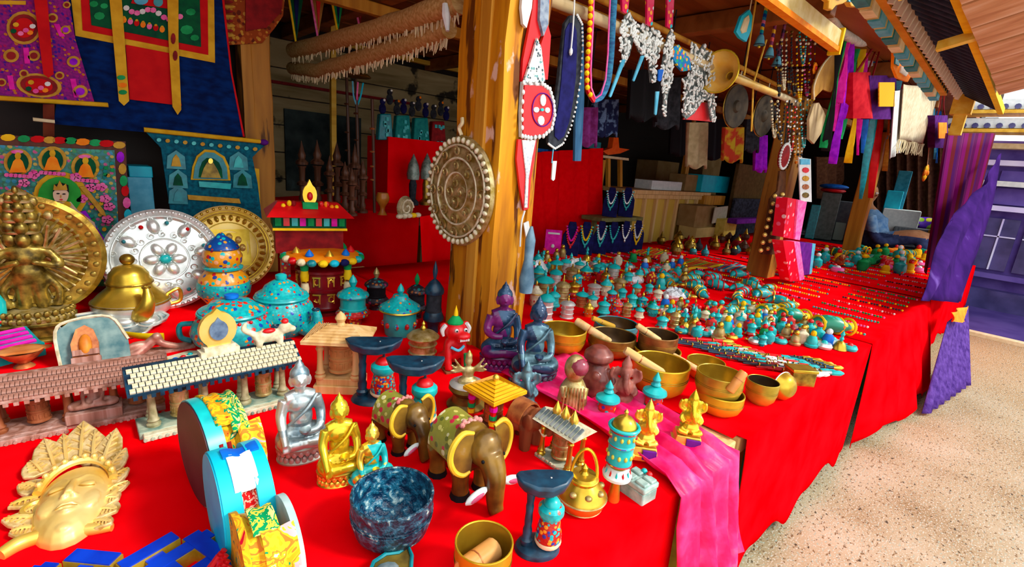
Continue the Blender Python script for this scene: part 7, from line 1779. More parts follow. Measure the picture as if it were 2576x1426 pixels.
# horn, gongs and bells
t=thing('brass_horn','long brass trumpet with a flared bell hanging along the pale pole','trumpet',at(1835,245,'y',1.10))
A,B_=Vector(at(1808,180,'y',1.09)),Vector(at(1950,235,'y',1.10))
d=(B_-A);q=d.to_track_quat('X','Z');t.location=A;t.rotation_euler=q.to_euler();Lh=d.length
b=MB();b.lathe([(.085,0),(.078,.012),(.05,.04),(.03,.075),(.018,.12),(.014,Lh),(0,Lh)],26,ax='x',caps=(0,1));part('bell',b,GOLDL,t)
b=MB();b.torus((0,0,0),.085,.004,28,6,'x');b.torus((.12,0,0),.019,.004,16,6,'x');part('bands',b,YGOLD,t)
def gong(label,cx,cy,rpx,m,Y,turn,group='dark round gongs'):
 c=at(cx,cy,'y',Y);R=rpx*mpp(c)
 t=thing('hanging_gong',label,'gong',c,turn,group)
 b=MB();b.lathe([(0,-.004),(R*.95,-.004),(R,.002),(R*.97,.008),(R*.3,.006),(R*.22,.016),(0,.02)],30,ax='y');part('disc',b,m,t)
 b=MB();b.torus((0,0,0),R*.985,R*.03,30,6,'y');part('rim',b,BRASSD,t)
 b=MB();b.tube([(0,0,R*.95),(0,0,R+.06)],.003,5);part('cord',b,CREAM,t)
GONG=mat('dark_gong',(.018,.013,.008),(.05,.036,.02),r=.6,sc=20)
gong('dark round gong hanging under the brass trumpet bell',1850,268,52,GONG,1.14,-.12)
gong('dark round gong hanging right of the other, beneath the pole end',1920,292,50,GONG,1.16,-.08)
t=thing('fan_gong','tall yellow leather fan-shaped shield hanging on the post','shield',at(2060,250,'y',1.05))
flat([(2070,225),(2046,250),(2048,215),(2066,170),(2090,140),(2118,122),(2130,128),(2128,160),(2114,200),(2090,232)],'y',1.05,.012,'leather',mat('yellow_leather',(.42,.2,.02),(.62,.34,.06),r=.5,sc=10),parent=t)
b=MB();b.tube([Vector(at(x,y,'y',1.045))-t.location for x,y in((2048,250),(2048,215),(2066,170),(2090,140),(2118,122))],.005,6);part('rim',b,CREAM,t)
flat([(2036,350),(2036,300),(2048,262),(2060,258),(2072,278),(2080,300),(2066,335),(2048,362)],'y',1.06,.014,'cream_shield',mat('cream_leather',(.42,.3,.14),(.6,.46,.26),r=.6,sc=10),'cream leaf-shaped leather shield hanging below the yellow fan shield','shield')
def hbell(label,x,y,w,strap,ms):
 c=at(x,y,'y',1.12);k=mpp(c)
 t=thing('blue_bell',label,'bell',c,0,'blue bells on beaded straps')
 b=MB();r=w*k/2;b.lathe([(r,-r*1.5),(r*.9,-r*1.2),(r*.62,-r*.1),(r*.4,r*.3),(0,r*.4)],18);part('bell',b,mat('sky_blue_enamel',(.04,.26,.40),(.12,.42,.55),r=.4)if 'sky_blue_enamel' not in bpy.data.materials else bpy.data.materials['sky_blue_enamel'],t)
 b=MB();b.torus((0,0,-r*1.5),r,r*.1,18,5);part('lip',b,NAVY,t)
 b=MB();b.ball((0,0,-r*1.8),r*.3,8,6);part('clapper',b,BRASS,t)
 b=MB();b.box((0,0,r*.4+strap*k/2),(.022,.008,strap*k));part('strap',b,ms,t)
MS1=bands('strap_a',[(.0,.05,.3),(.0,.25,.3),(.7,.45,.02),(.02,.05,.3),(.65,.15,.3),(.02,.2,.4)],12,'z');MS2=bands('strap_b',[(.7,.4,.02),(.2,.03,.1),(.65,.1,.1),(.1,.02,.1)],14,'z');MS3=bands('strap_c',[(.12,.02,.08),(.05,.02,.05),(.2,.05,.1)],20,'z')
hbell('blue bell on a blue and yellow strap, highest of the bells',1914,92,26,120,MS1)
hbell('blue bell on a yellow strap, second of the bells',1938,124,24,140,MS2)
hbell('blue bell on a dark strap, third of the bells',1957,146,24,150,MS3)
t=thing('hanging_plaque','light blue oval-ended plaque hanging in front of the ceiling','plaque',at(1872,104,'y',1.12))
flat([(1862,95),(1852,80),(1866,40),(1886,24),(1893,40),(1890,75),(1878,105)],'y',1.12,.012,'plaque',CYAN,parent=t)
flat([(1868,84),(1864,74),(1874,46),(1884,38),(1886,50),(1878,80)],'y',1.115,.008,'face',CREAM,parent=t)
b=MB();b.tube([Vector(at(1886,26,'y',1.125))-t.location,Vector((at(1886,26,'y',1.125).x,1.125,1.945))-t.location],.003,5);part('hanging_cord',b,CREAM,t)
for k,(x0,y0,x1,y1)in enumerate(((1905,-20,1872,190),(1928,100,1895,210),(1895,210,1890,330))):
 b=MB();b.tube([at(x0,y0,'y',1.13),at(x1,y1,'y',1.13)],.0045,6);solo('hanging_rope',b,YBEAM,['long orange cord hanging beside the blue plaque','short orange cord below the highest blue bell','yellow cord hanging between the two dark gongs'][k],'cord')
random.seed(31)
# strings of beads and pendants hanging in front of the post
NM=[('white and black',[WHITE,CHAR]),('red and silver',[LRED,SILVER]),('amber',[ORANGE,CREAM]),('bone',[BONE,CREAM]),('turquoise',[TURQ,SILVER]),('dark seed',[CHAR,BRASSD]),('yellow',[YEL,CREAM]),('pink and blue',[PNK,SKYB])]
def necklace_v(label,x,y0,y1,w,Y,mats,group,dense=24):
 c=at(x,y1,'y',Y);t=thing('hanging_necklace',label,'necklace',c,0,group);bs=[MB(),MB()];pts=[]
 for k in range(dense*2+1):
  a=k/(dense*2)*2-1;yy=y0+(y1-y0)*(1-abs(a)**2.4);xx=x+w/2*a*(abs(a)**.2)
  p=Vector(at(xx,yy,'y',Y+.004*math.sin(k)))-c;pts.append(p);bs[k%5==0].ball(p,.0058 if k%5 else.0075,6,4)
 part('beads',bs[0],mats[0],t);part('accent_beads',bs[1],mats[1],t)
 b=MB();b.tube(pts,.0015,4);part('string',b,CHAR,t)
for k,(x,y0,y1,w,i)in enumerate([(1975,262,400,34,0),(1990,255,380,22,1),(2003,262,410,20,2),(1962,262,350,26,5),(2012,255,420,18,0),(1948,255,345,16,3),(2022,250,370,18,4),(1998,90,240,16,5),(1985,80,235,14,5),(2012,100,255,18,6),(2030,60,240,22,7),(1972,100,225,12,3),(2042,110,330,16,6),(1960,110,240,12,5),(2020,60,160,20,4)]):
 necklace_v(f'{NM[i][0]} bead necklace hanging {["above the red beaded disc", "high under the yellow beam"][y0 < 200]}, {["widest", "second", "third", "left", "long narrow", "leftmost", "right", "middle", "inner", "outer", "multicoloured", "thin", "longest", "slim", "short"][k]} one',x,y0,y1,w,1.10+.006*(k%3),NM[i][1],'bead necklaces hung by the post',20)
for k,(x,y,r_,m,lab)in enumerate([(2035,40,15,'g','pale green round pendant high by the yellow beam'),(1990,30,13,'c','greenish flat pendant high among the cords'),(2058,70,14,'p','pink and white flower pendant by the beam'),(2050,172,14,'o','red-centred orange flower pendant on the right cords')]):
 c=at(x,y,'y',1.08);t=thing('flower_pendant',lab,'pendant',c);kk=mpp(c)*r_;mm={'g':mat('lime',(.25,.5,.1),(.4,.65,.2),r=.5),'c':BONE,'p':PNK,'o':ORANGE}[m]
 for j in range(7):
  a=2*PI*j/7;b=MB();b.ball((kk*.6*math.cos(a),0,kk*.6*math.sin(a)),(kk*.42,.006,kk*.42),8,6);part('petal',b,mm if j%2 or m!='p' else WHITE,t)
 b=MB();b.ball((0,-.006,0),(kk*.4,.006,kk*.4),8,6);part('centre',b,LRED if m in 'op' else mm,t)
# red disc with white beads on the post, stringed strap below
c=at(1970,393,'y',1.085);k=mpp(c);R=30*k
t=thing('beaded_disc','dark red round disc rimmed with white beads at the top of the studded strap','ornament',c)
b=MB();b.lathe([(0,-.004),(R,-.004),(R,.006),(R*.9,.012),(0,.012)],26,ax='y');part('disc',b,MAROON,t)
bd=MB();bd.ball((0,0,0),R*.12,7,5);bm_=bd.mesh('rim_bead',WHITE)
b=MB();b.tube([(0,.004,R*.8),(.06,.05,1.56-c.z)],.004,5);part('hanging_cord',b,CHAR,t)
for j in range(26):a=2*PI*j/26;part('rim_bead',bm_,None,t,loc=(R*math.cos(a),-.010,R*math.sin(a)))
t=thing('studded_strap','brown leather strap with two rows of brass bells hanging down the wooden post','strap',at(1938,640,'y',1.09))
flat([(1962,430),(1978,430),(1976,490),(1972,560),(1952,640),(1918,640),(1938,500),(1956,480)],'y',1.09,.010,'leather',mat('brown_leather',(.06,.02,.006),(.12,.04,.012),r=.6),parent=t)
bl=MB();bl.ball((0,0,0),.0135,8,6);blm=bl.mesh('bell_stud',GOLDL)
for j in range(8):
 for s in(0,1):
  p=Vector(at(1949-5.0*j+s*(19-.2*j),493+19.5*j-4*s,'y',1.082))-t.location;part('bell_stud',blm,None,t,loc=p)
# white wrapped bar and bags
b=MB();b.tube([at(x,y,'y',.98)for x,y in((2090,10),(2092,40),(2110,75),(2140,95),(2165,105),(2200,102),(2262,98))],[.02,.022,.024,.026,.028,.026,.02],10);solo('wrapped_bar',b,mat('wrapped_cloth',(.45,.44,.36),(.68,.66,.56),r=.8,sc=40,bump=.5,dist=.01),'bent bar wrapped in off-white cloth carrying the hanging bags','bar')
b=MB();b.tube([at(2262,98,'y',.97),at(2310,190,'y',.88),at(2400,238,'y',.80)],.006,6);solo('hanging_rope',b,CREAM,'thin rope running from the wrapped bar past the cream shawl','rope')
def bag(label,x0,y0,x1,y1,Y,m,mp_,patch,strap_to,group=None):
 t=thing('cloth_bag',label,'bag',at((x0+x1)/2,y1,'y',Y),0,group)
 P=[at(x,y,'y',Y)-t.location for x,y in RC(x0,y0,x1,y1)]
 b=MB();b.grid(lambda u,v:P[0].lerp(P[1],u).lerp(P[3].lerp(P[2],u),v)+Vector((0,-.05*math.sin(PI*u)*(.3+.7*v),0)),10,10,(0,.05,0));part('body',b,m,t,ang=60)
 if patch:
  p=MB();p.poly3([at(x,y,'y',Y-.056)-t.location for x,y in RC(*patch)],(0,.006,0));part('patch',p,mp_,t)
 for sx in(x0+6,x1-8):
  b=MB();b.tube([at(sx,y0+4,'y',Y)-t.location,at((sx+strap_to[0])/2,(y0+strap_to[1])/2,'y',Y)-t.location,at(strap_to[0]+(4 if sx>x0+10 else-4),strap_to[1],'y',Y)-t.location],.008,6,flat=.5);part('strap',b,MAROON,t)
 return t
YB=.94
PB=mat('deep_purple_cloth',(.05,.004,.10),(.10,.01,.18),r=.9,sc=20)
YPT=bands('yellow_check',[(.8,.42,.01),(.75,.38,.01),(.6,.28,.01),(.8,.45,.02)],40,'x')
bag('purple cloth bag with a yellow woven patch hanging on the wrapped bar',2188,190,2255,300,YB,PB,YPT,(2212,207,2251,268),(2222,100))
bag('crimson cloth bag behind the purple one with the yellow patch',2146,182,2190,298,YB+.02,mat('crimson_cloth',(.4,.0,.01),(.55,.01,.02),r=.9),None,None,(2212,100))
bag('small purple bag with an orange patch beyond the cream shawl',2352,290,2384,372,.80,PB,ORANGE,(2362,308,2382,348),(2372,235))
t=thing('cream_shawl','cream woven shawl with a long fringe hanging at the right','shawl',at(2300,410,'y',.86))
Pq=[at(x,y,'y',.86)-t.location for x,y in((2272,212),(2368,224),(2325,362),(2262,350))]
b=MB();b.grid(lambda u,v:Pq[0].lerp(Pq[1],u).lerp(Pq[3].lerp(Pq[2],u),v)+Vector((0,.012*math.sin(14*u),0)),26,10,None);o=part('cloth',b,mat('cream_wool',(.52,.42,.26),(.68,.58,.40),r=.95,sc=(60,60,30)),t,ang=80)
sm_=o.modifiers.new('solid','SOLIDIFY');sm_.thickness=.004
Pw=[at(x,y,'y',.88)-t.location for x,y in((2252,230),(2276,222),(2266,380),(2240,400))]
b=MB();b.grid(lambda u,v:Pw[0].lerp(Pw[1],u).lerp(Pw[3].lerp(Pw[2],u),v)+Vector((0,.01*math.sin(14*u),0)),10,8,(0,.004,0));part('white_fold',b,WHITE,t,ang=80)
fr=MB();random.seed(6)
for k in range(34):
 u=k/33;a=Pq[3].lerp(Pq[2],u);fr.tube([a,a+Vector((random.uniform(-.01,.01),random.uniform(-.01,.01),-.04)),a+Vector((random.uniform(-.02,.02)-.01,random.uniform(-.01,.01),-.085-random.uniform(0,.02)))],[.004,.0035,.002],5)
part('fringe',fr,CREAM,t)
# scarves and ribbons in bright colours
random.seed(12)
rib=[(2125,130,2108,260,16,MAGENTA,'long magenta scarf beside the yellow fan shield'),(2140,125,2118,300,14,VIOLET,'violet scarf hanging from the wrapped bar'),(2110,230,2092,330,18,MAGENTA,'bright pink-violet scarf below the fan shield'),(2158,130,2150,200,10,YEL,'short yellow ribbon on the wrapped bar'),(2170,140,2168,200,9,PNK,'short pink ribbon on the wrapped bar'),(2106,330,2092,412,16,VIOLET,'violet ribbon tail in the lower cluster'),(2145,310,2130,410,12,YEL,'yellow ribbon tail in the lower cluster'),(2160,300,2152,390,14,MAGENTA,'magenta ribbon tail in the lower cluster'),(2176,305,2165,385,12,BLUE,'blue ribbon tail in the lower cluster'),(2188,300,2178,370,12,PNK,'pink ribbon tail in the lower cluster'),(2210,340,2188,498,26,LRED,'broad red ribbon hanging down the bright wooden post'),(2185,380,2162,500,22,TURQD,'dark teal ribbon hanging beside the broad red ribbon'),(2230,340,2222,430,10,OCH,'thin ochre ribbon right of the red ribbon'),(2120,300,2108,350,22,GREEN,'dark green scarf bunch under the violet scarf'),(2266,210,2248,350,14,LRED,'red scarf edge between the purple bag and the shawl'),(2362,340,2352,410,14,BLUE,'blue ribbon below the small purple bag'),(2340,340,2350,400,16,SKYB,'pale blue cloth end beside the shawl fringe'),(2240,300,2228,350,12,SKYB,'light blue scarf end under the purple bag'),(2205,110,2190,240,12,MAROON,'dark red bag strap draped over the bar'),(2185,120,2180,230,8,WHITE,'thin white cord over the bar'),(2086,300,2074,380,12,BLACK,'black tassel under the cream shield'),(2075,340,2068,372,9,GREEN,'small green tassel near the white card')]
for k,(x,y0,x1,y1,w,m,lab)in enumerate(rib):
 if x<2270 and y0>110:x+=(x-x1)*(y0-104)/(y1-y0)*.8;y0=104
 elif x>2330:y0=240
 Y=1.0+.012*(k%5);P0,P1=at(x,y0,'y',Y),at(x1,y1,'y',Y);kk=mpp(P0)*w
 b=MB();ph=random.uniform(0,6);b.grid(lambda u,v:P0.lerp(P1,v)+Vector(((u-.5)*kk*(1+.25*math.sin(5*v+ph)),.012*math.sin(7*u+6*v+ph)-.02*math.sin(PI*u),0)),6,10,(0,.003,0));solo('hanging_ribbon',b,m,lab,'ribbon',ang=80,group='bright ribbons and scarves on the bar')
# dark hanging garments behind the pole; last two black sheets stand in for shade
random.seed(14)
gar=[(1590,175,1650,300,BLACK,'black furry garment hanging behind the left macrame',1.5),(1655,195,1705,320,CHAR,'charcoal garment hanging behind the shell tassel',1.55),(1495,250,1550,340,mat('navy_pattern',(.01,.015,.06),(.12,.2,.36),r=.9,sc=30,lo=.5,hi=.6),'dark patterned garment behind the studded loop',1.9),(1465,270,1498,365,mat('plum_check',(.2,.02,.14),(.3,.05,.3),r=.9,sc=40),'plum checked cloth hanging behind the navy strap',1.9),(1735,308,1775,420,mat('cream_cloth2',(.4,.32,.16),(.55,.45,.25),r=.9),'cream cloth hanging below the ragged macrame',1.7),(1880,300,1905,380,CHAR,'black cloth hanging between the gongs',1.6),(1826,320,1865,405,mat('rainbow',(.55,.05,.02),(.6,.4,.02),r=.8,sc=12,lo=.45,hi=.55),'red, yellow and blue pennant under the left gong',1.5),(1905,340,1925,430,VIOLET,'thin violet scarf under the right gong',1.6),(1775,300,1820,400,BLACK,'added black sheet standing in for shade behind the trumpet',2.2),(1690,300,1735,390,BLACK,'added black sheet standing in for shade under the macrame',2.3)]
for k,(x0,y0,x1,y1,m,lab,Y)in enumerate(gar):
 Pq=[at(x,y,'y',Y)for x,y in RC(x0,y0,x1,y1)]
 t=thing('garment_and_shade_sheet',lab,'garment',Pq[2].lerp(Pq[3],.5));L0=Vector(t.location)
 b=MB();b.grid(lambda u,v:Pq[0].lerp(Pq[1],u).lerp(Pq[3].lerp(Pq[2],u),v)+Vector((0,.02*math.sin(11*u+v),.015*math.sin(17*u)*(v>.9)))-L0,14,8,(0,.02,0));part('cloth',b,m,t,ang=80)
 b=MB();c_=Pq[0].lerp(Pq[1],.5)-L0;b.tube([c_+Vector((0,.01,-.01)),Vector((c_.x,c_.y+.01,1.945-L0.z))],.004,5);part('hanging_cord',b,CHAR,t)
# rolled rugs with fringe over the beam, upper left of the pillar
RUG=mat('tan_rug',(.42,.24,.06),(.62,.42,.16),r=.95,sc=(30,90,90),bump=.5)
def rug(label,pts,r,fringe):
 t=thing('rolled_rug',label,'rug',pts[0]);o=Vector(pts[0])
 P_=[]
 for i in range(len(pts)-1):
  for k in range(5):P_.append(Vector(pts[i]).lerp(Vector(pts[i+1]),k/5)-o)
 P_.append(Vector(pts[-1])-o)
 b=MB();b.tube([p+Vector((random.uniform(-.003,.003),0,random.uniform(-.003,.003)))for p in P_],r,12);part('roll',b,RUG,t)
 f=MB();random.seed(3)
 for i in range(len(P_)-1):
  for k in range(9):
   p=P_[i].lerp(P_[i+1],k/9)+Vector((random.uniform(-.012,.012),0,-r*.7));f.tube([p,p+Vector((random.uniform(-.006,.006),random.uniform(-.008,.008),-random.uniform(.02,.045)))],[.0035,.0015],4)
 q=part('fringe',f,fringe,t)
rug('upper rolled tan rug with a pale fringe slung from the pillar toward the back',[at(738,128,'x',.995),at(900,88,'x',.995),at(1050,42,'x',.995),at(1158,2,'x',.995)],.038,CREAM)
rug('lower rolled tan rug hanging under the other one',[at(735,172,'x',1.03),at(800,178,'x',1.03),at(900,148,'x',1.03),at(1030,108,'x',1.03),at(1130,70,'x',1.03)],.034,CREAM)
b=MB();b.tube([at(x,y,'x',.96)for x,y in((1120,10),(1122,40),(1126,78))],[.010,.014,.006],7);solo('white_tassel',b,WHITE,'white tassel hanging from the rug end near the pillar','tassel')
# carpet and pointed banners above
t=thing('hanging_carpet','dark red carpet with a gold patterned border hanging beside the blue brocade','carpet',at(630,110,'y',2.46))
flat([(556,-60),(722,-60),(712,40),(690,72),(660,108),(560,114),(552,60)],'y',2.46,.012,'carpet',mosaic('carpet_pattern',(.28,.05,.01),[(.5,.26,.03),(.4,.1,.02),(.12,.02,.01),(.45,.2,.03)],60,.45,r=.95),parent=t)
flat([(618,-60),(716,-60),(708,30),(670,70),(618,78)],'y',2.452,.008,'plain_field',MAROON,parent=t)
for k in range(9):flat(EL(566+5*(k%2),5+12*k,22,4,8),'y',2.452,.006,'border_bar',OCH if k%2 else MAROON,parent=t)
for k,(x,w,m1,m2)in enumerate([(745,60,DGRN,NAVYC),(800,60,mat('tan_banner',(.3,.12,.02),(.42,.2,.04),r=.8),LRED),(850,60,GREEN,NAVYC),(905,60,MAROON,PNK),(960,62,GREEN,ORANGE),(1015,55,mat('rust_banner',(.32,.10,.02),(.4,.16,.03),r=.8),LRED)]):
 t=thing('pointed_banner',['dark green','tan','green and blue','maroon','green and orange','rust'][k]+' pointed banner in the row above the rolled rugs','banner',at(x,100-10*k,'y',2.9+.03*k),0,'pointed banners above the rugs')
 y=108-13*k;V=2.9+.03*k
 flat([(x-w/2,-80),(x+w/2,-80),(x,y)],'y',V,.006,'cloth',m1,parent=t)
 flat([(x-w/5,-80),(x+w/5,-80),(x+2,y-22)],'y',V-.005,.005,'inner_stripe',m2,parent=t)
 flat([(x-w/2-3,-80),(x-w/2+3,-80),(x+2,y),(x-2,y+2)],'y',V-.004,.005,'edging',PNK if k%2 else YEL,parent=t)
# ------------------------------------------------------------------ the shop behind: left bay
A2,B2=Vector((.93,3.24,0)),Vector((1.46,2.35,0));dv=(B2-A2);Lb=dv.length;rb=math.atan2(dv.y,dv.x)
ZB2=.75
t=thing('side_bench','low wooden bench under the red cloth behind the shrine','table',A2,rb)
b=MB();b.box((Lb/2,.28,ZB2-.03),(Lb-.02,.54,.04));part('tabletop',b,WLIGHT,t)
for x in(.06,Lb-.06):
 for y in(.06,.5):b=MB();b.box((x,y,(ZB2-.05)/2),(.05,.05,ZB2-.05));part('leg',b,WOR,t)
def benchcloth():
 b=MB();rows=12
 def front(u,v):return(u*Lb,-.012-.02*v-.016*v*math.sin(u*19),ZB2+.004-v*.72)
 def top(u,v):return(u*Lb,-.012+v*.57,ZB2+.004)
 def end(u,v):return(Lb+.004+.05*v+.025*v*math.sin(u*9+1),-.012+u*.57+.03*v*math.sin(u*7),ZB2+.004-v*.72)
 b.grid(front,40,rows);b.grid(top,20,8);b.grid(end,16,rows)
 return b
o=part('red_bench_cloth',benchcloth(),RED,None,True,A2,(0,0,rb),70);tag(o,'red cloth hanging in folds over the side bench behind the shrine','tablecloth')
# turned dark wooden pieces on the bench
def turned(label,px,py,ty,w,m=WDARK,seed=0,group='dark turned wooden stands'):
 P=T(px,py,ZB2+.006);h=HT(P,ty);R=w*mpp(P)/2;random.seed(seed)
 t=thing('turned_stand',label,'stand',P,0,group)
 b=MB();b.lathe([(0,0),(R,0),(R,h*.04),(R*.5,h*.08),(R*.62,h*.14),(R*.4,h*.2),(R*.45,h*.32),(0,h*.32)],16);part('foot',b,m,t)
 b=MB();b.lathe([(0,h*.32),(R*.8,h*.33),(R*.9,h*.36),(R*.45,h*.4),(R*.5,h*.58),(R*.7,h*.62),(0,h*.63)],16);part('shaft',b,m,t)
 b=MB();b.lathe([(0,h*.63),(R*.95,h*.64),(R*1.0,h*.68),(R*.5,h*.72),(R*.62,h*.78),(R*.4,h*.84),(R*.2,h*.92),(0,h)],16);part('finial',b,m,t)
for k,(x,y,ty,w,lab)in enumerate([(762,520,352,30,'leftmost'),(800,522,350,32,'second from the left'),(830,528,390,28,'third, shorter'),(848,522,355,32,'fourth from the left'),(868,532,405,30,'fifth, short and pale-topped'),(892,530,360,28,'sixth, beside the tall staff'),(885,542,420,28,'front short'),(912,535,400,26,'rightmost')]):
 turned(f'dark turned wooden stand on the red bench, {lab} of the row',x,y,ty,w,seed=k)
for k,(x,y0,x1,y1,lab)in enumerate([(862,170,880,520,'leftmost of the tall dark staffs on the bench'),(893,200,903,528,'middle tall dark staff on the bench, tied with blue and red cords'),(937,250,942,535,'right tall pinkish staff on the bench')]):
 P=T(x1,y1,ZB2+.004);h=HT(P,y0);t=thing('tall_staff',lab,'staff',P,0,'tall staffs leaning in the left bay')
 b=MB();b.tube([(0,0,0),(-.004,.01,h*.5),(-.012,.02,h)],.0085,8);part('pole',b,WDARK,t)
 b=MB()
 for q in(.3,.42,.55,.75):b.torus((-.004-.01*q,.01+.01*q,h*q),.010,.005,12,5)
 part('rings',b,COPPER if k==2 else WDARK,t)
 if k==1:
  for s,m in((-1,SKYB),(0,PNK),(1,CYAN)):
   b=MB();b.tube([(-.008,.016,h*.80),(-.01+s*.02,.01,h*.88),(-.01+s*.03,.0,h*.98)],.0045,5);part('cord',b,m,t)
def on_bench(px,py):return T(px,py,ZB2+.006)
P=on_bench(957,490);h=HT(P,352);t=thing('stemmed_prayer_drum','olive banded prayer wheel on a stem on the red bench','prayer wheel',P);R=22*mpp(P)
b=MB();b.lathe([(0,0),(R*.7,0),(R*.3,h*.1),(R*.2,h*.4),(0,h*.4)],14);part('stem',b,WDARK,t)
b=MB();b.lathe([(0,h*.4),(R*.9,h*.42),(R,h*.48),(R,h*.72),(R*.9,h*.76),(0,h*.76)],18);part('drum',b,BRASSD,t)
b=MB();b.torus((0,0,h*.55),R*1.0,R*.1,18,5);b.torus((0,0,h*.68),R*1.0,R*.1,18,5);part('bands',b,BRASS,t)
b=MB();b.lathe([(R*1.0,h*.76),(R*.6,h*.86),(R*.1,h*.92),(0,h)],16);part('lid',b,BRONZEG,t)
P=on_bench(985,500);h=HT(P,385);t=thing('green_bell','tall green bronze bell with a white rim on the red bench','bell',P)
b=MB();b.tube([(-.008,0,0),(-.008,0,h*.5)],.005,6);b.tube([(.01,0,0),(.01,0,h*.5)],.005,6);part('legs',b,BONE,t)
b=MB();b.lathe([(.028,h*.45),(.03,h*.5),(.022,h*.75),(.012,h*.88),(0,h)],16);part('bell',b,mat('verdigris',(.02,.16,.10),(.10,.32,.2),r=.5,sc=30),t)
for k,(x,ty)in enumerate(((1037,386),(1070,384))):
 P=on_bench(x,515);h=HT(P,ty);t=thing('stupa_finial',['left of two dark bronze bud-topped finials on the bench','right of two dark bronze bud-topped finials, beside the medallion'][k],'finial',P,0,'bronze bud finials');R=16*mpp(P)
 b=MB();b.lathe([(0,0),(R,0),(R,h*.06),(R*.5,h*.12),(R*.6,h*.4),(R*.4,h*.5),(0,h*.5)],14);part('stem',b,BRASSD if k else CHAR,t)
 b=MB();b.lathe([(0,h*.48),(R*.9,h*.5),(R*1.0,h*.6),(R*.8,h*.78),(R*.3,h*.92),(0,h)],14);part('bud',b,mat('pale_verdigris',(.10,.16,.12),(.35,.42,.36),r=.45,m=.3,sc=40)if k==0 else bpy.data.materials['pale_verdigris'],t)
P=on_bench(962,540);t=thing('orange_goblet','orange turned wooden goblet at the bench edge','goblet',P);h=HT(P,482)
b=MB();b.lathe([(0,0),(.026,0),(.012,h*.2),(.014,h*.35),(.034,h*.6),(.036,h*.75),(.028,h*.95),(0,h*.9)],18);part('cup',b,mat('orange_turned',(.42,.14,.01),(.55,.22,.02),r=.35),t)
P=on_bench(1018,548);t=thing('carved_shell','pale carved shell and bone heap at the bench edge by the medallion','shell',P,.3)
b=MB();b.lathe([(0,-.012),(.05,-.012),(.062,0),(.05,.014),(0,.016)],20,(0,0,.055),'y');part('spiral',b,mat('ammonite',(.16,.10,.03),(.42,.34,.18),r=.5,sc=40,bump=.5),t)
b=MB();b.tube([((.05-.0028*k)*math.cos(k*.55),-.016,.055+(.05-.0028*k)*math.sin(k*.55))for k in range(17)],.005,5);part('whorl',b,BONE,t)
for k in range(5):b=MB();b.ball((-.06+.035*k,-.02,.014),(.024,.016,.014),8,6);part('fragment',b,YEL if k==3 else BONE,t)
P=on_bench(1008,505);t=thing('black_figurine','small black seated figurine on the bench','figurine',P)
b=MB();b.lathe([(0,0),(.024,0),(.02,.03),(.012,.045),(0,.05)],14);b.ball((0,0,.055),.013);part('body',b,CHAR,t)
# red covered shelf with purses and dolls
sh=prot_box('red_shelf','bright red covered shelf behind the bench, carrying turquoise purses','shelf',975,352,1135,520,3.0,.3,RED)
random.seed(3)
for k,(x0,y0,x1,y1,m,lab)in enumerate([(952,286,990,352,TURQD,'dark teal purse at the left of the row'),(994,290,1036,356,MINT,'teal purse with a turquoise cross'),(1040,296,1082,362,MINT,'teal purse with a turquoise lattice'),(1084,305,1124,372,MAROON,'maroon purse with turquoise squares')]):
 t=thing('beaded_purse',lab+' on the red shelf','purse',at((x0+x1)/2,y1,'y',3.02));L=t.location
 P_=[at(x,y,'y',3.02)-L for x,y in((x0+5,y0),(x1-5,y0),(x1,y1),(x0,y1))]
 b=MB();b.poly3(P_,(0,.05,0));part('body',b,m,t,bev=.008)
 for j in range(7):b=MB();p=P_[0].lerp(P_[1],random.uniform(.1,.9)).lerp(P_[3].lerp(P_[2],random.uniform(.1,.9)),random.uniform(.15,.9));b.box((p.x,p.y-.004,p.z),(.018,.008,.022));part('bead_motif',b,TURQ,t)
for k,(x,y)in enumerate(((962,286),(980,262),(998,288),(1015,285),(1036,292),(1052,278),(1070,294),(1090,298),(1108,290),(1122,302))):
 P=at(x,y,'y',3.08);t=thing('black_doll',['leftmost','second','third','fourth','fifth','sixth','seventh','eighth','ninth','rightmost'][k]+' of the small dark dolls with white beads above the purses','doll',P,0,'dark dolls above the purses')
 b=MB();b.ball((0,0,.03),(.026,.02,.035),8,6);b.ball((0,0,.075),(.02,.018,.02),8,6);part('body',b,CHAR if k%3 else NAVYC,t)
 b=MB();b.ball((.004,-.016,.085),(.009,.006,.009),7,5);part('bead',b,[WHITE,SILVER,ORANGE][k%3],t)
b=MB();b.box((1.41,3.42,.95),(.035,.035,1.9));solo('bay_post',b,YBEAM,'slim yellow wooden post standing in the left bay','post',bev=.003)
b=MB();b.lathe([(0,.02),(.07,.014),(.085,0),(.08,-.004),(0,.004)],24,at(898,192,'y',3.0));q_=at(898,190,'y',3.0);b.tube([q_,Vector((q_.x,q_.y,1.945))],.006,6);solo('hanging_dish',b,BRASSD,'brass dish lamp hanging above the tall staffs','lamp')
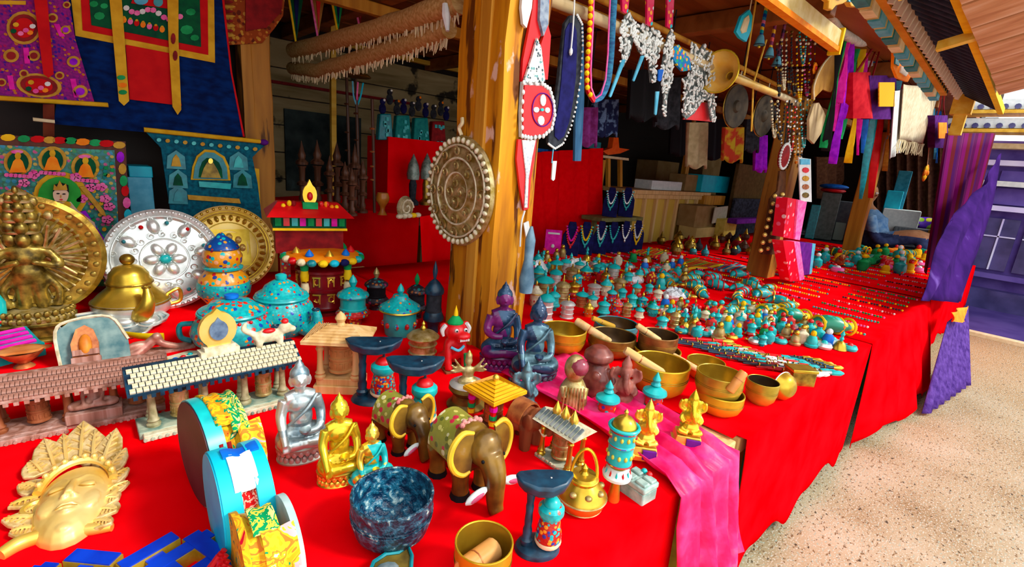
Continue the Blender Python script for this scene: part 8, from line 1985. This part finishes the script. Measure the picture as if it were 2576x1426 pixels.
# ------------------------------------------------------------------ the shop behind: right bay
Pq=[at(x,y,'y',2.5)for x,y in((1318,385),(1516,372),(1512,625),(1322,650))]
b=MB();b.grid(lambda u,v:Pq[0].lerp(Pq[1],u).lerp(Pq[3].lerp(Pq[2],u),v)+Vector((0,.035*v*math.sin(15*u+1.5*v)+.02*math.sin(31*u),0)),44,14,(0,.004,0))
solo('red_curtain',b,mat('red_drape',(.78,.0,.003),(.88,.002,.006),r=.9,spec=.0),'large red cloth draped over the inner counter behind the necklace busts','curtain',ang=80)
prot_box('inner_counter','hidden counter under the large red drape','counter',1325,392,1510,640,2.56,.5,WOR)
for k,(x0,y0,x1,y1,m,lab)in enumerate([(1350,374,1378,398,BLUE,'bright blue box on the red drape, left one'),(1386,378,1418,402,BLUE,'bright blue box on the red drape, right one'),(1474,356,1512,374,TURQD,'dark green flat box on the drape')]):prot_box('small_box',lab,'box',x0,y0,x1,y1,2.6,.12,m)
P=T(1388,640);t=thing('pink_card','bright pink printed card standing before the red drape','card',P,toward(P,5));h=HT(P,578)
b=MB();b.box((0,0,h/2),(.11,.008,h));part('card',b,MAGENTA,t)
b=MB();b.box((0,-.005,h*.86),(.08,.003,.012));part('white_lettering',b,WHITE,t);b=MB();b.ball((.0,-.006,h*.35),(.012,.004,.014));part('motif',b,WHITE,t)
def bust(label,px,py,ty,w,mneck,zb=ZT+.006,group='navy velvet necklace busts'):
 P=T(px,py,zb);h=HT(P,ty);W=w*mpp(P)
 t=thing('necklace_bust',label,'display bust',P,toward(P,0),group)
 out=[(-.5,0),(-.52,.35),(-.5,.6),(-.3,.78),(-.2,1.0),(.2,1.0),(.3,.78),(.5,.6),(.52,.35),(.5,0)]
 b=MB();b.prism([(x*W,z*h)for x,z in out],-.012,.012);b.v=[(x,y+(z/h)*.05,z)for x,y,z in b.v];part('velvet_board',b,NAVYC,t,bev=.004)
 b=MB();b.box((0,.07,h*.3),(W*.2,.01,h*.6));part('prop',b,BLACK,t)
 n=thing('displayed_necklace','necklace worn by the '+label.split(' bust')[0]+' bust','necklace',P,toward(P,0),'necklaces on the busts')
 for q,mm in enumerate(mneck):
  b=MB();dz=.5-.16*q
  for k in range(21):
   a=k/20*2-1;z=h*(.86-(.86-(.45-.14*q))*(1-abs(a)**2));x=W*.30*(1.05+.15*q)*a;b.ball((x,-.018+(z/h)*.05,z),.0075,6,4)
  part('beads',b,mm,n)
 b=MB();b.ball((0,-.02+.02,h*(.40-.12*len(mneck)+.1)),(.008,.008,.014),7,5);part('pendant',b,mneck[-1],n)
for k,(x,ty,w,mm,lab)in enumerate([(1432,560,42,[MAGENTA,LRED],'leftmost navy bust'),(1468,560,40,[YEL,TURQ],'second navy bust'),(1506,558,34,[WHITE,TURQ],'third navy bust'),(1537,560,36,[TURQ],'fourth navy bust'),(1567,558,32,[SILVER],'fifth navy bust'),(1597,556,32,[WHITE,YEL],'rightmost navy bust')]):
 bust(lab+' in the row before the red drape',x,642-2*k,ty,w,mm)
zs=.78
b=MB();q0,q1=at(1512,548,'y',2.3),at(1600,552,'y',2.3);b.box(((q0.x+q1.x)/2,2.36,q0.z-.012),(q1.x-q0.x+.08,.2,.03));
for xx in(q0.x,q1.x):b.box((xx,2.36,(q0.z-.03+ZT)/2),(.03,.03,q0.z-.03-ZT))
solo('bust_shelf',b,mat('olive_shelf',(.14,.13,.04),(.2,.2,.07),r=.7),'small olive shelf holding the two upper busts','shelf')
for k,(x,lab)in enumerate(((1532,'upper left navy bust'),(1572,'upper right navy bust'))):
 P=at(x,545,'y',2.34);t_=bust(lab+' on the small shelf',x,545,472,36,[SILVER,TURQ],zb=q0.z+.004)
# slatted wooden counter
c0,c1=at(1592,476,'y',2.55),at(1778,490,'y',2.55);cz=c0.z
t=thing('slatted_counter','honey-coloured wooden counter with vertical slats in the right bay','counter',((c0.x+c1.x)/2,2.55,0));wc=c1.x-c0.x
b=MB();b.box((0,.2,cz-.02),(wc+.06,.46,.035));part('top',b,WLIGHT,t)
b=MB();b.box((0,.03,cz/2-.02),(wc,.03,cz-.04));part('front_panel',b,mat('honey_wood',(.62,.38,.05),(.72,.48,.09),r=.6,sc=(8,8,2)),t)
for k in range(8):b=MB();b.box((-wc/2+.02+k*(wc-.04)/7,0,cz/2-.02),(.035,.03,cz-.05));part('slat',b,WLIGHT,t,bev=.003)
b=MB();b.box((0,0,cz-.06),(wc,.034,.04));part('rail',b,WLIGHT,t,bev=.003)
CARD=mat('cardboard',(.26,.15,.05),(.34,.21,.08),r=.9,sc=10);CARDL=mat('light_cardboard',(.5,.36,.12),(.6,.44,.16),r=.9,sc=10)
SZ={}
stuff_=[('paper_stack',1640,456,1716,476,2.6,.2,WHITE,'white papers lying on the slatted counter','papers'),('brown_box',1724,440,1772,486,2.62,.2,CARD,'dark olive box on the slatted counter','box'),('cyan_crate',1766,442,1834,486,2.56,.24,CYAN,'light cyan box on the counter end','box'),('wood_block',1772,492,1824,516,2.5,.2,WOR,'orange wooden block below the cyan box','block'),('cardboard_box',1750,518,1800,572,2.35,.2,CARD,'brown cardboard box before the slatted counter','box'),('cardboard_box',1752,572,1822,600,2.3,.2,CARDL,'tan cardboard box under the brown one','box'),('yellow_box',1822,552,1852,598,2.2,.1,mat('yellow_print',(.5,.4,.06),(.62,.5,.1),r=.7,sc=30),'pale yellow printed box right of the cardboard','box'),('plywood_sheet',1852,416,1936,496,2.42,.04,mat('brown_panel',(.10,.055,.015),(.15,.085,.025),r=.8),'plain brown panel standing behind the strap post','panel'),('jewellery_board',1846,500,1928,548,2.36,.03,mat('black_jewellery',(.008,.01,.016),(.05,.06,.09),r=.6,sc=40),'black jewellery board below the brown panel','board'),('purple_cloth_bolt',1854,550,1926,562,2.1,.1,PURPLE,'flat purple cloth bolt under the jewellery board','cloth'),('large_carton',1652,406,1706,460,3.3,.3,CARD,'large brown carton in the shade behind the counter, left','carton'),('large_carton',1768,392,1812,462,3.3,.3,CARD,'large brown carton in the shade behind the counter, right','carton'),('yellow_carton',1708,440,1722,462,3.2,.15,YEL,'tiny yellow carton among the brown ones','carton'),('storage_bin',2042,486,2090,602,1.75,.3,mat('grey_green_bin',(.06,.08,.07),(.10,.12,.11),r=.6),'tall grey-green storage bin behind the white card','bin'),('storage_bin',2088,508,2132,604,1.7,.3,mat('slate_bin',(.05,.07,.09),(.09,.12,.14),r=.5),'slate grey storage bin left of the bright post','bin'),('teal_box',2022,516,2046,600,1.6,.15,TURQD,'small teal box beside the red carton','box'),('pale_box',2092,560,2118,604,1.8,.02,mat('pale_green_box',(.3,.42,.36),r=.6),'pale green box in front of the slate bin','box'),('blue_bundle',2210,430,2242,600,-2.0,.14,mat('teal_bundle',(.02,.18,.24),(.05,.28,.36),r=.8,sc=20),'tall stack of folded teal cloth behind the red ribbon','cloth'),('cyan_box',2196,480,2234,506,-1.0,.14,CYAN,'bright cyan box in front of the teal cloth stack','box'),('grey_basket',2240,576,2342,622,1.02,.4,mat('grey_basket',(.08,.09,.1),(.16,.17,.18),r=.7,sc=(60,60,10)),'wide grey plastic basket on the far table','basket'),('white_tub',2200,528,2288,566,1.2,.3,WHITE,'white plastic tubs stacked above the grey basket','tub'),('brown_crate',2322,580,2346,628,.95,.2,WOR,'orange wooden crate end right of the grey basket','crate')]
for n_,x0,y0,x1,y1,Y,dd,m,lab,cat in stuff_:
 if x0>2000:
  if n_=='white_tub':P=at(2244,622,'x',7.42);P.z=ZT
  elif n_=='blue_bundle':P=at(2226,622,'x',7.62);P.z=ZT
  elif n_=='cyan_box':P=at(2215,622,'x',7.5);P.z=ZT
  else:P=T((x0+x1)/2,y1,ZT+.002)
  w_=(x1-x0)*mpp(P)*.85;h_=HT(P,y0)
  b=MB();b.box((0,dd/2,h_/2),(w_,dd,h_));solo(n_,b,m,lab,cat,loc=P,rz=toward(P),smooth=False,bev=.008)
  SZ[n_,x0]=P.z+h_
 else:prot_box(n_,lab,cat,x0,y0,x1,y1,Y,dd,m,bev=.006,z0={'large_carton':0.0,'yellow_carton':0.0,'plywood_sheet':0.0,'jewellery_board':0.0,'yellow_box':ZT+.005,'cyan_crate':cz,'brown_box':cz,'paper_stack':cz}.get(n_))
# open flaps of the green-labelled carton
flat([(1792,562),(1800,522),(1832,518),(1826,556)],'y',2.3,.01,'carton_flap',mat('pale_flap',(.45,.42,.3),(.55,.52,.4),r=.8),'pale carton flap with a green stripe leaning on the cardboard boxes','cardboard')
b=MB();b.box((5.0,2.75,1.35),(.07,.05,1.1));solo('inner_post',b,WOR,'wooden post rising behind the slatted counter','post')
t=thing('orange_toy','bright orange toy with spread arms on a small wooden rack','toy',at(1550,395,'y',2.6))
flat([(1516,380),(1540,372),(1544,346),(1556,346),(1558,372),(1584,376),(1560,386),(1530,390)],'y',2.6,.05,'toy',mat('neon_orange',(.85,.08,.0),(.9,.14,.0),r=.5),parent=t)
flat([(1514,390),(1582,398),(1582,404),(1514,396)],'y',2.58,.1,'rack_top',CREAM,parent=t);flat(RC(1530,396,1536,470),'y',2.62,.03,'rack_leg',WOR,parent=t);flat(RC(1560,398,1566,470),'y',2.62,.03,'rack_leg',WOR,parent=t)
random.seed(19)
# dim clutter on the rear part of the table
cl_m=[('brass',BRASSD),('brown',WDARK),('gold',BRASS),('green bronze',BRONZEG),('black',CHAR),('red',MAROON),('turquoise',TURQD)]
near=near_pts(26,[(1640,608),(1890,600),(1900,648),(1650,640)],75,91)
for k,(x,y)in enumerate(near):
 nm,m=cl_m[k%7];P=T(x,y,ZT+.006);s_=random.uniform(.8,1.5);h=.06*s_;R=.035*s_
 t=thing('small_pot',f'small {nm} {["lidded pot", "squat jar", "pointed censer"][k % 3]} in the back clutter','pot',P,0,f'{nm} pots in the back clutter')
 b=MB();b.lathe([(0,0),(R*.7,0),(R,h*.4),(R*.8,h*.75),(R*.5,h*.85),(0,h*.85)],14);part('body',b,m,t)
 b=MB();b.lathe([(0,h*.85),(R*.55,h*.85),(R*.4,h*1.0),(R*.1,h*(1.2 if k%3 else 1.5)),(0,h*(1.25 if k%3 else 1.6))],12);part('lid',b,BRASS if k%2 else m,t)
# boxes and cards by the strap post
t=thing('white_card','white hanging card with a column of small coloured pictures','card',at(2026,510,'y',1.02))
flat([(2010,396),(2040,400),(2042,508),(2014,506)],'y',1.02,.006,'card',WHITE,parent=t)
for k in range(4):flat(EL(2028,428+21*k,8,7,8),'y',1.014,.005,'picture',[LRED,OCH,COPPER,BRONZEG][k],parent=t)
flat(RC(2014,400,2038,414),'y',1.014,.004,'header',SKYB,parent=t)
t=thing('red_carton','tall red and pink printed carton leaning by the strap post, upper of two','carton',at(1995,600,'y',.98))
flat([(1982,497),(2008,502),(2000,602),(1970,596)],'y',.98,.06,'front',mosaic('red_print',(.75,.0,.02),[(.8,.1,.2),(.75,.01,.05),(.85,.5,.5)],26,.3),parent=t);flat([(2008,502),(2030,508),(2012,604),(2000,602)],'y',.97,.06,'side',PNK,parent=t)
t=thing('red_carton','tall red and pink printed carton leaning by the strap post, lower of two','carton',at(1998,708,'y',.95))
flat([(1970,606),(1998,608),(2012,706),(1988,708)],'y',.95,.06,'front',bpy.data.materials['red_print'],parent=t);flat([(1998,608),(2012,608),(2024,702),(2012,706)],'y',.945,.06,'side',PNK,parent=t)
t=thing('navy_carton','navy blue carton with a light blue edge behind the lower red carton','carton',at(2032,690,'y',1.0))
flat([(2012,610),(2044,612),(2036,690),(2020,692)],'y',1.0,.06,'front',PURPLE,parent=t);flat([(2044,612),(2052,613),(2042,688),(2036,690)],'y',1.0,.05,'edge',SKYB,parent=t)
for k,(x0,y0,x1,y1,m,lab)in enumerate([(2040,452,2102,470,BLUE,'bright blue cushion on the grey-green bin'),(2042,470,2092,482,LRED,'red cushion under the blue cushion')]):
 zt_=SZ['storage_bin',2042];P=T(2066,602,ZT);P.z=zt_+(.045 if k==0 else.0);b=MB();b.ball((0,.15,.03),(.15-.02*k,.14,.032),16,10);solo('cushion',b,m,lab,'cushion',loc=P,rz=toward(P))
Pq=[at(x,y,'y',2.2)for x,y in RC(2055,395,2185,500)]
b=MB();b.grid(lambda u,v:Pq[0].lerp(Pq[1],u).lerp(Pq[3].lerp(Pq[2],u),v)+Vector((0,.05*math.sin(44*u),0)),70,4,(0,.01,0));solo('brown_curtain',b,mat('brown_drape',(.09,.03,.012),(.16,.06,.025),r=.9),'pleated brown curtain at the back between the two posts','curtain',ang=80)
Pq=[at(x,y,'x',8.3)for x,y in RC(2190,330,2400,640)]
b=MB();b.grid(lambda u,v:Pq[0].lerp(Pq[1],u).lerp(Pq[3].lerp(Pq[2],u),v)+Vector((0,0,0))+Vector((.05*math.sin(50*u),0,0)),60,4,(.01,0,0));solo('brown_curtain',b,bpy.data.materials['brown_drape'],'pleated brown curtain at the back right of the bright post','curtain',ang=80)
t=thing('yellow_flower','large yellow and orange cloth flower hanging near the purple curtain','flower',at(2328,435,'y',.86))
for k in range(8):
 a=2*PI*k/8;r_=.04;b=MB();b.ball((r_*math.cos(a),0,r_*math.sin(a)*1.1),(.03,.015,.034),8,6);part('petal',b,YEL if k%2 else ORANGE,t)
b=MB();b.ball((0,-.012,0),(.028,.015,.028));part('heart',b,ORANGE,t)
b=MB();b.tube([(0,0,.05),Vector(at(2352,230,'y',.83))-t.location],.003,5);part('hanging_cord',b,CREAM,t)
P=T(2312,622,ZT);P.z=SZ['grey_basket',2240]-.01;b=MB();b.ball((0,.2,.07),(.17,.1,.075),14,9);solo('printed_bag',b,mosaic('printed_plastic',(.12,.02,.5),[(.6,.6,.02),(.3,.55,.02),(.5,.5,.8),(.1,.02,.5)],9,.5),'purple and yellow printed plastic bag slumped beside the white tubs','bag',loc=P,rz=toward(P))
random.seed(23)
for k,(px,py,m,lab)in enumerate([(2140,648,TURQ,'turquoise bird figurine at the foot of the bright post'),(2250,640,ORANGE,'orange carved duck on the far table'),(2180,668,GREEN,'green carved duck on the far table'),(2290,668,YEL,'yellow carved duck on the far table'),(2110,668,COPPER,'brown carved duck on the far table'),(2230,672,LRED,'red carved duck on the far table')]):
 P=T(px,py,ZT+.006);t=thing('carved_duck',lab,'figurine',P,random.uniform(0,6),'little carved birds on the far table')
 b=MB();b.ball((0,0,.035),(.065,.035,.035),10,8);b.ball((.055,0,.075),.026,8,6);b.tube([(.03,0,.045),(.052,0,.075)],.02,7);b.tube([(.07,0,.073),(.1,0,.068)],[.012,.005],6);b.tube([(-.05,0,.04),(-.09,0,.06)],[.025,.008],6);part('body',blob(b,.006,m,1),None,t)
 b=MB();b.ball((.066,-.02,.082),.005,5,4);part('eye',b,BLACK,t)
# seated shopkeeper half hidden behind the bright post
Xp=6.66
def pp(x,y,dy=0):return Vector(at(x,y,'x',Xp))
base=pp(2202,600);t=thing('person','seated person in a blue shirt and dark trousers half hidden behind the bright post','person',(base.x,base.y,0));L0=Vector(t.location);L0.z=0
def rel(v):return v-L0
hip,chest,neck,head=rel(pp(2200,604)),rel(pp(2190,556)),rel(pp(2184,520)),rel(pp(2182,500))
b=MB();k=.15
b.ball(hip,(.17,.15,.12),12,9);b.tube([hip,hip.lerp(chest,.6),chest],[.15,.145,.165],14);b.tube([chest,neck],[.15,.055],12);b.tube([neck,head],[.05,.05],10);b.ball(head+Vector((0,0,.06)),(.078,.09,.11),14,10);b.tube([head+Vector((-.05,-.08,.05)),head+Vector((-.06,-.10,.04))],[.014,.018],6)
for s in(-1,1):
 shd=chest+Vector((s*.17,-.02,.06));elb=shd+Vector((s*.06,-.14,-.24));hnd=elb+Vector((-s*.02+.10,-.24,.04))
 b.tube([shd,elb,hnd],[.058,.045,.032],10);b.ball(hnd+Vector((.02,-.05,0)),(.045,.055,.02),10,7)
 for f in range(4):b.tube([hnd+Vector((.02-.03+f*.02,-.08,0)),hnd+Vector((.02-.03+f*.022,-.13,-.005)),hnd+Vector((.02-.03+f*.022,-.15,-.025))],.0095,6)
 b.tube([hnd+Vector((-.03*s,-.03,0)),hnd+Vector((-.055*s,-.07,.0))],.0105,6)
 kn=hip+Vector((s*.14,-.42,.08));ft=kn+Vector((0,-.02,-.40));b.tube([hip+Vector((s*.09,-.02,0)),kn,ft],[.095,.07,.05],12);b.tube([ft,ft+Vector((0,-.14,-.03))],[.05,.035],8)
me=blob(b,.014,[mat('skin',(.36,.16,.07),(.42,.2,.1),r=.6),mat('blue_shirt',(.08,.2,.4),(.2,.34,.5),r=.9,sc=20),mat('dark_trousers',(.02,.03,.09),(.04,.06,.14),r=.9)],2)
zc1,zh1=chest.z,hip.z
def prule(c):
 if c.z>neck.z-.02:return 0
 if c.y<chest.y-.26 and c.z>hip.z+.10:return 0
 if c.z>hip.z+.10:return 1
 return 2
paint(me,prule);part('body',me,None,t)
b=MB();b.ball(head+Vector((0,.02,.09)),(.088,.095,.095),14,9);part('hair',b,BLACK,t)
for s in(-1,1):b=MB();b.ball(head+Vector((s*.03-.03,-.082,.07)),.010,6,5);part('eye',b,WHITE,t)
b=MB();b.box((hip.x,hip.y+.02,(hip.z-.10)/2),(.34,.34,max(.1,hip.z-.10)));st_=solo('low_stool',b,CHAR,'low dark stool the seated person rests on','stool',loc=(L0.x,L0.y,0))
# ------------------------------------------------------------------ look-alikes told apart by their order across the picture
def seen_x(o):
 d=o.matrix_world.translation-CAM;return d.dot(IR)/max(d.dot(FW),1e-6)
bpy.context.view_layer.update()
ORD='first second third fourth fifth sixth seventh eighth ninth tenth eleventh twelfth thirteenth fourteenth fifteenth sixteenth seventeenth eighteenth nineteenth twentieth'.split()
same={}
for o in C.objects:
 if o.parent is None and o.get('label'):same.setdefault(o['label'],[]).append(o)
for lab,os_ in same.items():
 if 1<len(os_)<=20:
  os_.sort(key=seen_x)
  for k,o in enumerate(os_):o['label']=lab+', '+ORD[k]+' from left'
  for o in os_:
   if not o.get('group'):o['group']=os_[0]['category']+' look-alikes'
